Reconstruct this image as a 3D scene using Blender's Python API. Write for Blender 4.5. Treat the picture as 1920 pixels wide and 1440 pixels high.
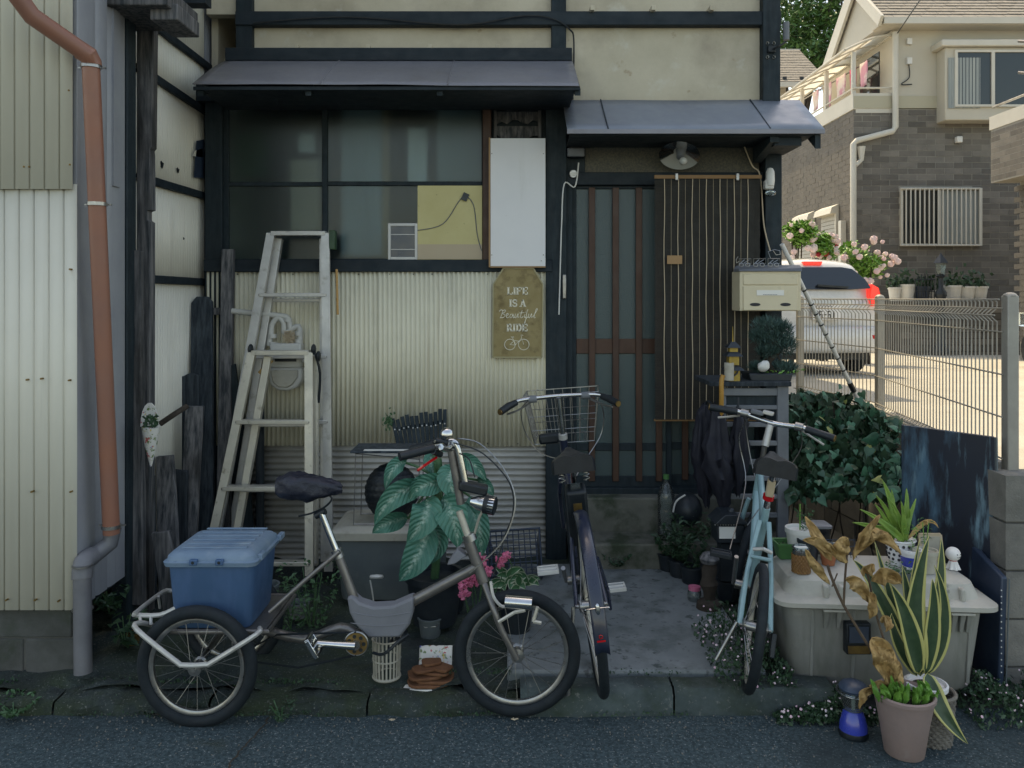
import bpy, math, random
from mathutils import Vector, Matrix, Euler, noise
for o in list(bpy.data.objects): bpy.data.objects.remove(o)
scene = bpy.context.scene
C = scene.collection
Rd = math.radians
PI = math.pi
random.seed(7)
F = 1500.0; H = 1.6           # focal length in photo pixels, eye height in metres

# ------------------------------------------------------------- camera
cd = bpy.data.cameras.new('camera'); cam = bpy.data.objects.new('camera', cd); C.objects.link(cam)
cam.location = (0, 0, H); cam.rotation_euler = (Rd(90), 0, 0)
cd.sensor_width = 36; cd.lens = 36*F/1920; cd.shift_y = -160/1920
cd.clip_start = .05; cd.clip_end = 900
scene.camera = cam
# ------------------------------------------------------------- sky and sun
SUN_EL, SUN_AZ = 63, 12        # azimuth: degrees left of the view direction
w = bpy.data.worlds.new('World'); scene.world = w; w.use_nodes = True
nt = w.node_tree; bg = nt.nodes['Background']
sky = nt.nodes.new('ShaderNodeTexSky'); sky.sky_type = 'NISHITA'; sky.sun_disc = False
sky.sun_elevation = Rd(SUN_EL); sky.sun_rotation = Rd(-SUN_AZ)
sky.air_density = 1.0; sky.dust_density = 1.5; sky.ozone_density = 1.0
nt.links.new(sky.outputs[0], bg.inputs[0]); bg.inputs[1].default_value = .15
ld = bpy.data.lights.new('sun', 'SUN'); sun = bpy.data.objects.new('sun', ld); C.objects.link(sun)
ld.energy = 2.0; ld.angle = Rd(.5); ld.color = (1, .93, .80)
sd = Vector((-math.sin(Rd(SUN_AZ))*math.cos(Rd(SUN_EL)), math.cos(Rd(SUN_AZ))*math.cos(Rd(SUN_EL)), math.sin(Rd(SUN_EL))))
sun.rotation_euler = sd.to_track_quat('Z', 'Y').to_euler(); sun.location = (0, 0, 30)
vs = scene.view_settings; vs.view_transform = 'Standard'; vs.look = 'None'; vs.gamma = 1; vs.exposure = 1.38
vs.use_white_balance = True; vs.white_balance_temperature = 9200; vs.white_balance_tint = 8
scene.render.engine = 'CYCLES'

# ------------------------------------------------------------- helpers
def P(x, y, d): return Vector(((x-960)*d/F, d, H-(y-560)*d/F))
def fx(x): return (x-960)*4.73/F
def fz(y): return H-(y-560)*4.73/F
def V(*a): return Vector(a)
def cr(pts, k=6, closed=False):
    p = [Vector(q) for q in pts]; out = []; n = len(p)
    for i in range(n if closed else n-1):
        if closed: a, b, c, d = p[(i-1) % n], p[i], p[(i+1) % n], p[(i+2) % n]
        else: a, b, c, d = p[max(i-1, 0)], p[i], p[i+1], p[min(i+2, n-1)]
        for j in range(k):
            t = j/k
            out.append(.5*((2*b)+(c-a)*t+(2*a-5*b+4*c-d)*t*t+(3*b-a-3*c+d)*t**3))
    if not closed: out.append(p[-1])
    return out
def rotm(ax, deg): return Matrix.Rotation(Rd(deg), 3, ax)
ORG = {}
class MB:
    def __init__(s): s.v = []; s.f = []; s.u = []; s.hasuv = False
    def add(s, vs_, fs, us=None):
        b = len(s.v); s.v += [Vector(q) for q in vs_]
        for i, f in enumerate(fs):
            s.f.append([b+k for k in f]); s.u.append(us[i] if us else None)
        if us: s.hasuv = True
        return s
    def box(s, c, sz, rot=None):
        c = Vector(c); x, y, z = (q/2 for q in sz); vv = []
        for dx in (-x, x):
            for dy in (-y, y):
                for dz in (-z, z):
                    q = Vector((dx, dy, dz))
                    if rot: q = rot @ q
                    vv.append(c+q)
        return s.add(vv, [(0, 1, 3, 2), (4, 6, 7, 5), (0, 4, 5, 1), (2, 3, 7, 6), (0, 2, 6, 4), (1, 5, 7, 3)])
    def bx(s, x0, x1, y0, y1, z0, z1): return s.box(((x0+x1)/2, (y0+y1)/2, (z0+z1)/2), (abs(x1-x0), abs(y1-y0), abs(z1-z0)))
    def bar(s, a, b, w_, h_, up=(0, 0, 1)):
        a = Vector(a); b = Vector(b); t = (b-a).normalized(); u = Vector(up)
        sd_ = t.cross(u)
        if sd_.length < 1e-4: sd_ = t.cross(Vector((0, 1, 0)))
        sd_.normalize(); u = sd_.cross(t).normalized(); vv = []
        for p in (a, b):
            for i, j in ((-1, -1), (1, -1), (1, 1), (-1, 1)): vv.append(p+sd_*w_/2*i+u*h_/2*j)
        return s.add(vv, [(0, 3, 2, 1), (4, 5, 6, 7), (0, 1, 5, 4), (1, 2, 6, 5), (2, 3, 7, 6), (3, 0, 4, 7)])
    def tube(s, pts, r, n=8, closed=False):
        p = [Vector(q) for q in pts]; m = len(p); rr = r if isinstance(r, (list, tuple)) else [r]*m
        T = []
        for i in range(m):
            if closed: t = p[(i+1) % m]-p[(i-1) % m]
            else: t = p[min(i+1, m-1)]-p[max(i-1, 0)]
            T.append(t.normalized() if t.length > 1e-9 else Vector((0, 0, 1)))
        nrm = T[0].orthogonal().normalized(); vv = []
        for i in range(m):
            nrm = (nrm-T[i]*nrm.dot(T[i]))
            nrm = nrm.normalized() if nrm.length > 1e-6 else T[i].orthogonal().normalized()
            bn = T[i].cross(nrm)
            for k in range(n):
                a = 2*PI*k/n; vv.append(p[i]+(nrm*math.cos(a)+bn*math.sin(a))*rr[i])
        fs = []
        for i in range(m if closed else m-1):
            j = (i+1) % m
            for k in range(n): fs.append((i*n+k, i*n+(k+1) % n, j*n+(k+1) % n, j*n+k))
        if not closed: fs += [tuple(range(n-1, -1, -1)), tuple((m-1)*n+k for k in range(n))]
        return s.add(vv, fs)
    def cyl(s, a, b, r0, r1=None, n=16): return s.tube([a, b], [r0, r0 if r1 is None else r1], n)
    def lathe(s, prof, c=(0, 0, 0), n=24, rot=None, wob=0):
        c = Vector(c); vv = []; fs = []; m = len(prof)
        for r, z in prof:
            for k in range(n):
                a = 2*PI*k/n; rr = max(r, 1e-5)
                q = Vector((rr*math.cos(a), rr*math.sin(a), z))
                if wob: q += noise.noise_vector(q*9+c*3)*wob
                if rot: q = rot @ q
                vv.append(c+q)
        for i in range(m-1):
            for k in range(n): fs.append((i*n+k, i*n+(k+1) % n, (i+1)*n+(k+1) % n, (i+1)*n+k))
        return s.add(vv, fs)
    def prism(s, pts, vec):
        p = [Vector(q) for q in pts]; n = len(p); vec = Vector(vec)
        return s.add(p+[q+vec for q in p], [tuple(range(n-1, -1, -1)), tuple(range(n, 2*n))]+[(i, (i+1) % n, n+(i+1) % n, n+i) for i in range(n)])
    def grid(s, fn, nu, nv, cu=False, uv=True):
        vv = []; fs = []; us = []
        for i in range(nu+(0 if cu else 1)):
            for j in range(nv+1): vv.append(fn(i/nu, j/nv))
        M = nu
        for i in range(M):
            i2 = (i+1) % nu if cu else i+1
            for j in range(nv):
                fs.append((i*(nv+1)+j, i2*(nv+1)+j, i2*(nv+1)+j+1, i*(nv+1)+j+1))
                us.append(((i/nu, j/nv), ((i+1)/nu, j/nv), ((i+1)/nu, (j+1)/nv), (i/nu, (j+1)/nv)))
        return s.add(vv, fs, us if uv else None)
    def ball(s, c, r, n=12, m=8, rot=None):
        r = r if isinstance(r, (tuple, list)) else (r, r, r); c = Vector(c)
        def fn(u, v):
            a = 2*PI*u; b = PI*(v-.5)*.999
            q = Vector((r[0]*math.cos(a)*math.cos(b), r[1]*math.sin(a)*math.cos(b), r[2]*math.sin(b)))
            return c+(rot @ q if rot else q)
        return s.grid(fn, n, m, cu=True, uv=False)
    def build(s, name, m, parent=None, label=None, cat=None, group=None, kind=None, bev=0, smooth=38, solid=0, sub=0):
        me = bpy.data.meshes.new(name)
        lo = [min(q[i] for q in s.v) for i in range(3)]; hi = [max(q[i] for q in s.v) for i in range(3)]
        c = Vector([(a+b)/2 for a, b in zip(lo, hi)])
        if parent is None: c.z = lo[2]
        me.from_pydata([q-c for q in s.v], [], s.f)
        if s.hasuv:
            ul = me.uv_layers.new(name='UVMap'); li = 0
            for f, u in zip(s.f, s.u):
                for k in range(len(f)):
                    if u: ul.data[li].uv = u[k]
                    li += 1
        me.update()
        if smooth:
            me.polygons.foreach_set('use_smooth', [True]*len(me.polygons)); me.set_sharp_from_angle(angle=Rd(smooth))
        if m: me.materials.append(m)
        o = bpy.data.objects.new(name, me); C.objects.link(o)
        if parent:
            o.parent = parent; o.location = c-ORG[parent]
        else: o.location = c
        ORG[o] = c.copy()
        if bev:
            b = o.modifiers.new('bevel', 'BEVEL'); b.width = bev; b.segments = 2; b.limit_method = 'ANGLE'; b.angle_limit = Rd(40)
        if solid:
            b = o.modifiers.new('solid', 'SOLIDIFY'); b.thickness = solid; b.offset = 0
        if sub:
            b = o.modifiers.new('sub', 'SUBSURF'); b.levels = sub; b.render_levels = sub
        tag(o, label, cat, group, kind)
        return o
def tag(o, label=None, cat=None, group=None, kind=None):
    for k, q in (('label', label), ('category', cat), ('group', group), ('kind', kind)):
        if q: o[k] = q
    return o
def thing(name, label, cat, loc=(0, 0, 0), group=None, local=False, rot=None):
    o = bpy.data.objects.new(name, None); C.objects.link(o); o.location = loc; o.empty_display_size = .1
    if rot: o.rotation_euler = rot
    ORG[o] = Vector((0, 0, 0)) if local else Vector(loc)
    return tag(o, label, cat, group)
def inst(src, name, parent, loc, rot=None, scale=None, m=None):
    o = bpy.data.objects.new(name, src.data if hasattr(src, 'data') else src); C.objects.link(o); o.parent = parent
    o.location = Vector(loc)-ORG[parent]
    if rot is not None:
        if isinstance(rot, Matrix): o.rotation_mode = 'QUATERNION'; o.rotation_quaternion = rot.to_quaternion()
        else: o.rotation_euler = rot
    if scale is not None: o.scale = (scale,)*3 if isinstance(scale, (int, float)) else scale
    return o
def mesh_only(mb, name, m, smooth=38):
    o = mb.build(name, m, smooth=smooth); me = o.data; c = o.location.copy()
    me.transform(Matrix.Translation(c)); bpy.data.objects.remove(o); return me

# ------------------------------------------------------------- materials
MT = {}
def new_mat(name):
    m = bpy.data.materials.new(name); m.use_nodes = True; t = m.node_tree
    return m, t, t.nodes['Principled BSDF'], lambda k: t.nodes.new('ShaderNode'+k), t.links.new
def col4(c): return (c[0], c[1], c[2], 1)
def mixc(t, fac, a, b):
    n = t.nodes.new('ShaderNodeMix'); n.data_type = 'RGBA'; L = t.links.new
    for sock, q in ((n.inputs[0], fac), (n.inputs[6], a), (n.inputs[7], b)):
        if isinstance(q, (int, float)): sock.default_value = q
        elif isinstance(q, tuple): sock.default_value = col4(q)
        else: L(q, sock)
    return n.outputs[2]
def nmask(t, co, sc, lo, hi, st=(1, 1, 1), det=6, off=0):
    L = t.links.new; mp = t.nodes.new('ShaderNodeMapping'); mp.inputs['Scale'].default_value = st; mp.inputs['Location'].default_value = (off, off*.7, off*1.3); L(co, mp.inputs[0])
    n = t.nodes.new('ShaderNodeTexNoise'); n.inputs['Scale'].default_value = sc; n.inputs['Detail'].default_value = det; n.inputs['Roughness'].default_value = .62; L(mp.outputs[0], n.inputs['Vector'])
    r = t.nodes.new('ShaderNodeMapRange'); r.inputs['From Min'].default_value = lo; r.inputs['From Max'].default_value = hi; L(n.outputs[0], r.inputs[0])
    return r.outputs[0], n.outputs[0]
def mat(name, c, c2=None, sc=8, lo=.35, hi=.65, rough=.6, metal=0, bump=0, bsc=60, st=(1, 1, 1), dirt=(), rnd=0, spec=.5, sheen=0, coat=0, tr=0, dist=.004):
    if name in MT: return MT[name]
    m, t, b, N, L = new_mat(name)
    g = N('NewGeometry'); co = g.outputs['Position']; out = None
    if c2 is not None:
        f, _ = nmask(t, co, sc, lo, hi, st); out = mixc(t, f, c, c2)
    for i, dd in enumerate(dirt):
        dc, ds, dl, dh, da = dd[:5]; dst = dd[5] if len(dd) > 5 else (1, 1, 1)
        f, _ = nmask(t, co, ds, dl, dh, dst, off=3.1*(i+1))
        mu = N('Math'); mu.operation = 'MULTIPLY'; mu.inputs[1].default_value = da; L(f, mu.inputs[0]); mu.use_clamp = True
        out = mixc(t, mu.outputs[0], out if out else c, dc)
    if rnd:
        oi = N('ObjectInfo'); h = N('HueSaturation'); r = N('MapRange'); r.inputs['To Min'].default_value = 1-rnd; r.inputs['To Max'].default_value = 1+rnd
        L(oi.outputs['Random'], r.inputs[0]); L(r.outputs[0], h.inputs['Value'])
        if out: L(out, h.inputs['Color'])
        else: h.inputs['Color'].default_value = col4(c)
        out = h.outputs[0]
    if out: L(out, b.inputs['Base Color'])
    else: b.inputs['Base Color'].default_value = col4(c)
    b.inputs['Roughness'].default_value = rough; b.inputs['Metallic'].default_value = metal; b.inputs['Specular IOR Level'].default_value = spec
    if coat: b.inputs['Coat Weight'].default_value = coat; b.inputs['Coat Roughness'].default_value = .08
    if rough > .12 and not tr:
        f, _ = nmask(t, co, 14, .3, .7); r = N('MapRange'); r.inputs['To Min'].default_value = max(.03, rough-.09); r.inputs['To Max'].default_value = min(1, rough+.12); L(f, r.inputs[0]); L(r.outputs[0], b.inputs['Roughness'])
    if tr: b.inputs['Transmission Weight'].default_value = tr
    if bump:
        _, nn = nmask(t, co, bsc, 0, 1, st); bp = N('Bump'); bp.inputs['Strength'].default_value = bump; bp.inputs['Distance'].default_value = dist; L(nn, bp.inputs['Height']); L(bp.outputs[0], b.inputs['Normal'])
    MT[name] = m; return m
def glass(name, tint, dif, fac, gl=.08, rough=.1, bump=0, bsc=80, trl=False, refr=0, gcol=1.):
    m, t, b, N, L = new_mat(name); t.nodes.remove(b); o = t.nodes['Material Output']
    tr = N('BsdfRefraction' if refr else 'BsdfTransparent'); tr.inputs[0].default_value = col4(tint)
    if refr: tr.inputs['Roughness'].default_value = refr; tr.inputs['IOR'].default_value = 1.35
    df = N('BsdfTranslucent' if trl else 'BsdfDiffuse'); df.inputs[0].default_value = col4(dif)
    m1 = N('MixShader'); m1.inputs[0].default_value = fac; L(tr.outputs[0], m1.inputs[1]); L(df.outputs[0], m1.inputs[2])
    g = N('BsdfGlossy'); g.inputs[0].default_value = (gcol, gcol, gcol, 1); g.inputs['Roughness'].default_value = rough
    fr = N('Fresnel'); fr.inputs[0].default_value = 1.5
    m2 = N('MixShader'); L(fr.outputs[0], m2.inputs[0]); L(m1.outputs[0], m2.inputs[1]); L(g.outputs[0], m2.inputs[2]); L(m2.outputs[0], o.inputs[0])
    if bump:
        geo = N('NewGeometry'); _, nn = nmask(t, geo.outputs['Position'], bsc, 0, 1); bp = N('Bump'); bp.inputs['Strength'].default_value = bump; bp.inputs['Distance'].default_value = .003
        L(nn, bp.inputs['Height']); L(bp.outputs[0], g.inputs['Normal']); L(bp.outputs[0], fr.inputs['Normal'])
    MT[name] = m; return m
def uvleaf(name, edge, mid, dark, mode, rough=.45):
    m, t, b, N, L = new_mat(name); tc = N('UVMap'); sp = N('SeparateXYZ'); L(tc.outputs[0], sp.inputs[0])
    a = N('Math'); a.operation = 'SUBTRACT'; a.inputs[1].default_value = .5; L(sp.outputs[1], a.inputs[0])
    ab = N('Math'); ab.operation = 'ABSOLUTE'; L(a.outputs[0], ab.inputs[0])
    g = N('NewGeometry'); f, nz = nmask(t, g.outputs['Position'], 30, .3, .7)
    ad = N('Math'); ad.operation = 'MULTIPLY_ADD'; L(nz, ad.inputs[0]); ad.inputs[1].default_value = .22 if mode == 'mid' else .05; L(ab.outputs[0], ad.inputs[2])
    r = N('MapRange'); L(ad.outputs[0], r.inputs[0])
    if mode == 'mid': r.inputs['From Min'].default_value = .1; r.inputs['From Max'].default_value = .28
    else: r.inputs['From Min'].default_value = .36; r.inputs['From Max'].default_value = .39
    base = mixc(t, f, edge if mode == 'mid' else mid, dark)
    c = mixc(t, r.outputs[0], mid if mode == 'mid' else base, base if mode == 'mid' else edge)
    if mode == 'mid':      # fine side veins
        ma = N('Math'); ma.operation = 'MULTIPLY_ADD'; L(ab.outputs[0], ma.inputs[0]); ma.inputs[1].default_value = -.55; L(sp.outputs[0], ma.inputs[2])
        wv_ = N('Math'); wv_.operation = 'SINE'; m5 = N('Math'); m5.operation = 'MULTIPLY'; m5.inputs[1].default_value = 58; L(ma.outputs[0], m5.inputs[0]); L(m5.outputs[0], wv_.inputs[0])
        bpv = N('Bump'); bpv.inputs['Strength'].default_value = .4; bpv.inputs['Distance'].default_value = .004; L(wv_.outputs[0], bpv.inputs['Height']); L(bpv.outputs[0], b.inputs['Normal'])
        rv_ = N('MapRange'); rv_.inputs['From Min'].default_value = .55; rv_.inputs['From Max'].default_value = 1; rv_.inputs['To Max'].default_value = .07; L(wv_.outputs[0], rv_.inputs[0]); base = mixc(t, rv_.outputs[0], base, mid)
        c = mixc(t, r.outputs[0], mid, base)
    if mode == 'mid':      # broken pale feathering
        f2, _ = nmask(t, g.outputs['Position'], 60, .42, .6, off=4); c = mixc(t, f2, c, base)
    L(c, b.inputs['Base Color']); b.inputs['Roughness'].default_value = rough
    MT[name] = m; return m
MOSS = (.03, .045, .022)
mat('wood_dark', (.002, .010, .015), (.010, .023, .030), 45, rough=.7, bump=.5, bsc=30, st=(1, 1, .12))
mat('wood_dark_h', (.002, .009, .015), (.009, .020, .028), 10, rough=.7, bump=.5, bsc=30, st=(.12, 1, 1))
mat('wood_brown', (.048, .02, .012), (.085, .036, .019), 12, rough=.55, bump=.3, bsc=30, st=(1, 1, .1))
mat('wood_grey', (.03, .036, .042), (.19, .18, .18), 55, lo=.36, hi=.68, rough=.85, bump=.9, bsc=36, st=(1, 1, .08), dirt=[((.02, .018, .016), 5, .5, .65, .8, (1, 1, .3))], rnd=.25)
mat('wood_blue', (.008, .015, .022), (.055, .07, .082), 50, lo=.4, hi=.72, rough=.8, bump=.8, bsc=30, st=(1, 1, .08), rnd=.3)
mat('plaster', (.60, .53, .41), (.50, .44, .33), 3, rough=.9, bump=.25, bsc=90, dirt=[((.25, .2, .15), 2.2, .52, .75, .55), ((.62, .6, .53), 5, .6, .68, .45), ((.3, .2, .12), 9, .66, .72, .5)])
mat('plaster_dark', (.09, .09, .078), (.15, .135, .105), 90, lo=.4, hi=.62, rough=.95, bump=.9, bsc=150)
mat('cream_metal', (.76, .71, .56), (.70, .655, .515), 2.5, rough=.5, dirt=[((.42, .37, .28), 3, .58, .85, .3, (6, 1, .35)), ((.50, .47, .38), 1.2, .5, .8, .4), ((.30, .20, .12), 2.2, .64, .74, .45, (13, 1, .3)), ((.34, .33, .26), 2.6, .55, .75, .4, (3, 1, .8)), ((.2, .12, .07), 26, .74, .78, .7)], bump=.1, bsc=8)
mat('grey_metal', (.58, .55, .50), (.48, .46, .42), 4, rough=.45, metal=.25, dirt=[((.16, .13, .1), 3, .5, .8, .6, (1, 1, 3))], bump=.1, bsc=10)
mat('shed_metal', (.64, .605, .51), (.59, .56, .475), 1.4, rough=.5, dirt=[((.64, .62, .56), 1.2, .55, .8, .2), ((.36, .33, .27), 4, .6, .85, .4, (5, 1, .2)), ((.18, .1, .05), 30, .76, .79, .8)], bump=.08, bsc=6)
mat('flashing', (.33, .34, .36), (.27, .28, .31), 3, rough=.5, metal=.2, dirt=[((.2, .2, .21), 6, .55, .75, .5, (4, 4, .3))])
mat('white_sheet', (.78, .74, .65), (.70, .67, .59), 2, rough=.55, dirt=[((.4, .36, .3), 2.5, .55, .8, .5, (1, 3, .4))])
mat('copper_pipe', (.30, .12, .075), (.245, .11, .08), 3, rough=.42, dirt=[((.22, .13, .11), 2, .5, .8, .5)], spec=.5)
mat('pvc_grey', (.17, .17, .185), (.12, .12, .13), 5, rough=.5, dirt=[((.25, .23, .22), 3, .6, .8, .5)])
mat('canopy_metal', (.24, .235, .265), (.195, .192, .215), 2.2, rough=.42, metal=.15, dirt=[((.27, .255, .25), 3, .5, .8, .4, (.5, 3, 3)), ((.11, .09, .09), 5, .6, .8, .4)], bump=.15, bsc=5)
mat('canopy_blue', (.225, .25, .295), (.19, .21, .25), 2.5, rough=.38, metal=.15, dirt=[((.34, .36, .40), 9, .55, .75, .4)], bump=.12, bsc=5)
mat('white_paint', (.74, .73, .73), (.70, .69, .70), 2, rough=.4, dirt=[((.55, .53, .5), 3, .6, .8, .35, (3, 3, .4)), ((.5, .47, .42), 30, .68, .72, .4)])
mat('white_plastic', (.66, .65, .62), (.58, .57, .54), 6, rough=.45, rnd=.06)
mat('bare_wood', (.35, .2, .09), None, rough=.6)
mat('black', (.004, .008, .012), (.009, .015, .02), 20, rough=.5)
mat('black_gloss', (.01, .011, .013), None, rough=.18)
mat('rubber', (.002, .006, .010), (.005, .012, .017), 30, rough=.75, bump=.3, bsc=200)
mat('chrome', (.62, .62, .63), (.5, .5, .5), 20, rough=.16, metal=1)
mat('steel', (.36, .36, .36), (.27, .26, .25), 18, rough=.32, metal=.9, dirt=[((.16, .09, .05), 30, .6, .75, .5)])
mat('alu', (.56, .545, .52), (.47, .46, .44), 9, rough=.42, metal=.45, dirt=[((.25, .22, .18), 18, .58, .72, .6), ((.62, .61, .58), 40, .66, .72, .6)], bump=.2, bsc=80)
mat('alu_front', (.60, .56, .48), (.50, .47, .40), 9, rough=.42, metal=.4, dirt=[((.22, .19, .14), 20, .6, .72, .7)], bump=.2, bsc=80)
mat('road', (.018, .040, .048), (.058, .096, .108), 70, lo=.42, hi=.62, rough=.9, bump=1.0, bsc=120, dirt=[((.34, .36, .36), 120, .59, .66, .75), ((.012, .026, .032), 1.1, .48, .62, .75), ((.10, .12, .125), .8, .58, .7, .45), ((.03, .036, .02), 3, .62, .72, .5)], dist=.008)
mat('kerb', (.07, .094, .094), (.032, .048, .048), 7, rough=.92, bump=.8, bsc=70, dirt=[(MOSS, 4, .45, .68, .85), ((.22, .215, .2), 60, .6, .68, .5)], rnd=.1)
mat('yard', (.016, .029, .030), (.042, .06, .058), 9, rough=.95, bump=1, bsc=40, dirt=[(MOSS, 5, .4, .62, .85), ((.22, .22, .2), 110, .60, .66, .75), ((.012, .016, .018), 2.5, .5, .65, .8)], dist=.012)
mat('kerb_old', (.042, .058, .055), (.018, .028, .028), 12, rough=.95, bump=1.2, bsc=50, dirt=[(MOSS, 6, .42, .6, .9), ((.2, .2, .18), 90, .6, .66, .7)], dist=.012)
mat('saddle_vinyl', (.008, .010, .014), (.014, .017, .022), 30, rough=.42)
mat('slab', (.205, .228, .235), (.15, .172, .178), 4, rough=.9, bump=.6, bsc=60, dirt=[((.07, .088, .084), 6, .50, .66, .7), ((.30, .31, .315), 2, .5, .75, .5), ((.035, .05, .048), 14, .60, .66, .75), (MOSS, 1.6, .58, .75, .7), ((.05, .05, .05), 22, .6, .66, .6)])
mat('step', (.17, .165, .14), (.11, .11, .09), 6, rough=.92, bump=.7, bsc=60, dirt=[(MOSS, 5, .5, .66, .9)])
mat('block', (.24, .225, .20), (.17, .16, .145), 9, rough=.95, bump=.9, bsc=110, dirt=[((.10, .1, .085), 3, .5, .7, .6), ((.3, .29, .27), 60, .62, .7, .5)], rnd=.14)
mat('block_dark', (.10, .1, .095), (.06, .062, .055), 8, rough=.95, bump=.9, bsc=90, dirt=[(MOSS, 4, .5, .65, .7)], rnd=.2)
mat('mortar', (.13, .125, .115), (.09, .088, .08), 12, rough=.95, bump=.6, bsc=90)
mat('concrete_lit', (.42, .40, .345), (.36, .345, .295), 1.5, rough=.92, bump=.4, bsc=40, dirt=[((.28, .26, .22), .7, .5, .7, .6), ((.46, .43, .36), 30, .6, .7, .5)])
mat('ground', (.10, .095, .085), (.14, .135, .12), 1, rough=.95, bump=.5, bsc=20)
mat('soil', (.028, .022, .016), (.05, .04, .03), 30, rough=1, bump=1, bsc=60)
mat('blue_box', (.04, .105, .215), (.035, .09, .18), 3, rough=.5, dirt=[((.10, .17, .33), 5, .5, .75, .4, (2, 2, .5))], bump=.1, bsc=30)
mat('blue_lid', (.12, .195, .285), (.17, .25, .335), 6, rough=.55, dirt=[((.32, .37, .41), 9, .52, .75, .6), ((.07, .11, .17), 22, .62, .7, .5)], bump=.1, bsc=30)
mat('frame_grey', (.21, .195, .185), (.16, .15, .143), 12, rough=.35, metal=.6, dirt=[((.09, .055, .035), 25, .6, .72, .6)])
mat('cover_cloth', (.18, .185, .205), (.15, .155, .172), 8, rough=.8, bump=.2, bsc=120)
mat('bag_black', (.006, .008, .018), (.012, .016, .032), 6, rough=.42, bump=.6, bsc=18, dist=.02)
mat('gold_ring', (.28, .18, .06), (.18, .11, .05), 20, rough=.45, metal=.7)
mat('navy', (.010, .015, .034), (.013, .02, .043), 8, rough=.3, coat=.4)
mat('sky_blue', (.26, .43, .46), (.22, .37, .40), 10, rough=.32, coat=.3, dirt=[((.2, .3, .33), 25, .62, .72, .5)])
mat('trunk', (.29, .285, .262), (.24, .236, .216), 4, rough=.7, bump=.2, bsc=90, dirt=[((.13, .14, .115), 3.5, .46, .66, .75, (2, 2, .4)), ((.12, .13, .1), 9, .6, .75, .5, (2, 2, .4)), ((.44, .43, .39), 7, .6, .75, .4)])
mat('trunk_lid', (.47, .45, .40), (.40, .385, .34), 5, rough=.65, bump=.2, bsc=70, dirt=[((.24, .23, .19), 5, .5, .7, .5), ((.14, .14, .11), 12, .62, .72, .6)])
mat('cooler', (.12, .145, .15), (.10, .12, .128), 6, rough=.6, dirt=[((.2, .21, .2), 10, .6, .75, .4)], bump=.1, bsc=60)
mat('cooler_lid', (.44, .41, .34), (.36, .34, .29), 8, rough=.6, dirt=[((.22, .19, .14), 9, .58, .72, .5)])
mat('terracotta', (.42, .14, .06), (.34, .11, .05), 10, rough=.8)
mat('pink_pot', (.29, .205, .185), (.24, .175, .16), 6, rough=.75, bump=.3, bsc=70, dirt=[((.36, .3, .28), 9, .58, .72, .5), ((.16, .13, .11), 4, .55, .75, .5)])
mat('wicker', (.20, .18, .155), (.13, .115, .10), 60, rough=.85, bump=.5, bsc=90)
mat('rattan', (.25, .12, .035), (.18, .08, .025), 50, rough=.6)
mat('blue_plastic', (.025, .05, .36), None, rough=.22, coat=.5)
mat('green_plastic', (.06, .20, .06), (.05, .16, .05), 8, rough=.5)
mat('dry_leaf', (.52, .34, .15), (.40, .24, .09), 14, rough=.8, dirt=[((.18, .09, .04), 30, .6, .72, .7)], bump=.6, bsc=50)
mat('dry_stem', (.12, .08, .05), (.08, .05, .035), 30, rough=.8)
mat('leaf_bright', (.16, .36, .06), (.10, .24, .045), 20, rough=.5)
mat('leaf_mid', (.035, .10, .04), (.06, .14, .06), 25, rough=.5)
mat('leaf_dark', (.018, .05, .025), (.035, .085, .04), 18, rough=.5)
mat('ivy', (.016, .068, .04), (.045, .145, .08), 14, rough=.48, rnd=.35)
mat('ivy_yellow', (.26, .26, .06), (.16, .20, .06), 20, rough=.5)
mat('glint_lens', (.5, .01, .015), None, rough=.15)
_b = MT['glint_lens'].node_tree.nodes['Principled BSDF']; _b.inputs['Emission Color'].default_value = (1, .05, .04, 1); _b.inputs['Emission Strength'].default_value = .35  # red glow put into the car lamp lenses to suggest a sun glint
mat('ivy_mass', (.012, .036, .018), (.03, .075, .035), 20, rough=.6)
mat('pine_needle', (.03, .075, .065), (.06, .12, .105), 18, rough=.6)
mat('bark', (.06, .045, .035), (.035, .027, .02), 30, rough=.95, bump=.9, bsc=70)
mat('tree_leaf', (.035, .10, .03), (.07, .17, .04), 1.2, rough=.55)
mat('cactus', (.20, .32, .055), (.13, .25, .045), 25, rough=.5)
mat('petal_pink', (.55, .10, .20), (.68, .2, .32), 40, rough=.6)
mat('petal_white', (.78, .68, .66), (.75, .5, .52), 6, rough=.6)
mat('petal_red', (.35, .01, .02), None, rough=.6)
mat('tiny_flower', (.75, .66, .68), (.7, .4, .52), 9, rough=.6)
mat('sign_brown', (.27, .20, .08), (.34, .26, .12), 9, lo=.3, hi=.7, rough=.6, dirt=[((.13, .085, .03), 14, .5, .66, .7), ((.36, .30, .16), 40, .6, .7, .5)])
mat('sign_edge', (.36, .31, .18), None, rough=.6)
mat('sign_ink', (.85, .80, .66), (.72, .66, .52), 60, lo=.4, hi=.6, rough=.7)
mat('yellow_board', (.62, .54, .27), (.56, .48, .23), 4, rough=.7, dirt=[((.3, .24, .1), 30, .66, .7, .7)])
mat('solar_cell', (.05, .065, .09), None, rough=.2)
mat('letterbox', (.66, .57, .40), (.60, .515, .36), 5, rough=.5, dirt=[((.3, .25, .16), 9, .6, .75, .5)])
mat('label_paper', (.75, .73, .68), None, rough=.7)
mat('ink', (.03, .03, .035), None, rough=.7)
mat('rack', (.17, .18, .195), (.13, .14, .155), 10, rough=.6)
mat('umbrella', (.004, .005, .012), (.008, .009, .02), 5, rough=.7)
mat('amber_handle', (.40, .20, .04), None, rough=.3)
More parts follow.
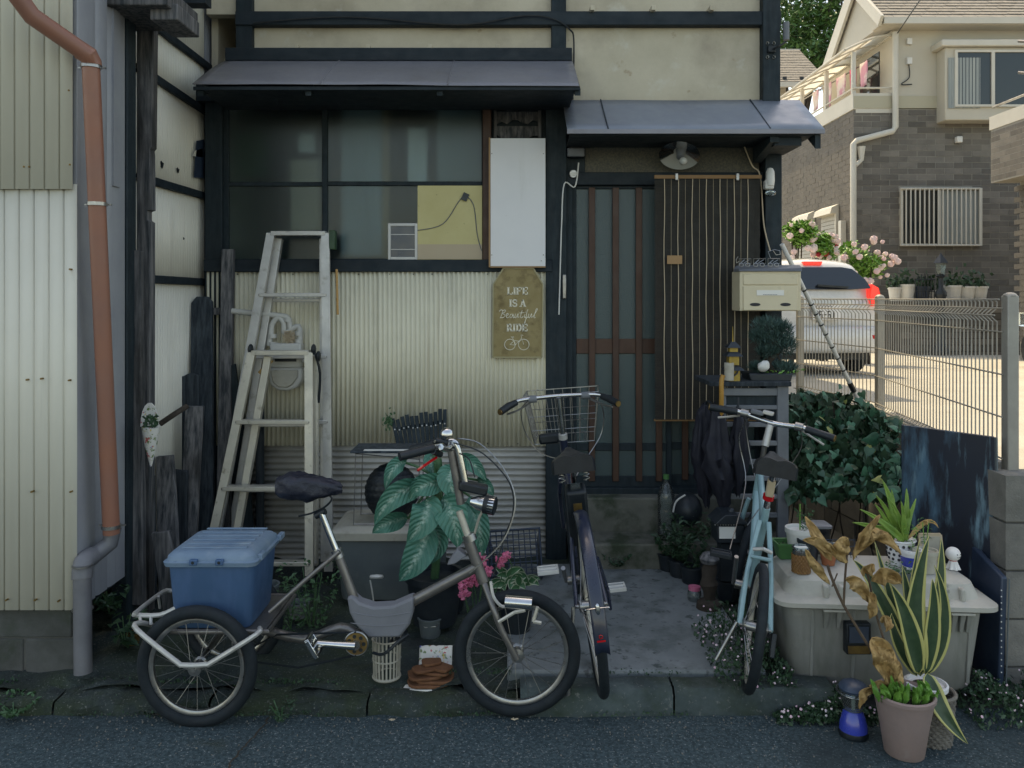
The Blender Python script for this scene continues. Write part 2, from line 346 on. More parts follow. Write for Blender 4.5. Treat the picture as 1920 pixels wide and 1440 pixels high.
mat('gilt', (.42, .29, .06), (.3, .2, .05), 60, rough=.45, metal=.4)
mat('bamboo', (.013, .013, .011), (.034, .028, .02), 60, lo=.35, hi=.7, rough=.75, st=(.3, 1, 6))
mat('cord_pale', (.50, .40, .28), None, rough=.8)
mat('bamboo_top', (.23, .12, .045), None, rough=.6)
mat('brick_siding', (.155, .14, .122), (.115, .106, .094), 3, rough=.85, bump=.6, bsc=60, rnd=.28)
mat('brick_mortar', (.25, .235, .205), None, rough=.9)
mat('siding_cream', (.49, .455, .385), (.45, .42, .355), 1, rough=.8, dirt=[((.55, .49, .37), .8, .5, .8, .4, (1, 1, .3))])
mat('trim_white', (.55, .52, .455), (.50, .475, .415), 2, rough=.6)
mat('band_beige', (.40, .37, .28), None, rough=.8)
mat('shingle', (.30, .275, .24), (.23, .21, .185), 9, rough=.95, bump=.5, bsc=50, rnd=.1)
mat('shutter', (.36, .35, .32), None, rough=.6)
mat('far_glass_dark', (.02, .03, .035), None, rough=.06)
mat('curtain', (.34, .36, .34), (.24, .27, .27), 3, rough=.9, st=(6, 1, .2))
mat('car_white', (.58, .585, .59), None, rough=.25, coat=.8)
mat('car_glass', (.015, .02, .03), None, rough=.05, coat=.5)
mat('red_lens', (.5, .01, .015), None, rough=.15)
mat('fence', (.36, .34, .30), (.30, .28, .25), 10, rough=.5, metal=.2)
mat('laundry', (.7, .62, .6), (.62, .3, .4), 2, lo=.45, hi=.55, rough=.9)
mat('laundry_red', (.6, .06, .16), None, rough=.9)
mat('lead_blue', (.02, .035, .065), (.03, .05, .085), 8, rough=.4)
mat('cloth_skin', (.78, .75, .72), None, rough=.55)
mat('bark_tile', (.14, .055, .025), (.20, .085, .04), 20, rough=.85, bump=.9, bsc=30)
mat('vase_white', (.68, .66, .62), (.15, .22, .08), 40, lo=.56, hi=.6, rough=.3, dirt=[((.5, .05, .06), 32, .6, .63, .9), ((.04, .07, .35), 45, .63, .66, .8), ((.65, .45, .05), 38, .64, .66, .9)])
mat('lantern_dark', (.010, .016, .022), (.02, .027, .034), 20, rough=.45)
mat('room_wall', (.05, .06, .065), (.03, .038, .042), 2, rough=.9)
mat('room_curtain', (.46, .50, .50), (.28, .32, .33), 4, rough=.9, st=(5, 1, .3))
mat('vinyl_white', (.55, .54, .5), (.48, .47, .44), 5, rough=.5)
glass('pane', (.80, .90, .92), (.08, .11, .12), .10, rough=.18, bump=.3, bsc=90, refr=.30, gcol=.6)
glass('frosted', (.20, .27, .28), (.048, .085, .09), .82, rough=.22, bump=1.0, bsc=110)
glass('clear', (.86, .92, .92), (.5, .55, .55), .08, rough=.05)
glass('lamp_glass', (.75, .77, .75), (.7, .7, .66), .55, rough=.15)
glass('polycarb', (.85, .82, .72), (.85, .82, .72), .65, rough=.3, trl=True)
uvleaf('dumb_cane', (.05, .205, .145), (.34, .47, .38), (.03, .145, .10), 'mid')
uvleaf('snake_leaf', (.50, .46, .17), (.045, .085, .04), (.02, .05, .025), 'edge')
uvleaf('varieg', (.45, .5, .36), (.035, .13, .055), (.05, .17, .07), 'edge')
# ============================================================= SETTING
def sheet(name, x0, x1, y0, y1, z, m, n=1, amp=0, k=3., slope=0):
    mb = MB()
    def fn(u, v):
        x = x0+(x1-x0)*u; y = y0+(y1-y0)*v
        return V(x, y, z+slope*(y-y0)+(noise.noise(V(x*k, y*k, 1.7))*amp if amp else 0))
    mb.grid(fn, n, n, uv=False)
    return mb.build(name, m, kind='structure')
sheet('ground', -400, 400, -400, 400, -.03, MT['ground'])
mb = MB()
mb.grid(lambda u, v: V(-30+60*u, -9+12.12*v, 0) if abs(-30+60*u) > 3.2 or -9+12.12*v < 2.2 else V(-30+60*u, -9+12.12*v, noise.noise(V((-30+60*u)*3, (-9+12.12*v)*3, .3))*.008), 240, 60, uv=False)
mb.build('road', MT['road'], kind='structure')
sheet('yard', -4.2, 2.0, 3.15, 5.2, .06, MT['yard'], 110, .04, 6)
kerb = thing('kerb', None, None, (-.6, 3.1, 0)); kerb['kind'] = 'structure'
x = -2.35; rk = random.Random(3)
while x < 1.02:
    L_ = .595+rk.uniform(-.02, .02); z1 = (.05 if x < -.3 else .1)+rk.uniform(-.004, .004); mb = MB()
    def kf(u, v, x=x, L_=L_, z1=z1):
        px = x+L_*u; s_ = v*4
        n_ = noise.noise(V(px*9, v*6, 2))*(.03 if x < -.3 else .006)
        q = [(3.065, 0), (3.07, z1*.8), (3.085, z1), (3.17, z1+.004), (3.21, z1-.02)][int(round(s_))]
        return V(px, q[0]+n_, q[1]+n_*.5 if v > 0 else -.01)
    mb.grid(kf, 30, 4, uv=False); mb.build('kerb_block', MT['kerb' if x > -.3 else 'kerb_old'], kerb, smooth=50); x += L_+.008
mb = MB(); mb.bx(-.02, 1.02, 3.2, 4.5, .0, .112); sl = mb.build('entrance_slab', MT['slab'], bev=.012, kind='structure')
st = thing('door_step', 'two mossy concrete steps leading up to the sliding door', 'steps', (.75, 4.6, .1))
MB().bx(.34, 1.6, 4.40, 4.72, .06, .25).build('step_block', MT['step'], st, bev=.012)
MB().bx(.36, 1.55, 4.64, 4.86, .2, .445).build('step_block', MT['step'], st, bev=.012)
rk = random.Random(8)
for lb, pts in (('left', [(505, 1352), (480, 1385), (452, 1412), (425, 1450)]), ('mid', [(0, 1336), (120, 1341), (250, 1338), (330, 1352)])):
    mb = MB(); c_ = cr([P(px, py, H*F/(py-560)) for px, py in pts], 9); vv = []
    for i, q in enumerate(c_):
        w_ = .0035+.004*abs(noise.noise(V(i*.7, 2, 3))); j_ = V(rk.uniform(-.006, .006), rk.uniform(-.006, .006), 0); e = (c_[min(i+1, len(c_)-1)]-c_[max(i-1, 0)]).normalized().cross(V(0, 0, 1))*w_; vv += [V(q.x, q.y, .0125)+j_-e, V(q.x, q.y, .0125)+j_+e]
    mb.add(vv, [(2*i, 2*i+2, 2*i+3, 2*i+1) for i in range(len(c_)-1)]); mb.build('road_crack', MT['soil'], kind='structure')
# raised parking ground beyond the fence
def pz(y): return .83-.028*(y-3.3)
mb = MB()
mb.add([V(2.13, 3.36, pz(3.32)), V(30, 3.36, pz(3.32)), V(30, 7, pz(7)), V(2.3, 7, pz(7)), V(2.38, 5.2, pz(5.2))], [(0, 1, 2, 3, 4)])
mb.add([V(1.62, 7, pz(7)), V(30, 7, pz(7)), V(30, 17, pz(17)), V(1.62, 17, pz(17))], [(0, 1, 2, 3)])
mb.add([V(-40, 17, pz(17)), V(60, 17, pz(17)), V(60, 60, pz(17)), V(-40, 60, pz(17))], [(0, 1, 2, 3)])
mb.build('parking_ground', MT['concrete_lit'], kind='structure')

# ------------------------------------------------------------- left shed
sh = thing('metal_shed', 'cream ribbed metal shed with grey corner flashing at the left edge', 'shed', (-2.4, 3.3, 0))
def ribbed(mb, x0, x1, z0, z1, y, pitch=.0605, g=.011, dp=.007):
    xs = []; x = x1
    while x > x0:
        xs += [(x, 0), (x-pitch+g, 0), (x-pitch+g*.75, dp), (x-pitch+g*.25, dp)]; x -= pitch
    vv = []
    for px, dy in xs: vv += [V(px, y+dy, z0), V(px, y+dy, z1)]
    mb.add(vv, [(2*i, 2*i+2, 2*i+3, 2*i+1) for i in range(len(xs)-1)])
k = 3.25/F
ribbed_top = MB(); ribbed(ribbed_top, -3.6, (138-960)*k, H-(355-560)*k, 5.2, 3.243); ribbed_top.build('front_sheet', MT['shed_metal'], sh, solid=.002)
mb = MB(); ribbed(mb, -3.6, (143-960)*k, H-(1145-560)*k, H-(345-560)*k, 3.256); mb.build('front_sheet', MT['shed_metal'], sh, solid=.002)
mb = MB(); xs = (141-960)*k
mb.prism([V(xs, 3.262, .33), V(xs+.004, 3.27, .33), V(xs+.003, 3.40, .33), V(xs-.01, 3.41, .33), V(xs+.003, 3.43, .33), V(xs+.003, 3.50, .33), V(xs-.01, 3.51, .33), V(xs+.003, 3.53, .33), V(xs+.003, 3.66, .33), V(xs-.03, 3.66, .33), V(xs-.03, 3.262, .33)], V(0, 0, 4.8))
mb.build('corner_flashing', MT['flashing'], sh)
MB().bx(xs-.02, xs+.012, 3.54, 3.6, 2.1, 5).build('flashing_lap', MT['flashing'], sh)
MB().bx(-3.6, -2.0, 3.64, 7.5, .3, 5.0).build("wall_body", MT["wood_dark"], sh); MB().bx(-3.6, xs-.03, 3.30, 3.64, .3, 5.0).build('wall_body', MT['wood_dark'], sh)
rf = MB(); rf.prism([V(-3.7, 3.05, 5.0), V(-3.7, 3.05, 5.08), V(-3.7, 5.4, 5.9), V(-3.7, 7.7, 5.08), V(-3.7, 7.7, 5.0)], V(1.98, 0, 0)); rf.build('roof', MT['canopy_metal'], sh)
rk = random.Random(5)
for row in range(2):
    x = -3.6+row*.2
    while x < xs:
        x1 = min(x+.395, xs-.012); z0 = .055+row*.15
        if x1-x > .05: MB().bx(x, x1-.006, 3.285+rk.uniform(0, .006), 3.4, z0, z0+.145).build('foundation_block', MT['block_dark'], sh, bev=.006)
        x += .4
MB().bx(-3.6, xs-.02, 3.297, 3.42, .02, .36).build('foundation_mortar', MT['mortar'], sh)
for i, (px, py) in enumerate(((130, 170), (46, 313), (56, 313), (132, 309), (132, 505), (51, 712), (78, 710), (130, 713), (60, 922), (133, 922), (66, 1125), (110, 1127), (12, 1125))):
    q = P(px, py, 3.245); MB().cyl(q+V(0, .012, 0), q+V(0, -.006, 0), .004, n=8).build('screw', MT['gold_ring'], sh)
# downpipe
dp = thing('downpipe', 'copper brown downpipe elbowing into grey pipe on the shed corner', 'pipe', tuple(P(160, 1262, 3.2)))
MB().tube([P(20, -25, 3.02), P(60, 30, 3.08), P(166, 104, 3.2)], .035, 20).build('pipe_section', MT['copper_pipe'], dp)
a, b = P(170, 112, 3.22), P(209, 1000, 3.36)
mb = MB(); mb.tube([P(150, 94, 3.19), P(166, 104, 3.20), P(171, 116, 3.22), P(172, 124, 3.22)], .038, 20); mb.build('elbow', MT['copper_pipe'], dp)
MB().tube([a, b], .0335, 20).build('pipe_section', MT['copper_pipe'], dp)
MB().tube([P(212, 990, 3.37), P(206, 1018, 3.37), P(178, 1040, 3.33), P(160, 1050, 3.28)], .034, 16).build('pipe_section', MT['pvc_grey'], dp)
MB().tube(cr([P(172, 1043, 3.31), P(157, 1055, 3.26), P(154, 1085, 3.24)], 4), .039, 16).build('elbow', MT['pvc_grey'], dp)
MB().tube([P(154, 1080, 3.24), P(156, 1262, 3.2)], .034, 16).build('pipe_section', MT['pvc_grey'], dp)
for py, t in ((378, .296), (988, .985), (128, .014)):
    q = a.lerp(b, t); mb = MB(); mb.cyl(q+V(0, 0, -.007), q+V(0, 0, .007), .0385, n=20); mb.bar(q+V(-.06, .02, 0), q+V(.05, .02, 0), .012, .006); mb.build('bracket', MT['steel'], dp)
for py in (1060, 1142):
    q = P(155, py, 3.24); MB().cyl(q+V(0, 0, -.0025), q+V(0, 0, .0025), .0405, n=16).build('tie_wire', MT['steel'], dp)

# ------------------------------------------------------------- passage side wall
pw = thing('passage_wall', 'white corrugated sheet wall with dark rails between shed and old house', 'wall', (-1.87, 4.6, 0))
def corr_y(mb, x, y0, y1, z0, z1, pitch=.032, amp=.006, zb=None):
    n = int((y1-y0)/pitch*6); vv = []
    for i in range(n+1):
        y = y0+(y1-y0)*i/n; dx = amp*math.sin(2*PI*(y-y0)/pitch)+noise.noise(V(y*3, 1, 1))*.01
        vv += [V(x+dx, y, z0), V(x+dx, y, z1)]
    mb.add(vv, [(2*i, 2*i+2, 2*i+3, 2*i+1) for i in range(n)])
for z0, z1 in ((.3, 1.69), (1.71, 2.2), (2.22, 2.72), (2.745, 3.0), (3.02, 4.6)):
    mb = MB(); corr_y(mb, -1.862, 3.95, 4.84, z0, z1); mb.build('corrugated_sheet', MT['white_sheet'], pw, solid=.002)
mb = MB(); corr_y(mb, -1.868, 4.86, 5.6, .3, 4.6); mb.build('corrugated_sheet', MT['flashing'], pw, solid=.002)
for z, tilt in ((1.70, 0), (2.21, .008), (2.735, -.01), (3.01, 0)):
    MB().bar(V(-1.846, 3.95, z-tilt), V(-1.846, 4.9, z+tilt), .022, .042).build('rail', MT['wood_dark_h'], pw, bev=.004)
MB().bx(-1.98, -1.88, 3.9, 5.7, .1, 4.6).build('wall_backing', MT['wood_dark'], pw)
for px, py, r in ((303, 308, .017), (333, 319, .013), (344, 447, .006)):
    d = 1.853*F/(960-px); q = P(px, py, d); mb = MB(); n = 9
    pts = [q+V(.004, math.cos(2*PI*i/n)*r*(1+.5*math.sin(i*2.3)), math.sin(2*PI*i/n)*r*(1+.4*math.cos(i*1.7))) for i in range(n)]
    mb.prism(pts, V(-.004, 0, 0)); mb.build('rust_hole', MT['black'], pw)
for y0, y1, z0, z1, m in ((4.62, 4.78, 2.30, 2.55, 'lead_blue'), (4.6, 4.75, 2.42, 2.49, 'white_sheet')):
    mb = MB(); mb.prism([V(-1.838, y0, z0), V(-1.838, y1, z0+.02), V(-1.838, y1-.01, z1), V(-1.838, y0+.04, z1-.03)], V(.003, 0, 0)); mb.build('torn_scrap', MT[m], pw)

# old timbers at the corner
def plank(name, label, pts, d, m, th=.03, cat='plank', group=None, dtop=None):
    """pts: outline in photo pixels; d: depth at the foot, dtop: depth at the top (leaning)"""
    ys = [p[1] for p in pts]; y0, y1 = min(ys), max(ys); mb = MB(); dt = d if dtop is None else dtop
    mb.prism([P(px, py, dt+(d-dt)*(py-y0)/max(1, y1-y0)) for px, py in pts], V(0, th, 0))
    return mb.build(name, MT[m], label=label, cat=cat, group=group, bev=.004)
tf = thing('timber_frame', 'weathered dark timber posts and beam end between shed and passage', 'timber frame', (-1.85, 3.72, 0))
MB().bx(-1.84, -1.765, 3.67, 3.76, .05, 3.1).build('post', MT['wood_dark'], tf, bev=.006)
mb = MB(); k = 3.84/F
def N(px, py, d=3.84): return P(px, py, d)
mb.prism([N(256, 20), N(287, 20), N(284, 275), N(280, 280), N(281, 288), N(282, 393), N(275, 395), N(275, 412), N(281, 416), N(280, 1150), N(256, 1150)], V(0, .06, 0)); mb.build('post', MT['wood_grey'], tf, bev=.003)
mb = MB(); mb.prism([N(243, 468, 3.74), N(263, 470, 3.74), N(264, 720, 3.74), N(267, 1000, 3.74), N(268, 1135, 3.72), N(243, 1135, 3.72)], V(0, .04, 0)); mb.build('facing_board', MT['wood_grey'], tf, bev=.003)
MB().bx(*[P(190, 0, 3.55).x, P(322, 0, 3.55).x], 3.5, 3.85, P(0, 17, 3.55).z, P(0, -20, 3.55).z).build('beam_end', MT['wood_grey'], tf, bev=.006)
MB().bx(P(290, 0, 3.6).x, P(342, 0, 3.6).x, 3.55, 3.8, P(0, 44, 3.6).z, P(0, 14, 3.6).z).build('beam_end', MT['wood_grey'], tf, bev=.006)
MB().bx(P(205, 0, 3.9).x, P(470, 0, 4.6).x, 3.92, 4.0, 3.05, 3.5).build('tie_beam', MT['wood_dark_h'], tf)
G = 'old boards leaning in the passage'
plank('plank', 'tall blue-black board with clipped top corners leaning by the window post', [(358, 568), (368, 556), (388, 556), (397, 566), (400, 1110), (352, 1110)], 4.42, 'wood_blue', group=G, dtop=4.62)
plank('plank', 'narrow grey post board standing against the corrugated panel left of the ladders', [(415, 467), (437, 467), (434, 700), (428, 1100), (402, 1100)], 4.45, 'wood_grey', .04, group=G, dtop=4.66)
plank('plank', 'brown stained board leaning right of the flower painted wall vase', [(347, 762), (380, 762), (372, 900), (364, 1110), (332, 1110)], 4.22, 'wood_grey', group=G, dtop=4.36)
plank('plank', 'split weathered board directly below the flower painted wall vase', [(292, 857), (323, 854), (330, 960), (336, 1120), (296, 1120)], 4.05, 'wood_grey', group=G, dtop=4.15)
plank('plank', 'short blue-grey board behind the split weathered one', [(322, 881), (350, 884), (348, 1120), (324, 1120)], 4.2, 'wood_blue', group=G, dtop=4.25)
plank('plank', 'short slanted grey board just left of the blue plastic box', [(283, 1000), (316, 996), (345, 1140), (305, 1146)], 3.75, 'wood_grey', group=G)
plank('plank', 'dark narrow board beside the split weathered one near the corner post', [(266, 893), (287, 893), (290, 1130), (268, 1130)], 3.95, 'wood_blue', group=G)
plank('scalloped_board', 'black board with wavy top edge behind the leaning planks', [(281, 732), (300, 722), (314, 705), (330, 702), (342, 706), (356, 699), (372, 704), (372, 1100), (281, 1100)], 4.5, 'wood_blue', .02, 'board')
plank('plank', 'thin black batten leaning against the left rail of the tall ladder', [(433, 684), (441, 682), (466, 880), (480, 1060), (440, 1060)], 4.58, 'wood_dark', .02, group=G)
mb = MB(); mb.tube(cr([P(300, 795, 4.0), P(325, 778, 4.02), P(350, 762, 4.1)], 4), .014, 8); mb.build('branch', MT['bark'], label='short mossy branch poking out behind the flower painted wall vase', cat='branch')
# wall vase: a painted cone
wv = thing('wall_vase', 'white cone wall vase painted with flowers hanging on grey post', 'vase', tuple(P(283, 872, 3.68)))
k = 3.68/F; tp, bt = P(283, 800, 3.66), P(283, 874, 3.68)
mb = MB(); ax = (tp-bt).normalized(); mb.tube([bt, bt.lerp(tp, .5), tp], [.004, .026, .040], 14); mb.build('cone', MT['vase_white'], wv)
mb = MB(); mb.prism([P(266+17*math.sin(a_)*1.0+14, 800-45*max(0, math.cos(a_)), 3.72) for a_ in [-1.57+.35*i for i in range(10)]], V(0, .008, 0)); mb.build('back_plate', MT['vase_white'], wv)
mb = MB()
for i in range(40):
    q = tp+V(random.uniform(-.03, .03), random.uniform(-.02, .0), random.uniform(-.01, .05)); mb.box(q, (.012, .003, .02), Euler((random.random()*3, random.random()*3, random.random()*3)).to_matrix())
mb.build('greenery', MT['leaf_dark'], wv, kind='stuff')

# ============================================================= OLD HOUSE
oh = thing('old_house', 'old plastered timber house with dark beams, wide window and slatted sliding door', 'house', (0, 5.2, 0))
WD, WH = MT['wood_dark'], MT['wood_dark_h']
def fb(name, x0, x1, y0, y1, Y0, Y1, m, par=None, bev=.004):
    return MB().bx(fx(x0), fx(x1), Y0, Y1, fz(y1), fz(y0)).build(name, m, par or oh, bev=bev)
PL = MT['plaster']
fb('wall_panel', 470, 1034, 45, 93, 4.79, 4.86, PL, bev=0)
fb('wall_panel', 1062, 1431, 45, 190, 4.79, 4.86, PL, bev=0)
fb('wall_panel', 470, 1034, -330, 20, 4.79, 4.86, PL, bev=0)
fb('wall_panel', 1062, 1431, -330, 20, 4.79, 4.86, PL, bev=0)
fb('wall_panel', 380, 442, -330, 20, 4.79, 4.86, PL, bev=0)
fb('beam', 440, 1466, 20, 46, 4.735, 4.86, WH); fb('beam', 425, 1072, 92, 116, 4.70, 4.9, WH)
fb('post', 440, 471, -330, 96, 4.745, 4.86, WD); fb('post', 1034, 1062, -330, 96, 4.745, 4.86, WD); fb('post', 1430, 1463, -330, 250, 4.725, 4.87, WD)
for px in (556, 690, 806, 933): fb('wedge', px-4, px+4, 84, 94, 4.72, 4.8, PL, bev=.002)
for px in (1110, 1224, 1333): fb('wedge', px-4, px+4, 13, 22, 4.70, 4.8, PL, bev=.002)
for (px, py) in ((1439, 81), (1451, 81), (1439, 107), (1451, 107)):
    MB().lathe([(.0, -.008), (.007, -.007), (.009, .0), (.009, .006)], P(px, py, 4.72), 10, rotm('X', 90)).build('insulator_knob', MT['white_plastic'], oh)
fb('bolt_plate', 1438, 1452, 88, 100, 4.705, 4.73, MT['black'])
fb('post', 1432, 1463, 250, 1080, 4.70, 4.86, WD); fb('post', 1023, 1062, 110, 1085, 4.71, 4.86, WD); fb('post', 385, 417, 165, 1090, 4.72, 4.86, WD)
# wide window
fb('beam', 372, 921, 158, 193, 4.69, 4.88, WH); fb('beam', 921, 1070, 150, 176, 4.70, 4.88, WH); fb('beam', 385, 1035, 487, 510, 4.70, 4.88, WH)
fb('beam', 905, 921, 190, 490, 4.71, 4.86, MT['wood_brown']); fb('filler_board', 918, 1026, 188, 490, 4.78, 4.86, WD)
def sash(x0, x1, y0, y1, mid, Y, ov=8):
    f = MB()
    f.bx(fx(x0), fx(x0+ov+3), Y, Y+.03, fz(y1), fz(y0)); f.bx(fx(x1-ov-3), fx(x1), Y, Y+.03, fz(y1), fz(y0))
    f.bx(fx(x0+ov+3), fx(x1-ov-3), Y+.001, Y+.029, fz(y0+7), fz(y0)); f.bx(fx(x0+ov+3), fx(x1-ov-3), Y+.001, Y+.029, fz(y1), fz(y1-9)); f.bx(fx(x0+ov+3), fx(x1-ov-3), Y-.004, Y+.027, fz(mid+4), fz(mid-4))
    s_ = f.build('window_sash', MT['wood_dark'], oh, bev=.003)
    MB().bx(fx(x0+ov), fx(x1-ov), Y+.012, Y+.016, fz(mid-3), fz(y0+5)).build('pane', MT['pane'], s_)
    MB().bx(fx(x0+ov), fx(x1-ov), Y+.012, Y+.016, fz(y1-7), fz(mid+3)).build('pane', MT['pane'], s_)
sash(415, 617, 186, 494, 344, 4.755); sash(603, 914, 186, 494, 344, 4.735)
# room behind the glass
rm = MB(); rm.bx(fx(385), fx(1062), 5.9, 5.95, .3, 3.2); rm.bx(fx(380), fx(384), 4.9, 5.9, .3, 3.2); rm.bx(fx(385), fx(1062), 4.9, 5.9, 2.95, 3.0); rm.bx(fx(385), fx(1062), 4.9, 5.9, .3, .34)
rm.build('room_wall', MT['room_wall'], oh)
for x0, x1, y0, y1, Y, m in ((640, 716, 200, 480, 4.98, 'room_curtain'), (717, 730, 190, 490, 4.95, 'bare_wood'), (765, 800, 240, 345, 5.0, 'cloth_skin'), (545, 600, 300, 430, 5.0, 'cord_pale'), (430, 500, 250, 330, 5.2, 'leaf_mid'), (560, 590, 250, 285, 4.97, 'cloth_skin'), (820, 900, 200, 340, 5.1, 'room_curtain')):  # the small pale board at upper left stands in for a reflection on the glass
    MB().bx(P(x0, 0, Y).x, P(x1, 0, Y).x, Y, Y+.02, P(0, y1, Y).z, P(0, y0, Y).z).build('interior_board', MT[m], oh)
# lower wall
def corr_x(mb, x0, x1, z0, z1, y, pitch, amp):
    n = int((x1-x0)/pitch*8); vv = []
    for i in range(n+1):
        x = x0+(x1-x0)*i/n; c_ = math.cos(2*PI*(x-x0)/pitch); dy = amp*(c_*abs(c_)**.0)+noise.noise(V(x*2.3, z0, 4))*.012
        vv += [V(x, y+dy, z0), V(x, y+dy+noise.noise(V(x*2, 8, 4))*.006, z1)]
    mb.add(vv, [(2*i, 2*i+2, 2*i+3, 2*i+1) for i in range(n)])
mb = MB(); corr_x(mb, fx(387), fx(712), fz(835), fz(510), 4.722, .0273, .0068); mb.build('corrugated_sheet', MT['cream_metal'], oh, solid=.002)
mb = MB(); corr_x(mb, fx(708), fx(1036), fz(836), fz(510), 4.717, .0273, .0062); mb.build('corrugated_sheet', MT['cream_metal'], oh, solid=.002)
mb = MB(); z0, z1 = fz(1100), fz(830); n = int((z1-z0)/.036*8); vv = []
for i in range(n+1):
    z = z0+(z1-z0)*i/n; dy = .0075*math.cos(2*PI*(z-z0)/.036)
    for xx in (fx(440), fx(740), fx(1042)): vv.append(V(xx, 4.735+dy+noise.noise(V(xx, z*2, 3))*.006, z))
mb.add(vv, [(3*i+j, 3*i+j+1, 3*i+j+4, 3*i+j+3) for i in range(n) for j in range(2)]); mb.build('corrugated_sheet', MT['grey_metal'], oh, solid=.002)
fb('wall_base', 380, 1045, 500, 1100, 4.77, 4.88, WD)
for px in (395, 445, 549, 605, 672, 730, 775, 810, 867, 914, 1030):
    q = P(px, 514, 4.71); MB().cyl(q+V(0, .01, 0), q, .0035, n=6).build('nail', MT['black'], oh)
for px, py in ((914, 832), (971, 832), (1030, 618), (1030, 720), (1030, 830)):
    q = P(px, py, 4.708); MB().cyl(q+V(0, .01, 0), q, .0035, n=6).build('nail', MT['black'], oh)
# vent with broken slats
vt = fb('vent', 928, 1014, 176, 262, 4.775, 4.79, WD); vf = MB()
for x0, x1, y0, y1 in ((926, 931, 176, 262), (1009, 1015, 176, 262), (931, 1009, 176, 181)): vf.bx(fx(x0), fx(x1), 4.74, 4.775, fz(y1), fz(y0))
vf.build('vent_frame', MT['wood_grey'], vt)
rk = random.Random(9)
for y0, y1 in ((183, 206), (208, 232), (235, 259)):
    pts = [(931, y0), (1009, y0)]
    for i in range(9): pts.append((1009-78*i/8, y1-rk.choice((0, 0, 2, 5, 8))))
    mb = MB(); mb.prism([V(fx(a_), 4.752+(b_-y0)*-.0006, fz(b_)) for a_, b_ in pts], V(0, .006, 0)); mb.build('slat', MT['wood_grey'], vt)
# window canopy
cn = MB(); Zt, Zl = fz(113), P(0, 157, 4.23).z; xl, xr = -1.69, .355
def cf(u, v):
    x = xl+(xr-xl)*u; y = 4.73+(4.23-4.73)*v
    return V(x, y, Zt+(Zl-Zt)*v+.02*math.sin(v*PI)*.5+noise.noise(V(x*2.2, v*2, 1))*.006*v-(.012*u*v))
cn.grid(cf, 40, 8, uv=False); cp = cn.build('window_canopy', MT['canopy_metal'], oh, solid=.003)
mb = MB(); mb.bx(xl, xr, 4.24, 4.255, Zl-.03, Zl-.012); mb.build('fascia', WH, cp)
for x in (xl+.015, -1.1, -.4, xr-.02):
    mb = MB(); mb.prism([V(x, 4.72, Zt-.03), V(x, 4.26, Zl-.02), V(x, 4.26, Zl-.055), V(x, 4.72, Zt-.16)], V(.03, 0, 0)); mb.build('bracket', WD, cp)
mb = MB(); mb.bx(xl+.02, xr-.02, 4.26, 4.72, Zl-.024, Zl-.016); mb.build('soffit', WH, cp)
for i, t in enumerate((.33, .66)):
    x = xl+(xr-xl)*t; mb = MB(); mb.tube([cf(t, v/8)+V(0, 0, .003) for v in range(9)], .004, 6); mb.build('seam', MT['canopy_metal'], cp)
# door canopy
Zt, Zl = fz(187), P(0, 243, 4.36).z; xl, xr, xrt = .30, 1.705, 1.70
mb = MB(); mb.grid(lambda u, v: V(xl+(xr-xl)*u, 4.745-.385*v, Zt+(Zl-Zt)*v+noise.noise(V(u*3, v, 6))*.004), 24, 5, uv=False); dc = mb.build('door_canopy', MT['canopy_blue'], oh, solid=.004)
MB().bx(xl, xr, 4.355, 4.372, Zl-.022, Zl+.001).build('lip', MT['canopy_metal'], dc)
for t in (.16, .79):
    x0_, x1_ = xl+(xr-xl)*t, xl+(xr-xl)*(t+.0)
    MB().bar(V(x0_, 4.74, Zt+.004), V(x1_, 4.362, Zl+.005), .006, .006).build('seam', MT['wood_blue'], dc)
mb = MB(); mb.prism([V(1.42, 4.72, Zt-.03), V(1.42, 4.40, Zl-.03), V(1.42, 4.40, Zl-.06), V(1.42, 4.72, Zl-.12)], V(.05, 0, 0)); mb.build('bracket', WD, dc); mb = MB(); mb.prism([V(1.66, 4.72, Zt-.03), V(1.66, 4.38, Zl-.02), V(1.66, 4.38, Zl-.10), V(1.66, 4.50, Zl-.02)], V(.03, 0, 0)); mb.build('bracket', WD, dc)
MB().bx(xl+.02, xr-.05, 4.39, 4.73, Zl-.028, Zl-.018).build('soffit', WH, dc)
MB().bx(1.45, 1.60, 4.42, 4.72, Zl-.075, Zl-.03).build('beam', WH, dc)
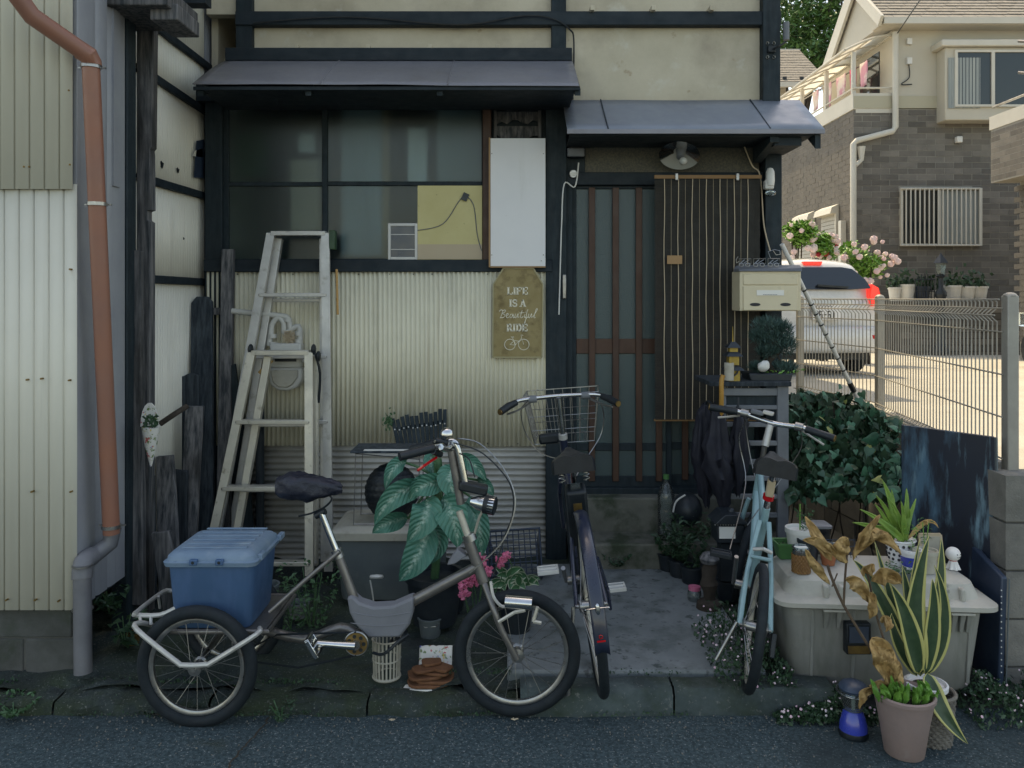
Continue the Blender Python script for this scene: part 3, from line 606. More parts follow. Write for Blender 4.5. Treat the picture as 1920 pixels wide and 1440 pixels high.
# lintel panel and door
fb('lintel_panel', 1096, 1428, 245, 324, 4.78, 4.86, MT['plaster_dark'], bev=0); fb('beam', 1062, 1434, 322, 346, 4.745, 4.88, WH); fb('post', 1060, 1098, 246, 325, 4.765, 4.86, WD)
fb('door_jamb', 1062, 1074, 345, 925, 4.745, 4.9, WD); fb('threshold', 1062, 1432, 915, 932, 4.73, 4.95, WD)
def leaf_door(x0, x1, Y, muls):
    f = MB()
    f.bx(fx(x0), fx(x0+10), Y, Y+.035, fz(918), fz(346)); f.bx(fx(x1-10), fx(x1), Y, Y+.035, fz(918), fz(346))
    for y0, y1 in ((346, 352), (896, 918), (834, 848)): f.bx(fx(x0+10), fx(x1-10), Y+.001, Y+.034, fz(y1), fz(y0))
    d_ = f.build('door_leaf', MT['wood_dark'], oh, bev=.003)
    MB().bx(fx(x0+10), fx(x1-10), Y+.002, Y+.033, fz(664), fz(636)).build('middle_rail', MT['wood_brown'], d_, bev=.003)
    for mx in muls: MB().bx(fx(mx-6), fx(mx+6), Y-.012, Y+.001, fz(905), fz(350)).build('mullion', MT['wood_brown'], d_, bev=.003)
    e = [x0+9]+list(muls)+[x1-9]
    for y0, y1 in ((351, 637), (663, 835), (847, 897)):
        for a_, b_ in zip(e[:-1], e[1:]): MB().bx(fx(a_), fx(b_), Y+.014, Y+.018, fz(y1), fz(y0)).build('pane', MT['frosted'], d_)
leaf_door(1072, 1262, 4.775, (1111, 1156, 1200, 1238)); leaf_door(1250, 1434, 4.815, (1290, 1335, 1385))
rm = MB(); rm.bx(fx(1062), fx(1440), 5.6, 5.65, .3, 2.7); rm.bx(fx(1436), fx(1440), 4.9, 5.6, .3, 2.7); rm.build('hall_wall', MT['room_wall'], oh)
MB().bx(fx(1110), fx(1135), 4.80, 4.81, fz(895), fz(855)).build('paper_note', MT['label_paper'], oh)
# body, side walls and roof behind the front
mb = MB(); mb.bx(-1.84, -1.80, 4.9, 11, .1, 5.2); mb.bx(1.5, 1.56, 4.87, 11, .1, 5.2); mb.bx(-1.8, 1.5, 10.9, 11, .1, 5.2); mb.bx(-1.8, 1.5, 5.0, 10.9, 3.05, 3.1); mb.build('side_wall', MT['plaster'], oh)
mb = MB(); mb.prism([V(-1.95, 4.15, 5.15), V(-1.95, 4.15, 5.23), V(-1.95, 7.9, 6.6), V(-1.95, 11.6, 5.23), V(-1.95, 11.6, 5.15)], V(3.62, 0, 0)); mb.build('roof', MT['shingle'], oh)
mb = MB(); mb.bx(-1.8, 2.3, 11.05, 15, .1, 5.6); mb.build('added_wing', MT['plaster'], oh)  # unseen wing, added beneath the roof that shades the parking
mb = MB(); mb.prism([V(2.9, 9.2, 5.66), V(2.9, 9.2, 5.74), V(2.9, 12.2, 6.9), V(2.9, 15.4, 5.74), V(2.9, 15.4, 5.66)], V(-4.8, 0, 0)); mb.build('added_shade_roof', MT['shingle'], oh)  # added out of view, eave placed to cast a shadow over parking and car
# cables and small fittings that belong to the house
mb = MB(); mb.tube(cr([P(475, 43, 4.72), P(650, 32, 4.72), P(860, 46, 4.72), P(980, 30, 4.72), P(1035, 35, 4.72), P(1068, 55, 4.74), P(1076, 80, 4.77), P(1074, 187, 4.77)], 6), .005, 6); mb.build('cable', MT['black'], oh)
mb = MB(); mb.tube(cr([P(1085, 305, 4.70), P(1078, 350, 4.70), P(1058, 345, 4.69), P(1053, 420, 4.69), P(1050, 520, 4.69), P(1048, 590, 4.69)], 6), .0042, 6); mb.build('cable', MT['white_plastic'], oh)
mb = MB(); mb.tube(cr([P(1392, 265, 4.70), P(1410, 310, 4.71), P(1425, 330, 4.69), P(1432, 420, 4.68), P(1444, 470, 4.66)], 6), .004, 6); mb.build('cable', MT['cord_pale'], oh)
fb('latch', 1054, 1061, 515, 560, 4.695, 4.71, MT['steel'])
# ============================================================= RIGHT: block wall, fence, parking, houses
bw = thing('block_wall', 'grey concrete block retaining wall carrying the mesh fence', 'wall', (2.0, 3.25, 0))
me_b = mesh_only(MB().box((0, 0, 0), (.382, .13, .185)), 'block', MT['block']); rk = random.Random(4)
MB().bx(2.01, 4.6, 3.255, 3.36, -.02, .82).build('mortar_core', MT['mortar'], bw)
for row in range(5):
    z = -.08+row*.195+.09; x = 2.0-(row % 2)*.19
    while x < 4.4:
        x0 = max(x, 2.0); w_ = x+.382-x0
        if w_ > .04: inst(me_b, 'block', bw, (x0+w_/2, 3.305+rk.uniform(-.002, .002), z), None, (w_/.382, 1, 1))
        x += .392
# wall under the fence line, running back
A_, B_, C_ = V(2.075, 3.32, 0), V(2.39, 5.2, 0), V(2.25, 6.25, 0)
for p0, p1 in ((A_, B_), (B_, C_)):
    L_ = (p1-p0).length; t = (p1-p0).normalized(); ang = math.atan2(t.y, t.x)
    mb = MB(); mb.bar(p0+V(0, 0, .4)+t*.06, p1+V(0, 0, .42), .09, .84); mb.build('mortar_core', MT['mortar'], bw)
    for row in range(5):
        s_ = .2-(row % 2)*.1
        while s_ < L_-.15:
            q = p0+t*(s_+.19); inst(me_b, 'block', bw, (q.x, q.y, -.08+row*.195+.09), (0, 0, ang), (1, .92, 1)); s_ += .392
fe = thing('mesh_fence', 'beige welded wire mesh fence with square posts on block wall', 'fence', (2.0, 3.3, .83))
ZT = 1.613
def zb(p): return .845
for i, p in enumerate((V(2.098, 3.37, 0), B_, C_)):
    MB().bx(p.x-.024, p.x+.024, p.y-.024, p.y+.024, .80, ZT).build('post', MT['fence'], fe, bev=.004)
    mb = MB(); mb.ball((p.x, p.y, ZT), (.027, .027, .014), 10, 6); mb.build('post_cap', MT['fence'], fe)
    MB().bx(p.x-.045, p.x+.045, p.y-.045, p.y+.045, .80, .828).build('post_foot', MT['mortar'], fe)
prof = [(0, .86), (0, .885), (.022, .905), (0, .925), (0, 1.47), (0, 1.50), (.03, 1.53), (0, 1.56), (0, 1.585), (.012, 1.597)]
for p0, p1, n in ((V(2.098, 3.37, 0), B_, 40), (B_, C_, 22)):
    t = (p1-p0).normalized(); nr = V(t.y, -t.x, 0)*-1
    mb = MB(); mb.tube([V(0, 0, 0)+nr*(a_+.026)+V(0, 0, z) for a_, z in prof], .0034, 5); wm = mesh_only(mb, 'wire', MT['fence'], 60)
    L_ = (p1-p0).length
    for i in range(n):
        q = p0+t*(.04+(L_-.08)*(i+.5)/n); inst(wm, 'vertical_wire', fe, (q.x, q.y, 0))
    for z, o_ in ((.87, .0), (.905, .022), (.925, 0), (1.1, 0), (1.28, 0), (1.46, 0), (1.53, .03), (1.56, 0), (1.597, .012)):
        MB().tube([p0+nr*(o_+.030)+V(0, 0, z), p1+nr*(o_+.030)+V(0, 0, z)], .0038, 5).build('horizontal_wire', MT['fence'], fe)
# striped pole leaning on the fence
po = thing('striped_pole', 'white pole with black bands leaning diagonally on the mesh fence', 'pole', tuple(P(1608, 748, 5.0)))
a, b = P(1466, 458, 4.62), P(1608, 748, 4.98)
MB().tube([a, b], .0135, 10).build('rod', MT['white_plastic'], po)
for t in (.28, .37, .43, .5, .56, .645, .72, .8):
    q = a.lerp(b, t); u = (b-a).normalized(); MB().cyl(q-u*.004, q+u*.004, .0155, n=10).build('band', MT['black'], po)
q = a.lerp(b, .93); MB().cyl(q-u*.05, q+u*.02, .017, n=10).build('grip', MT['black'], po)

# ------------------------------------------------------------- modern house
D0 = 17.5
nh = thing('modern_house', 'two storey cream house with grey brick siding and covered balcony', 'house', (11, 18.5, .5))
X0 = 7.47; zband0, zband1 = 1.6+(560-203)*D0/F, 1.6+(560-180)*D0/F; zeave = 1.6+(560-52)*D0/F
MB().bx(X0+.012, 17, D0+.012, 26, .3, zband0-.01).build('ground_floor_wall', MT['brick_mortar'], nh)
MB().bx(8.32, 17, D0+.01, D0+3.9, zband0, zeave-.05).build('upper_wall', MT['siding_cream'], nh)
MB().bx(X0, 17, D0-.015, D0+.05, zband0, zband1).build('band', MT['band_beige'], nh)
MB().bx(X0-.015, X0+.05, D0-.01, 26, zband0-.02, zband1+.06).build('balcony_band', MT['trim_white'], nh)
MB().bx(X0+.05, 8.32, D0+.0, 26, zband0-.1, zband0+.02).build('balcony_floor', MT['trim_white'], nh)
MB().bx(X0, 8.32, D0-.01, D0+.06, zband1, zband1+.06).build('coping', MT['trim_white'], nh)
# brick courses: front bricks singly, side wall joined
bk = mesh_only(MB().box((0, 0, 0), (.385, .03, .118)), 'brick', MT['brick_siding'], 0); rk = random.Random(11)
cnt = 0; rest = MB(); z = .55; row = 0
cells = []
while z < zband0-.08:
    x = X0-(.2 if row % 2 else 0)
    while x < 12.2:
        x0 = max(x, X0+.002); x1 = x+.393; px = 960+x0*F/D0; py = 560-(z-H)*F/D0
        if x1-x0 > .1 and not (1686 < 960+(x0+x1)/2*F/D0 < 1838 and 352 < py < 462): cells.append((py < 545 and px < 1905, x0, x1, z, rk.uniform(-.004, .004)))
        x += .4
    z += .128; row += 1
rk.shuffle(cells); cells.sort(key=lambda c_: not c_[0])
for i, (vis, x0, x1, z, dy) in enumerate(cells):
    if i < 298: inst(bk, 'brick', nh, ((x0+x1)/2, D0+.022+dy, z), None, ((x1-x0-.008)/.385, 1, 1))
    else: rest.box(((x0+x1)/2, D0+.022+dy, z), (x1-x0-.008, .03, .118))
rest.build('front_bricks', MT['brick_siding'], nh, kind='stuff', smooth=0)
side = MB(); z = .55; row = 0
while z < zband0-.08:
    y = D0+.02-(.2 if row % 2 else 0)
    while y < 24:
        y0 = max(y, D0+.02); side.box((X0+.022+rk.uniform(-.004, .004), (y0+y+.39)/2, z), (.03, y+.39-y0-.006, .118)); y += .4
    z += .128; row += 1
side.build('side_bricks', MT['brick_siding'], nh, kind='stuff', smooth=0)
def hp(x, y, dd=0): return P(x, y, D0+dd)
def hb(name, x0, x1, y0, y1, Y0, Y1, m, par=nh, bev=0):
    a_ = P(x0, y1, D0); b_ = P(x1, y0, D0)
    return MB().bx(a_.x, b_.x, D0+Y0, D0+Y1, a_.z, b_.z).build(name, MT[m], par, bev=bev)
# barred window downstairs
wn = hb('window', 1690, 1836, 356, 458, -.01, .06, 'far_glass_dark')
fr = MB()
for x0, x1, y0, y1 in ((1687, 1691, 353, 461), (1834, 1839, 353, 461), (1691, 1834, 353, 357), (1691, 1834, 457, 461), (1757, 1762, 357, 457)):
    a_ = P(x0, y1, D0); b_ = P(x1, y0, D0); fr.bx(a_.x, b_.x, D0-.06, D0+.02, a_.z, b_.z)
fr.build('frame', MT['trim_white'], wn)
hb('curtain', 1762, 1834, 358, 456, -.014, -.011, 'curtain', wn)
for i in range(17):
    q = 1691+146*(i+.5)/17; hb('bar', q-1.1, q+1.1, 355, 459, -.10, -.08, 'trim_white', wn)
mb = MB(); mb.tube([hp(1688, 353.5, -.09), hp(1838, 353.5, -.09)], .02, 6); mb.tube([hp(1688, 460, -.09), hp(1838, 460, -.09)], .02, 6); mb.build('bar_rail', MT['trim_white'], wn, kind='stuff')
# bay window upstairs
by = hb('bay', 1756, 1990, 98, 232, -.35, .02, 'siding_cream', bev=.02)
hb('bay_roof', 1746, 2000, 86, 98, -.45, .02, 'trim_white', by, bev=.02)
wn = hb('window', 1776, 1910, 108, 204, -.365, -.34, 'far_glass_dark')
fr = MB()
for x0, x1, y0, y1 in ((1772, 1777, 104, 208), (1907, 1913, 104, 208), (1777, 1907, 104, 108), (1777, 1907, 204, 208), (1839, 1845, 108, 204)):
    a_ = P(x0, y1, D0); b_ = P(x1, y0, D0); fr.bx(a_.x, b_.x, D0-.40, D0-.35, a_.z, b_.z)
fr.build('frame', MT['trim_white'], wn)
mb = MB(); mb.grid(lambda u, v: hp(1778+60*u, 108+95*v, -.369)+V(0, .006*math.sin(u*60), 0), 60, 1, uv=False); mb.build('curtain', MT['curtain'], wn)
# roof: courses of lapped shingles
def roof_plane(par, x0, x1, y0, z0, y1, z1, name='shingle_courses'):
    mb = MB(); n = int(math.hypot(y1-y0, z1-z0)/.17)
    up = V(0, z0-z1, y1-y0).normalized() if y1 > y0 else V(0, z1-z0, y0-y1).normalized()
    for i in range(n):
        t0, t1 = i/n, (i+1.15)/n
        pa = V(0, y0+(y1-y0)*t0, z0+(z1-z0)*t0)+up*.024; pb = V(0, y0+(y1-y0)*t1, z0+(z1-z0)*t1)+up*.004
        x = x0; o_ = (i*.13) % .3
        xs_ = [x0]+[x0+o_+.3*j for j in range(int((x1-x0)/.3)+1) if x0 < x0+o_+.3*j < x1]+[x1]
        for a_, b_ in zip(xs_[:-1], xs_[1:]):
            e = up*random.uniform(0, .007)
            mb.prism([V(a_, 0, 0)+pa+e, V(b_-.01, 0, 0)+pa+e, V(b_-.01, 0, 0)+pb, V(a_, 0, 0)+pb], -up*.02)
    return mb.build(name, MT['shingle'], par, kind='stuff', smooth=0)
ze = 7.5
MB().bx(7.95, 17.5, D0-.42, D0-.32, ze-.02, ze+.12).build('gutter', MT['trim_white'], nh)
MB().bx(7.9, 17.5, D0-.34, D0+.05, ze-.03, ze+.0).build('soffit', MT['siding_cream'], nh)
sl_ = .82
roof_plane(nh, 7.86, 17.5, D0-.40, ze+.1, D0+.95, ze+.1+1.35*sl_)
roof_plane(nh, 8.45, 17.5, D0+.95, ze+.1+1.35*sl_, D0+2.0, ze+.1+2.4*sl_)
roof_plane(nh, 8.45, 17.5, D0+4.4, ze+.1, D0+2.0, ze+.1+2.4*sl_)
zr = ze+.1+1.35*sl_
mb = MB(); mb.prism([V(7.98, D0-.3, ze), V(7.98, D0+.95, zr-.06), V(7.98, D0+2.3, ze)], V(.5, 0, 0)); mb.build('gable_wall', MT['siding_cream'], nh)
mb = MB(); mb.prism([V(8.5, D0+.3, ze), V(8.5, D0+2.0, zr+.78), V(8.5, D0+3.9, ze)], V(.3, 0, 0)); mb.build('gable_wall', MT['siding_cream'], nh)
roof_plane(nh, 7.86, 8.5, D0+2.3, ze+.05, D0+.95, zr)
for p0, p1 in ((V(7.88, D0-.42, ze+.03), V(7.88, D0+.95, zr+.03)), (V(7.88, D0+.95, zr+.03), V(7.88, D0+2.4, ze-.05)), (V(8.42, D0+.7, zr-.1), V(8.42, D0+2.0, zr+.9)), (V(8.42, D0+2.0, zr+.9), V(8.42, D0+4.4, ze))):
    MB().bar(p0, p1, .07, .24).build('bargeboard', MT['trim_white'], nh, bev=.01)
for i, px in enumerate((1658, 1724, 1765, 1805, 1883, 1915)):
    q = P(px, 38 if i % 2 else 36, D0-.05); mb = MB(); mb.box(q+V(0, .05, .0), (.09, .05, .07)); mb.build('snow_guard', MT['black'], nh)
# downspout
mb = MB(); mb.tube([hp(1679, 60, -.1), hp(1679, 238, -.1), hp(1674, 246, -.1), hp(1606, 264, -.1), hp(1600, 270, -.1), hp(1600, 520, -.1)], .065, 10); mb.build('downspout', MT['trim_white'], nh)
mb = MB(); mb.tube([hp(1615, 275, -.1), hp(1615, 300, -.1), hp(1604, 310, -.1)], [.09, .05, .05], 8); mb.build('rain_hopper', MT['trim_white'], nh)
hb('porch_light', 1789, 1800, 257, 269, -.12, .0, 'white_plastic', bev=.02)
hb('junction_box', 1699, 1708, 73, 84, -.06, .02, 'white_plastic'); hb('junction_box', 1699, 1708, 109, 121, -.06, .02, 'white_plastic')
mb = MB(); mb.tube(cr([hp(1704, 121, -.03), hp(1705, 145, -.03), hp(1690, 158, -.03), hp(1710, 158, -.03)], 5), .012, 5); mb.build('hanging_wire', MT['black'], nh)
mb = MB(); mb.tube([hp(1683, 62, -.15), P(1725, 0, 15.0), P(1790, -90, 12)], .012, 5); mb.build('service_drop', MT['black'], nh)
# balcony railing, posts, polycarbonate canopy
zb1 = zband1+.06
mb = MB(); mb.tube([V(X0+.02, 25.5, zb1+.12), V(X0+.02, D0+.02, zb1+.12)], .022, 6); mb.build('rail', MT['trim_white'], nh)
mb = MB(); mb.tube([V(X0+.02, D0+.02, zb1+.12), V(8.3, D0+.02, zb1+.12)], .022, 6); mb.build('rail', MT['trim_white'], nh)
zc = 1.6+(560-95)*D0/F
for y in (D0+.1, D0+1.6, D0+3.2, D0+4.8, D0+6.2):
    MB().bx(X0, X0+.08, y-.04, y+.04, zb1, zc).build('canopy_post', MT['trim_white'], nh)
def cvf(u, v):
    a_ = v; return V(X0-.18+1.02*a_, D0+.0+6.6*u, zc+.02+.32*math.sin(a_*PI/2))
n = 9
for i in range(n):
    for j in range(2):
        mb = MB(); mb.grid(lambda u, v: cvf((i+.06+u*.88)/n, (j*.5+.02+v*.46)), 1, 6, uv=False); mb.build('canopy_panel', MT['polycarb'], nh)
for i in range(n+1):
    mb = MB(); mb.tube([cvf(i/n, v/8) for v in range(9)], .028, 6); mb.build('canopy_rib', MT['trim_white'], nh)
for v in (0, .5, 1):
    mb = MB(); mb.tube([cvf(u/8, v) for u in range(9)], .035, 6); mb.build('canopy_purlin', MT['trim_white'], nh)
# clothes drying on the balcony
lw = thing('clothesline', 'washing drying on poles under the balcony canopy', 'laundry', (X0+.5, D0+1.2, zb1))
mb = MB(); mb.tube([V(X0+.55, D0+.4, zb1+.85), V(X0+.35, D0+4, zb1+.85)], .018, 6); mb.build('drying_pole', MT['steel'], lw)
for i, (y, w_, h_, m) in enumerate(((.6, .35, .55, 'laundry'), (1.1, .3, .7, 'laundry_red'), (1.7, .5, .5, 'laundry'), (2.4, .4, .6, 'laundry'), (3.1, .35, .5, 'laundry'))):
    mb = MB(); mb.grid(lambda u, v: V(X0+.52-.055*y+.012*math.sin(v*5+u*4), D0+y+w_*(u-.5), zb1+.86-h_*v), 6, 6, uv=False); mb.build('garment', MT[m], lw, solid=.01)
mb = MB(); mb.bx(8.30, 8.32, D0+.6, D0+1.6, zb1+.1, zb1+1.1); mb.build('balcony_window', MT['far_glass_dark'], nh)
# shuttered windows on the side wall
for y0, y1, z0, z1 in ((D0+.85, D0+1.75, 1.7, 3.55), (D0+2.3, D0+3.3, 2.0, 3.55)):
    sw = MB().bx(X0-.02, X0+.02, y0, y1, z0, z1).build('shutter', MT['shutter'], nh)
    for i in range(int((z1-z0)/.09)): MB().bx(X0-.04, X0-.021, y0+.02, y1-.02, z0+.09*i+.008, z0+.09*i+.08).build('slat', MT['shutter'], sw)
    mb = MB(); mb.prism([V(X0, y0-.06, z1+.22), V(X0-.16, y0-.06, z1+.14), V(X0-.2, y0-.06, z1), V(X0, y0-.06, z1)], V(0, y1-y0+.12, 0)); mb.build('shutter_box', MT['trim_white'], sw)
    MB().bx(X0-.07, X0, y0-.06, y0, z0, z1).build('side_track', MT['trim_white'], sw)
MB().bx(X0-.12, X0, D0+.38, D0+.52, .5, 3.35).build('corner_downpipe', MT['vinyl_white'], nh)

# planter bed, pots and garden lamp before the house
pb = thing('planter_bed', 'raised brick planter bed under the barred window', 'planter', (10, 16.4, .5))
mb = MB(); z = .42; row = 0; rk = random.Random(2)
MB().bx(8.0, 14, 16.02, 17.4, .3, 1.55).build('soil_fill', MT['soil'], pb)
while z < 1.5:
    x = 8.0-(.2 if row % 2 else 0)
    while x < 12.3: inst(bk, 'brick', pb, (x+.2, 16.0, z+.06), None, (1, 1, 1)); x += .4
    z += .128; row += 1
for i, (px, r, hh, m) in enumerate(((1680, .13, .28, 'white_plastic'), (1702, .17, .34, 'white_plastic'), (1730, .17, .3, 'lead_blue'), (1750, .1, .22, 'white_plastic'), (1790, .17, .32, 'white_plastic'), (1815, .17, .30, 'white_plastic'), (1838, .17, .30, 'white_plastic'))):
    x = P(px, 550, 16.2).x; t = thing('flower_pot', ['small white pot at the left end of the planter bed row', 'larger white pot beside the small one on the planter bed', 'dark blue pot among white pots on the planter bed', 'slim white pot just left of the garden lamp post', 'white pot just right of the garden lamp post', 'white pot in the middle of three right of the lamp post', 'white pot at the right end of the planter bed row'][i], 'pot', (x, 16.25, 1.55), 'pots along the planter bed')
    MB().lathe([(0, .0), (r*.72, 0), (r*.95, hh*.86), (r*1.05, hh*.86), (r*1.05, hh), (r*.92, hh), (r*.9, hh-.03), (0, hh-.04)], (x, 16.25, 1.55), 14).build('pot', MT[m], t)
    mb = MB()
    for j in range(60):
        q = V(x, 16.25, 1.55+hh)+V(random.gauss(0, r*.6), random.gauss(0, r*.6), abs(random.gauss(0, .13))); mb.box(q, (.07, .004, .05), Euler((random.random()*3, random.random()*3, random.random()*3)).to_matrix())
    mb.build('foliage', MT['leaf_dark'], t, kind='stuff')
gl = thing('garden_lamp', 'dark iron garden lamp post in front of the barred window', 'lamp', (P(1764, 0, 15.8).x, 15.8, .5)); gx = P(1764, 0, 15.8).x
MB().lathe([(.14, .5), (.14, .6), (.09, .7), (.075, 1.6), (.11, 1.66), (.11, 1.72), (.05, 1.8), (.045, 2.0), (.09, 2.05), (.02, 2.1)], (gx, 15.8, 0), 12).build('column', MT['lantern_dark'], gl)
MB().lathe([(.08, 2.08), (.11, 2.3), (.11, 2.31), (.08, 2.09)], (gx, 15.8, 0), 6).build('lantern_glass', MT['clear'], gl)
MB().lathe([(.15, 2.3), (.1, 2.38), (.03, 2.46), (.0, 2.52)], (gx, 15.8, 0), 6).build('lantern_roof', MT['lantern_dark'], gl)
# iron trellis
tl = thing('trellis', 'dark iron trellis standing left of the garden lamp post', 'trellis', (P(1733, 0, 15.9).x, 15.9, 1.5)); mb = MB()
for i in range(7):
    q = P(1716+6*i, 0, 15.9).x; MB().tube([V(q, 15.9, 1.0), V(q, 15.9, 2.0+.1*math.sin(i/6*PI))], .011, 5).build('upright', MT['lantern_dark'], tl)
for z in (1.5, 1.75, 1.98): MB().tube([V(P(1716, 0, 15.9).x, 15.88, z), V(P(1752, 0, 15.9).x, 15.88, z)], .011, 5).build('crossbar', MT['lantern_dark'], tl)

# ------------------------------------------------------------- brick overhang house at right edge
rh = thing('neighbour_house', 'brick faced house corner with overhanging balcony at the right edge', 'house', (9.5, 12.5, .6))
MB().bx(8.382, 13, 8, 14.0, 3.62, 4.55).build('overhang', MT['brick_mortar'], rh)
MB().bx(8.83, 13, 8.2, 13.9, .3, 3.62).build('lower_wall', MT['brick_mortar'], rh)
MB().bx(8.37, 13, 8, 14.03, 4.55, 4.78).build('coping', MT['trim_white'], rh)
mb = MB(); z = 3.69; row = 0
while z < 4.53:
    y = 11.2-(.15 if row % 2 else 0)
    while y < 13.95:
        y1 = min(y+.29, 13.99); inst(bk, 'brick', rh, (8.392, (y+y1)/2, z), (0, 0, Rd(90)), ((y1-y)/.385, .8, .72)); y += .3
    z += .097; row += 1
mb = MB(); z = .9; row = 0
while z < 3.6:
    y = 11.5-(.15 if row % 2 else 0)
    while y < 13.8: mb.box((8.826, y+.145, z), (.03, .29, .085)); y += .3
    z += .097; row += 1
mb.build('lower_bricks', MT['brick_siding'], rh, kind='stuff', smooth=0)
mb = MB(); mb.tube([V(8.42, 14, 4.95), V(8.42, 9, 4.95)], .02, 6); mb.build('rail', MT['steel'], rh)
for y, z in ((12.5, 5.6), (12.5, 5.1)): 
    mb = MB(); mb.tube([V(8.1, y+.3, z+.12), V(8.5, y-.2, z-.1)], .022, 6); mb.build('drying_arm', MT['steel'], rh)
# house behind
bh = thing('far_house', 'house with grey shingle roof half hidden behind the old house post', 'house', (8, 27, .5))
MB().bx(6.5, 8.9, 26, 32, .3, 1.6+(560-158)*26/F).build('wall', MT['siding_cream'], bh)
roof_plane(bh, 6.3, 10.2, 25.6, 1.6+(560-157)*25.6/F, 28.4, 1.6+(560-94)*28.4/F)
MB().bx(6.3, 10.2, 25.5, 25.6, 1.6+(560-164)*25.6/F, 1.6+(560-155)*25.6/F).build('gutter', MT['trim_white'], bh)
MB().bx(6.3, 10.2, 28.38, 28.6, 1.6+(560-97)*28.4/F, 1.6+(560-92)*28.4/F).build('ridge_cap', MT['trim_white'], bh)
for px in (1471, 1503): q = P(px, 147, 25.9); MB().box(q, (.12, .08, .09)).build('snow_guard', MT['black'], bh)

# ------------------------------------------------------------- trees
def leafmass(mb, n, c, r, sz, rnd, flat=1., shell=.35):
    for i in range(n):
        while 1:
            q = V(rnd.uniform(-1, 1), rnd.uniform(-1, 1), rnd.uniform(-1, 1))
            if shell < q.length < 1: break
        p = Vector(c)+V(q.x*r[0], q.y*r[1], q.z*r[2])
        if noise.noise(p*(1.4/max(r))) < -.22: continue
        s_ = sz*rnd.uniform(.6, 1.3); E = Euler((rnd.uniform(-.9, .9)*flat, rnd.uniform(-.9, .9)*flat, rnd.uniform(0, 6.28))).to_matrix()
        mb.add([p+E @ V(-s_, 0, 0), p+E @ V(0, -s_*.45, -s_*.12), p+E @ V(s_, 0, s_*.1), p+E @ V(0, s_*.45, -s_*.12)], [(0, 1, 2), (0, 2, 3)])
for i, (px, py, d, sc_, lb) in enumerate(((1490, 40, 38, 1.0, 'leafy green tree directly above the far shingle roof'), (1570, -10, 42, 1.2, 'taller leafy tree partly hidden by the cream house gable'), (1440, -60, 46, 1.4, 'dark leafy tree behind the upper right corner post'))):
    q = P(px, py, d); t = thing('tree', lb, 'tree', (q.x, q.y, .4), 'trees behind the houses'); rk = random.Random(20+i)
    MB().tube([V(q.x, q.y, .3), V(q.x+.2, q.y, q.z*.5), V(q.x, q.y, q.z)], [.35*sc_, .25*sc_, .1], 10).build('trunk', MT['bark'], t)
    for j in range(5):
        e = q+V(rk.uniform(-2, 2), rk.uniform(-1.5, 1.5), rk.uniform(-.5, 2.5))*sc_; MB().tube([V(q.x, q.y, q.z*.5+j*.5), e], [.12, .03], 6).build('limb', MT['bark'], t)
    mb = MB()
    for j in range(9): leafmass(mb, 900, q+V(rk.uniform(-3, 3), rk.uniform(-1.5, 1.5), rk.uniform(-3, 3))*sc_, (1.7*sc_, 1.5*sc_, 1.3*sc_), .16, rk)
    mb.build('crown', MT['tree_leaf'], t, kind='stuff', smooth=0)

# ------------------------------------------------------------- roses
def rose(lb, px, py, d, rx, rz_, nb, seed, pinks, base):
    q = P(px, py, d); t = thing('rose_bush', lb, 'rose bush', (q.x, d, base), 'rose bushes behind the white car'); rk = random.Random(seed); mb = MB()
    for j in range(5): MB().tube([V(q.x+rk.uniform(-.1, .1), d, base), V(q.x+rk.uniform(-.3, .3)*rx, d+rk.uniform(-.2, .2), q.z)], [.02, .01], 6).build('stem', MT['bark'], t)
    for j in range(5): leafmass(mb, 240, q+V(rk.uniform(-.6, .6)*rx, rk.uniform(-.2, .2), rk.uniform(-.6, .6)*rz_), (rx*.55, .3, rz_*.5), .055, rk)
    mb.build('foliage', MT['leaf_bright'], t, kind='stuff', smooth=0)
    bm_ = MB(); bm_.ball((0, 0, 0), (.052, .052, .042), 9, 6)
    for v_ in bm_.v: v_ *= 1+.45*noise.noise(v_*70)
    for nm, m in (('w', 'petal_white'), ('r', 'petal_red')):
        if nm+'b' not in MT: MT[nm+'b'] = mesh_only(bm_, 'bloom', MT[m], 20)
    for j in range(nb):
        a_ = rk.uniform(0, 6.28); s_ = rk.uniform(.4, 1.05)
        inst(MT['rb' if rk.random() < pinks else 'wb'], 'bloom', t, q+V(math.cos(a_)*s_*rx, -rk.uniform(.1, .34), math.sin(a_)*s_*rz_), None, rk.uniform(.6, 1.25))
rose('pale pink rose bush rising highest beside the grey shutters', 1492, 452, 13.2, .24, .33, 16, 1, .0, .5)
rose('rose bush with a dark red bloom behind the car roof', 1540, 462, 13.6, .28, .26, 18, 2, .14, .5)
rose('full pale rose bush right of the white car', 1622, 488, 12.6, .36, .34, 30, 3, .0, .5)

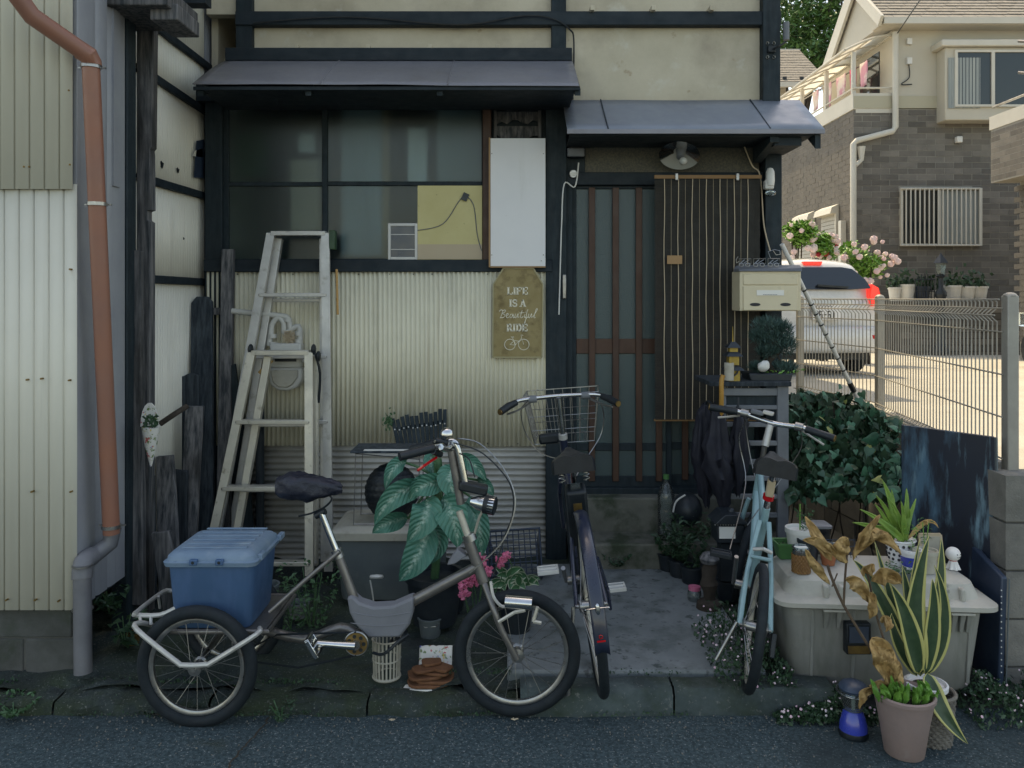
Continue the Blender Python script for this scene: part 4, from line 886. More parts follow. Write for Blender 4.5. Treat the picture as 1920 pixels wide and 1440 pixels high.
# ------------------------------------------------------------- parked car
cx, cy, cz = 3.80, 10.0, .63
car = thing('parked_car', 'white hatchback parked behind the mesh fence showing its rear', 'car', (cx, cy, cz))
def sect(y, wb, zb_, wm, zm, wt, zt):
    """half cross-section: bottom, belt, roof half widths"""
    pts = [(0, zb_), (wb*.85, zb_), (wb, zb_+.08), (wm, zm-.25), (wm, zm-.05), (wm*.985, zm+.03), (wt*1.06, zt-.20), (wt*.98, zt-.08), (wt*.80, zt-.015), (0, zt+.012)]
    full = [(-a_, b_) for a_, b_ in pts[::-1][:-1]]+pts
    return [V(cx+a_, cy+y, cz+b_) for a_, b_ in full]
S = [sect(*q) for q in ((-.0, .60, .34, .68, .95, .45, 1.0), (.02, .70, .30, .78, .98, .50, 1.10), (.07, .76, .28, .815, 1.0, .56, 1.32), (.16, .80, .27, .83, 1.0, .585, 1.445), (.34, .81, .26, .835, 1.0, .60, 1.485), (1.0, .82, .25, .84, .99, .62, 1.50), (2.0, .82, .25, .84, .97, .62, 1.49), (2.6, .82, .25, .835, .95, .60, 1.40), (3.2, .81, .25, .82, .93, .62, .98), (3.75, .76, .28, .77, .80, .55, .86), (3.9, .6, .35, .65, .7, .45, .74))]
m_ = len(S[0]); _c = V(cx, cy-.012, cz+.68)
S = [[_c.lerp(q, f)+V(0, -.004*(1-f), 0) for q in S[0]] for f in (.02, .35, .7, .9)]+S
mb = MB()
cap0 = [V(cx, cy-.005, cz+.66)]*m_
mb.grid(lambda u, v: S[int(round(u*(len(S)-1)))][int(round(v*(m_-1)))], len(S)-1, m_-1, uv=False)
mb.add(S[-1], [tuple(range(m_-1, -1, -1))])
body = mb.build('body', MT['car_white'], car, sub=2, smooth=60)
def cp_(px, py, y): return P(px, py, cy+y)
def rearpatch(name, pts, y, m, par, th=.012, dz=0, bev=.004):
    mb = MB(); mb.prism([V(P(px, py, cy).x, cy+y(P(px, py, cy).z-cz), P(px, py, cy).z) for px, py in pts], V(0, th, 0)); return mb.build(name, MT[m], par, bev=bev)
def ry(z): return -.05 if z < 1.0 else -.05+max(0, (z-1.0))*.19+max(0, z-1.3)*.35
ctr = 960+cx*F/cy
rw = rearpatch('rear_window', [(ctr-112, 541), (ctr-104, 524), (ctr-84, 504), (ctr-50, 500.5), (ctr+50, 500.5), (ctr+70, 504), (ctr+92, 524), (ctr+102, 541), (ctr+60, 543), (ctr-60, 543)], ry, 'car_glass', car, .03)
mb = MB(); mb.bar(cp_(1533, 535, -.06), cp_(1590, 539, -.06), .03, .025); mb.build('wiper', MT['black'], rw)
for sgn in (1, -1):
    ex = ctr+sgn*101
    rearpatch('tail_lamp', [(ex, 532), (ex+sgn*14, 540), (ex+sgn*17, 556), (ex+sgn*13, 572), (ex+sgn*0, 574), (ex-sgn*4, 556)], lambda z: -.055+.05*max(0, z-1.0), 'glint_lens', car, .16, bev=.01)
rearpatch('brake_lamp', [(ctr-18, 489.5), (ctr+18, 489.5), (ctr+16, 496.5), (ctr-16, 496.5)], lambda z: .10, 'glint_lens', car, .15)
bp = MB(); bp.grid(lambda u, v: V(cx-.84+1.68*u, cy-.065+.16*abs(2*u-1)**4+.02*math.cos(v*PI)*0-.03*math.sin(v*PI), cz+.30+.32*v), 24, 6, uv=False); bp.build('bumper', MT['car_white'], car, solid=.03)
for px in (ctr-108, ctr+110): rearpatch('reflector', [(px-9, 628), (px+9, 628), (px+9, 635), (px-9, 635)], lambda z: -.035, 'red_lens', car, .05)
pl_ = rearpatch('number_plate', [(ctr+14-25, 570), (ctr+14+27, 570), (ctr+14+27, 599), (ctr+14-25, 599)], lambda z: -.09, 'white_paint', car, .06)
def seg(mb, pts, x0, y0, w_, h_, d, lw, dy=-.002):
    q = [P(x0+a_*w_, y0+b_*h_, d) for a_, b_ in pts]
    for a_, b_ in zip(q[:-1], q[1:]): mb.bar(a_-(b_-a_).normalized()*lw*.4, b_+(b_-a_).normalized()*lw*.4, .003, lw, up=(0, 0, 1) if abs((b_-a_).normalized().z) < .7 else (1, 0, 0))
G8 = [(0, 0), (1, 0), (1, 1), (0, 1), (0, 0)], [(0, .5), (1, .5)]
G6 = [(1, 0), (0, 0), (0, 1), (1, 1), (1, .5), (0, .5)],
G1 = [(.5, 0), (.5, 1)],
mb = MB(); dd = cy-.093
x = ctr-1
for g_ in (G8, G6, ([(.1, .5), (.9, .5)],), G6, G1):
    for s_ in g_: seg(mb, s_, x, 584, 4.5, 12, dd, .012)
    x += 8
for i in range(6): seg(mb, [(0, 0), (1, 0), (1, 1), (0, 1)], ctr-2+5.5*i, 573.5, 3, 5, dd, .006)
mb.build('plate_characters', MT['ink'], pl_, smooth=0, kind='stuff')
for sgn in (-1, 1):
    for y in (.62, 3.1):
        mb = MB(); mb.lathe([(.17, -.1), (.27, -.1), (.295, -.07), (.295, .07), (.27, .1), (.17, .1)], (cx+sgn*.70, cy+y, cz+.295), 20, rotm('Y', 90)); wl = mb.build('wheel', MT['rubber'], car)
        MB().lathe([(0, -.06), (.18, -.09), (.18, .09), (0, .06)], (cx+sgn*.70, cy+y, cz+.295), 16, rotm('Y', 90)).build('rim', MT['steel'], wl)
MB().bx(cx-.7, cx+.7, cy+.1, cy+3.6, cz+.2, cz+.42).build('underbody', MT['black'], car)
# second car's corner at the frame edge
c2 = thing('parked_car', 'rounded white front corner of a car at the right frame edge', 'car', (8.0, 10, .55))
def c2f(u, v):
    a = 2*PI*u; ex = .5; sx = math.copysign(abs(math.cos(a))**ex, math.cos(a)); sy = math.copysign(abs(math.sin(a))**ex, math.sin(a)); k_ = math.sin(max(.0, min(1, .5+.5*v))*PI)**.35 if v > .5 else 1
    return V(8.1+.72*sx*k_, 10+2.0*sy*k_, .72+(1.0 if v < .75 else 1.0)*v*1.0+.05*math.sin(v*PI))
mb = MB(); mb.grid(c2f, 48, 10, cu=True, uv=False); mb.build('body', MT['car_white'], c2, smooth=60)
for y in (8.6, 11.4):
    mb = MB(); mb.lathe([(0, -.08), (.16, -.08), (.27, -.08), (.29, -.05), (.29, .05), (.27, .08), (0, .08)], (7.5, y, .88), 18, rotm('Y', 90)); mb.build('wheel', MT['rubber'], c2)
MB().bx(7.36, 7.42, 11.55, 11.8, 1.2, 1.4).build('head_lamp', MT['clear'], c2, bev=.02)
# ============================================================= FITTINGS ON THE HOUSE FRONT
wb = thing('signboard', 'blank white painted board hung right of the wide window', 'board', (fx(970), 4.70, fz(501)))
MB().bx(fx(920), fx(1022), 4.668, 4.70, fz(500), fz(263)).build('panel', MT['white_paint'], wb, bev=.002)
mb = MB(); mb.bx(fx(917), fx(919.8), 4.664, 4.70, fz(502), fz(262)); mb.build('edge_strip', MT['bare_wood'], wb)
mb = MB(); mb.bx(fx(920), fx(1022), 4.664, 4.70, fz(502.5), fz(500.2)); mb.build('edge_strip', MT['bare_wood'], wb)
for px, py in ((1019, 288), (1019, 478), (1015, 489), (922, 288), (922, 478)): q = P(px, py, 4.667); MB().cyl(q+V(0, .004, 0), q-V(0, .002, 0), .004, n=6).build('screw', MT['steel'], wb)
# wooden sign with lettering
sg = thing('slogan_sign', 'brown clipped-corner sign reading LIFE IS A Beautiful RIDE with bicycle drawing', 'sign', (fx(970), 4.68, fz(670)))
DS = 4.68
out = [(925, 533), (944, 503), (1000, 503), (1018, 533), (1016, 670), (924, 670)]
MB().prism([P(a_, b_, DS) for a_, b_ in out], V(0, .018, 0)).build('panel', MT['sign_brown'], sg, bev=.002)
mb = MB()
for a_, b_ in zip(out, out[1:]+out[:1]): mb.bar(P(*a_, DS-.001), P(*b_, DS-.001), .008, .008)
mb.build('border', MT['sign_edge'], sg)
SER = {'L': ([(0, 0, .0, 1)], 0), }
def letter(mb, ch, x, y, w_, h_, d, lw):
    t = lw
    def vb(a_, y0=0, y1=1): seg1((a_, y0), (a_, y1), t)
    def seg1(p, q, th):
        A = P(x+p[0]*w_, y+p[1]*h_, d); B = P(x+q[0]*w_, y+q[1]*h_, d); v_ = (B-A).normalized()
        n_ = V(v_.z, 0, -v_.x)*th/2; mb.prism([A+n_, B+n_, B-n_, A-n_], V(0, .002, 0))
    def sf(a_, y_): seg1((a_-.22, y_), (a_+.22, y_), t*.45)
    def arc(cx_, cy_, rx, ry_, a0, a1, th, n=8):
        pr = None
        for i in range(n+1):
            an = Rd(a0+(a1-a0)*i/n); q = (cx_+rx*math.cos(an), cy_+ry_*math.sin(an))
            if pr: seg1(pr, q, th)
            pr = q
    if ch == 'L': vb(.22); sf(.22, 0); sf(.22, 1); seg1((.22, 1), (.95, 1), t*.5); seg1((.93, 1), (.93, .7), t*.5)
    if ch == 'I': vb(.5); sf(.5, 0); sf(.5, 1)
    if ch in 'FE':
        vb(.22); sf(.22, 0); sf(.22, 1); seg1((.2, 0), (.92, 0), t*.5); seg1((.9, 0), (.9, .3), t*.5); seg1((.2, .5), (.68, .5), t*.5); seg1((.66, .36), (.66, .64), t*.5)
        if ch == 'E': seg1((.2, 1), (.92, 1), t*.5); seg1((.9, 1), (.9, .7), t*.5)
    if ch == 'S': arc(.5, .26, .33, .25, -20, -270, t*.8); arc(.5, .75, .34, .25, -90, 160, t*.8); seg1((.85, 0), (.85, .3), t*.4); seg1((.13, .7), (.13, 1), t*.4)
    if ch == 'A': seg1((.15, 1), (.5, 0), t*.5); seg1((.5, 0), (.85, 1), t); seg1((.28, .66), (.72, .66), t*.5); sf(.12, 1); sf(.86, 1)
    if ch == 'R': vb(.22); sf(.22, 0); sf(.22, 1); arc(.5, .26, .3, .26, -90, 90, t*.9); seg1((.2, 0), (.5, 0), t*.5); seg1((.2, .52), (.5, .52), t*.5); seg1((.55, .52), (.85, 1), t); sf(.85, 1)
    if ch == 'D': vb(.22); sf(.22, 0); sf(.22, 1); arc(.45, .5, .42, .5, -90, 90, t); seg1((.2, 0), (.45, 0), t*.5); seg1((.2, 1), (.45, 1), t*.5)
for txt, x, y in (('LIFE', 951, 539), ('IS A', 953, 562), ('RIDE', 950, 608)):
    for ch, adv in zip(txt, {'LIFE': (0, 8.5, 17, 28.5), 'IS A': (-1, 7, 0, 22), 'RIDE': (0, 8.8, 17.5, 29)}[txt]):
        if ch != ' ':
            mb = MB(); letter(mb, ch, x+adv, y, 10.5, 12.5, DS-.0025, .0105); mb.build('letter', MT['sign_ink'], sg, smooth=0, kind='stuff')
scr = [[(0, 2), (3, -1), (6, 1), (3, 12), (2, 14)], [(6, 1), (10, -1), (11, 2), (6, 6), (10, 8), (8, 13), (1, 14)], [(12, 10), (16, 8), (15, 5.5), (12, 9), (14, 14), (18, 12)], [(24, 7), (20, 8), (19, 13), (22, 13), (25, 7), (25, 14), (28, 12)], [(29, 6), (28, 12), (30, 14), (34, 6), (33, 13), (36, 12)], [(41, 0), (38, 12), (40, 14), (43, 11)], [(36, 5), (45, 4)], [(46, 7), (45, 13), (48, 12)], [(47, 3), (47.5, 3.5)], [(52, -1), (50, 1), (46.5, 22), (45, 23), (49, 14), (53, 12)], [(53, 6), (52, 12), (54, 14), (58, 6), (57, 13), (60, 12)], [(60, 12), (68, -1), (66, -2), (62, 13), (65, 13)]]
mb = MB()
for s_ in scr: mb.tube(cr([P(936+a_*1.05, 582+b_*1.0, DS-.0015) for a_, b_ in s_], 4), .0022, 4)
mb.build('script_lettering', MT['sign_ink'], sg, kind='stuff')
mb = MB()
for cx_ in (956, 982): mb.tube([P(cx_+10*math.cos(i*PI/10), 646+10*math.sin(i*PI/10), DS-.0015) for i in range(20)], .0022, 4, True)
for s_ in ([(956, 646), (966, 647), (978, 634), (982, 646)], [(966, 647), (961, 633), (958, 632), (964, 632)], [(961, 638), (975, 640)], [(978, 634), (977, 628), (981, 629)], [(956, 646), (963, 640)]): mb.tube([P(a_, b_, DS-.0015) for a_, b_ in s_], .002, 4)
mb.build('bicycle_drawing', MT['sign_ink'], sg, kind='stuff')
# solar panel + yellow board behind glass
so = thing('photovoltaic_module', 'small framed solar panel fixed on the lower right window pane', 'solar panel', (P(755, 0, 4.80).x, 4.80, P(0, 487, 4.80).z))
def ib(name, x0, x1, y0, y1, Y, th, m, par=None, **k):
    a_ = P(x0, y1, Y); b_ = P(x1, y0, Y); return MB().bx(a_.x, b_.x, Y, Y+th, a_.z, b_.z).build(name, MT[m], par, **k)
DW = 4.728
ib('cells', 732, 779, 423, 483, DW-.006, .006, 'solar_cell', so)
mb = MB()
for x0, x1, y0, y1 in ((728, 733, 419, 487), (778, 783, 419, 487), (733, 778, 419, 424), (733, 778, 482, 487)): a_ = P(x0, y1, DW); b_ = P(x1, y0, DW); mb.bx(a_.x, b_.x, DW-.012, DW, a_.z, b_.z)
mb.build('frame', MT['white_plastic'], so, bev=.002)
for y in (439, 467): ib('busbar', 733, 778, y, y+1.2, DW-.008, .002, 'white_plastic', so)
yb = ib('yellow_board', 783, 904, 348, 487, DW+.0, .005, 'yellow_board', None, label='faded yellow board fixed across the lower right window pane', cat='board')
ib('tape_strip', 783, 904, 458, 486, DW-.0015, .001, 'cord_pale', yb)
mb = MB(); mb.tube(cr([P(783, 432, DW-.004), P(830, 420, DW-.004), P(860, 378, DW-.004), P(872, 368, DW-.004), P(888, 385, DW-.004), P(895, 440, DW-.004), P(903, 470, DW-.004)], 6), .0025, 5)
mb.build('thin_cord', MT['rack'], label='thin cord looping over the yellow board to the solar panel', cat='cord')
mb = MB(); mb.box(P(872, 369, DW-.01), (.035, .008, .045), rotm('Y', 25)); mb.build('cord_clip', MT['lantern_dark'], label='dark square clip holding the cord on the yellow board', cat='clip')
# lamp, meters, floodlight
lp = thing('porch_lamp', 'tilted glass dish lamp hanging over the sliding door', 'lamp', tuple(P(1278, 310, 4.62)))
R_ = rotm('Y', 12) @ rotm('X', -32)
MB().lathe([(.02, .035), (.035, .03), (.06, .022), (.115, -.005), (.116, -.009), (.06, .016), (.035, .024)], P(1274, 290, 4.62), 32, R_).build('dish', MT['lamp_glass'], lp)
MB().lathe([(0, .07), (.022, .065), (.028, .03), (.022, .0), (.022, -.03), (0, -.035)], P(1276, 288, 4.62), 16, R_).build('socket', MT['rack'], lp)
MB().ball(P(1281, 302, 4.58), .024, 14, 10).build('bulb', MT['lamp_glass'], lp)
MB().tube(cr([P(1274, 280, 4.62), P(1274, 262, 4.66), P(1274, 250, 4.78)], 4), .008, 8).build('arm', MT['black'], lp)
mtb = thing('meter_box', 'dark electric meter with grey terminal cover beside the door lintel', 'meter', tuple(P(1083, 295, 4.7)))
ib('case', 1068, 1098, 250, 294, 4.70, .06, 'black', mtb, bev=.006); ib('dial', 1072, 1094, 252, 261, 4.696, .006, 'far_glass_dark', mtb); ib('label_plate', 1078, 1097, 259, 268, 4.692, .006, 'label_paper', mtb); ib('terminal_cover', 1064, 1096, 277, 293, 4.68, .03, 'rack', mtb, bev=.006)
mb = MB(); mb.tube([P(1072, 252, 4.697), P(1074, 247, 4.697), P(1092, 248, 4.697), P(1092, 257, 4.697)], .004, 6); mb.build('bail', MT['white_plastic'], mtb)
md = thing('round_plaque', 'small round metal plaque under the electric meter', 'plaque', tuple(P(1075, 334, 4.70)))
MB().lathe([(.0, .004), (.022, .004), (.026, 0), (.026, -.006)], P(1075, 326, 4.735), 18, rotm('X', 90)).build('disc', MT['steel'], md); ib('bar', 1069, 1083, 323, 329, 4.728, .004, 'label_paper', md)
fl = thing('sensor_light', 'white sensor light with green lens on the door post', 'light', tuple(P(1443, 365, 4.62)))
MB().lathe([(0, -.055), (.022, -.05), (.026, -.02), (.024, .03), (.015, .05), (0, .055)], P(1444, 332, 4.63), 14).build('head', MT['white_plastic'], fl)
ib('body', 1435, 1452, 337, 354, 4.62, .05, 'white_plastic', fl, bev=.008); MB().ball(P(1444, 362, 4.63), (.036, .03, .02), 12, 8).build('lens', MT['clear'], fl)
MB().tube([P(1442, 345, 4.66), P(1442, 345, 4.71)], .012, 8).build('bracket', MT['black'], fl)
kb = thing('cable_bracket', 'grey cylinder insulator bracket on the upper right post', 'bracket', tuple(P(1472, 75, 4.66)))
MB().cyl(P(1474, 75, 4.66), P(1474, 42, 4.66), .018, n=12).build('cylinder', MT['rack'], kb); MB().tube(cr([P(1450, 92, 4.70), P(1462, 86, 4.66), P(1474, 78, 4.66)], 4), .006, 6).build('arm', MT['black'], kb)
# bamboo blind
bl = thing('bamboo_blind', 'dark bamboo roll-down blind with pale cords over right door half', 'blind', (fx(1325), 4.6, fz(786)))
YB = 4.64; mb = MB(); z = fz(785); k_ = YB/4.73
bx0, bx1, bz0, bz1 = P(1228, 0, YB).x, P(1426, 0, YB).x, P(0, 786, YB).z, P(0, 335, YB).z
n = int((bz1-bz0)/.0052)
for i in range(n):
    z = bz0+(bz1-bz0)*i/n; y = YB+.012*math.sin(i/n*2.2)+random.uniform(-.0006, .0006); mb.bar(V(bx0+random.uniform(-.002, .002), y, z), V(bx1+random.uniform(-.002, .002), y, z), .003, .0042)
mb.build('bamboo_splints', MT['bamboo'], bl, kind='stuff', smooth=0)
MB().bx(bx0-.004, bx1+.004, YB-.008, YB+.008, bz1, bz1+.02).build('head_batten', MT['bamboo_top'], bl)
MB().bx(bx0-.004, bx1+.004, YB+.004, YB+.018, bz0-.012, bz0).build('foot_batten', MT['bamboo_top'], bl)
for i, px in enumerate((1246, 1272, 1298.5, 1325, 1351, 1377.5, 1403)):
    x = P(px, 0, YB).x; mb = MB(); mb.tube([V(x+.0025*math.sin(j*1.3+i), YB-.005+.012*math.sin((1-j/12)*2.2)*1.0, bz1+(bz0-bz1)*j/12) for j in range(13)], .0028, 5); mb.build('cord', MT['cord_pale'], bl)
for px in (1259, 1285.5, 1312, 1338, 1364, 1390):
    x = P(px, 0, YB).x; MB().tube([V(x, YB-.003+.012*math.sin((1-j/8)*2.2), bz1+(bz0-bz1)*j/8) for j in range(9)], .001, 4).build('thread', MT['cord_pale'], bl)
for px in (1268, 1382): MB().bx(P(px-3, 0, YB).x, P(px+3, 0, YB).x, YB-.016, YB-.004, bz1-.012, bz1+.03).build('hook', MT['steel'], bl, bev=.003)
ib('tag', 1251, 1279, 479, 495, YB-.012, .002, 'bare_wood', bl)

# gas meter
gm = thing('gas_meter', 'cream gas meter with pipe loops behind the stepladders', 'gas meter', tuple(P(533, 735, 4.6)))
VW = 'vinyl_white'
mb = MB(); mb.prism([P(a_, b_, 4.56) for a_, b_ in ((500, 690), (566, 690), (566, 712), (556, 727), (540, 733), (520, 732), (506, 722))], V(0, .09, 0)); mb.build('body', MT[VW], gm, bev=.012)
mb = MB(); mb.prism([P(a_, b_, 4.545) for a_, b_ in ((506, 694), (558, 694), (557, 708), (548, 721), (538, 727), (522, 726), (511, 717))], V(0, .02, 0)); mb.build('front_cover', MT['cooler_lid'], gm, bev=.006)
ib('upper_body', 505, 564, 644, 690, 4.57, .08, VW, gm, bev=.01); ib('counter', 515, 555, 664, 678, 4.562, .01, 'black', gm)
for pts in ([(435, 583), (470, 587), (525, 592), (540, 598), (545, 620), (548, 648)], [(505, 648), (508, 625), (511, 607), (522, 596), (532, 606), (534, 625), (560, 612), (562, 646)]):
    MB().tube(cr([P(a_, b_, 4.63) for a_, b_ in pts], 5), .0165, 10).build('pipe', MT[VW], gm)
for px, py in ((511, 630), (511, 645), (560, 640), (560, 625), (540, 600)): q = P(px, py, 4.63); MB().cyl(q-V(0, 0, .012), q+V(0, 0, .012), .023, n=10).build('coupling', MT[VW], gm)
mb = MB()
for i in range(60):
    q = P(542, 632, 4.6); mb.tube([q+V(random.uniform(-.035, .035), random.uniform(-.02, .02), random.uniform(-.04, .04)) for _ in range(3)], .0015, 4)
mb.build('straw_tuft', MT['cord_pale'], gm, kind='stuff')
ib('pipe_clamp', 400, 412, 577, 590, 4.66, .05, 'wood_grey', gm)

# ------------------------------------------------------------- stepladders
def ladder(label, TL, TR, BL, BR, dt, db, rungs, m, rear, sz=.05, cap=True):
    t = thing('stepladder', label, 'stepladder', tuple(P((BL[0]+BR[0])/2, BL[1], db)), 'aluminium stepladders')
    def at(A, B, y, off=V(0, 0, 0)):
        f = (y-A[1])/(B[1]-A[1]); return P(A[0]+(B[0]-A[0])*f, y, dt+(db-dt)*f)+off
    for A, B in ((TL, BL), (TR, BR)):
        a_, b_ = at(A, B, A[1]), at(A, B, B[1]); mb = MB(); mb.bar(a_, b_, sz*.5, .058, up=(0, 1, 0)); s_ = mb.build('side_rail', MT[m], t, bev=.003)
        mb = MB(); dx = V((.5 if A is TR else -.5)*0, -.0, 0)
        mb.bar(a_+V(0, -.0285, 0), b_+V(0, -.0285, 0), sz*.78, .003, up=(0, 1, 0)); mb.build('rail_flange', MT[m], s_)
        MB().box(b_+V(0, 0, -.01), (sz*1.1, .07, .03)).build('rubber_foot', MT['rubber'], s_)
    for y in rungs:
        a_, b_ = at(TL, BL, y), at(TR, BR, y); mb = MB(); mb.bar(a_+V(.0, -.012, 0), b_+V(0, -.012, 0), .05, .022); r_ = mb.build('rung', MT[m], t, bev=.003)
        for e in (a_, b_): MB().cyl(e+V(0, -.031, 0), e+V(0, -.035, 0), .006, n=8).build('rivet', MT['steel'], r_)
    a_, b_ = at(TL, BL, TL[1]), at(TR, BR, TR[1]); mb = MB(); mb.bar(a_+V(0, .0, 0), b_+V(0, .0, 0), .065, .026); mb.build('top_step', MT[m], t, bev=.003)
    # rear frame folded behind
    ox, oy = rear
    for A, B, s_ in ((TL, BL, 1), (TR, BR, -1)):
        a_, b_ = at(A, B, A[1]+8)+V(ox+.03*s_, oy, 0), at(A, B, B[1]-6)+V(ox+.05*s_, oy+.05, 0); mb = MB(); mb.bar(a_, b_, sz*.7, .04, up=(0, 1, 0)); mb.build('rear_rail', MT[m], t, bev=.003)
    for y in rungs:
        a_, b_ = at(TL, BL, y+10)+V(ox+.03, oy+.02, 0), at(TR, BR, y+10)+V(ox-.03, oy+.02, 0); mb = MB(); mb.bar(a_, b_, .03, .02); mb.build('rear_rung', MT['alu'], t, bev=.003)
    return t, at
t, at = ladder('tall stepladder reaching the window, behind the shorter ladder', (510, 438), (612, 438), (396, 1070), (618, 1070), 4.62, 4.42, (553, 668, 790, 912), 'alu', (.0, .055), .06)
mb = MB(); mb.bx(P(618, 0, 4.6).x, P(629, 0, 4.6).x, 4.58, 4.64, P(0, 468, 4.6).z, P(0, 432, 4.6).z); mb.build('hinge_cover', MT['leaf_dark'], t, bev=.004)
mb = MB(); mb.bar(P(631, 505, 4.6), P(633, 590, 4.58), .012, .012); mb.build('stay_bar', MT['amber_handle'], t)
t, at = ladder('shorter stepladder standing in front of the tall one', (474, 661), (581, 661), (386, 1078), (582, 1078), 4.36, 4.22, (790, 914, 1054), 'alu_front', (.045, .05), .056)
for px, py in ((470, 655), (588, 655), (597, 668)): mb = MB(); mb.ball(P(px, py, 4.36), (.014, .03, .03), 8, 6); mb.build('hinge_knuckle', MT['black'], t)
mb = MB(); mb.tube(cr([P(590, 660, 4.34), P(600, 700, 4.36), P(597, 755, 4.38)], 4), .008, 6); mb.build('locking_arm', MT['black'], t)
mb = MB(); mb.bar(P(510, 675, 4.42), P(486, 700, 4.4), .02, .02); mb.build('spreader', MT['gold_ring'], t)
po = MB(); po.tube([P(488, 700, 4.66), P(487, 1070, 4.62)], .024, 10); po.build('drain_pipe', MT['wood_blue'], label='dark blue vertical pipe on the wall behind the ladders', cat='pipe')

# ------------------------------------------------------------- cooler box with stand, basket, plant
cb = thing('cooler_box', 'grey storage box with cream lid behind the tricycle', 'storage box', (-.6, 4.15, .1))
cx0, cx1, cy0, cy1 = -.885, -.33, 3.95, 4.33
def taper(mb, x0, x1, y0, y1, z0, z1, tp, rr=.03, n=4):
    ring = []
    for (sx, sy, a0) in ((1, 1, 0), (-1, 1, 90), (-1, -1, 180), (1, -1, 270)):
        for i in range(n+1):
            a_ = Rd(a0+90*i/n); ring.append((sx, sy, math.cos(a_)*rr, math.sin(a_)*rr))
    def rg(z, off):
        o_ = []
        for sx, sy, ax_, ay in ring:
            bx_ = (x1 if sx > 0 else x0)-sx*(rr+off); by_ = (y1 if sy > 0 else y0)-sy*(rr+off); o_.append(V(bx_+ax_, by_+ay, z))
        return o_
    return rg
def loft(mb, rings, cap0=True, cap1=True):
    n = len(rings[0]); vv = [q for r in rings for q in r]; fs = []
    for i in range(len(rings)-1):
        for k in range(n): fs.append((i*n+k, i*n+(k+1) % n, (i+1)*n+(k+1) % n, (i+1)*n+k))
    if cap0: fs.append(tuple(range(n-1, -1, -1)))
    if cap1: fs.append(tuple((len(rings)-1)*n+k for k in range(n)))
    mb.add(vv, fs)
mb = MB(); rg = taper(mb, cx0, cx1, cy0, cy1, 0, 0, 0, .035); loft(mb, [rg(.1, .035), rg(.12, .03), rg(.41, .008)]); mb.build('tub', MT['cooler'], cb)
mb = MB(); loft(mb, [rg(.405, -.012), rg(.445, -.014), rg(.455, -.004), rg(.468, .035), rg(.462, .05)]); mb.build('lid', MT['cooler_lid'], cb, bev=.003)
mb = MB(); mb.tube(cr([P(652, 1083, 3.9), P(655, 1120, 3.92), P(658, 1060, 3.93)], 4), .004, 6)
ws = thing('wire_stand', 'wire stand with dark board top on the cream box lid', 'stand', (-.65, 4.15, .47))
MB().bx(-.805, -.44, 3.97, 4.2, .832, .842).build('board', MT['wood_blue'], ws, bev=.003)
MB().bx(-.74, -.52, 3.985, 4.015, .8422, .8445).build('paper_strip', MT['label_paper'], ws)
for x in (-.78, -.46):
    for y in (3.99, 4.18): MB().tube([V(x, y, .832), V(x-.01, y, .47)], .003, 6).build('leg', MT['steel'], ws)
for y in (3.99, 4.18): MB().tube([V(-.79, y, .475), V(-.47, y, .475)], .003, 6).build('foot_wire', MT['steel'], ws)
MB().tube([V(-.78, 3.985, .828), V(-.46, 3.985, .80)], .003, 6).build('brace', MT['steel'], ws)
rb = MB()
def rbf(u, v):
    a_ = 2*PI*u; b_ = PI*(v-.5)*.98; r = 1+.018*math.sin(u*2*PI*26+(int(v*26) % 2)*PI)*math.cos(b_)+.014*math.sin(v*PI*26)
    return V(-.615+.135*r*math.cos(a_)*math.cos(b_), 4.085+.09*r*math.sin(a_)*math.cos(b_), .615+.145*r*math.sin(b_))
rb.grid(rbf, 104, 52, cu=True, uv=False); rb.build('round_basket', MT['black'], label='dark woven ball-shaped basket under the board of the wire stand', cat='basket')
fn_ = thing('slat_fan', 'fan of black wooden slats with white rivets leaning on the wall', 'slat panel', tuple(P(785, 825, 4.45)))
for i in range(12):
    u = i/11; a_, b_ = P(736+98*u, 785-17*u+3*math.sin(i*1.7), 4.46), P(748+86*u, 838, 4.40); mb = MB(); mb.bar(a_, b_, .021, .008, up=(0, 1, 0)); s_ = mb.build('slat', MT['wood_dark'], fn_, bev=.002)
    q = a_.lerp(b_, .38)+V(0, -.006, 0); MB().ball(q, .0045, 8, 5).build('rivet', MT['white_plastic'], s_)
mb = MB(); mb.bar(P(742, 805, 4.47), P(836, 790, 4.47), .008, .02); mb.build('batten', MT['wood_dark'], fn_)
mb = MB()
for i in range(60): q = P(728+random.gauss(0, 5), 788+random.gauss(0, 7), 4.44); mb.box(q, (.014, .002, .01), Euler((random.random()*3, random.random()*3, random.random()*3)).to_matrix())
mb.build('moss_tuft', MT['leaf_mid'], fn_, kind='stuff')

def leafsurf(mb, B, Mi, T, W, nu=12, nv=6, fold=.25, wav=.0, pw=.75, side=None):
    def fn(u, v):
        c_ = B*(1-u)**2+Mi*2*u*(1-u)+T*u*u; tg = (Mi-B)*(1-u)*2+(T-Mi)*2*u
        if tg.length < 1e-6: tg = T-B
        ac = tg.normalized().cross(V(0, -1, 0)) if side is None else side-tg.normalized()*side.dot(tg.normalized())
        ac = ac.normalized() if ac.length > 1e-5 else V(1, 0, 0)
        nr = ac.cross(tg.normalized())
        w_ = W*math.sin(PI*min(1, max(0.0, u))**pw)**.8 if 0 < u < 1 else 0.0005
        s_ = v-.5
        return c_+ac*w_*s_+nr*(abs(s_)*2)**1.3*w_*fold*.5+nr*wav*math.sin(u*11+v*5)*w_
    mb.grid(fn, nu, nv)
dcn = thing('dumb_cane', 'large dumb cane plant with pale-veined leaves behind the tricycle', 'plant', (-.35, 3.7, .1))
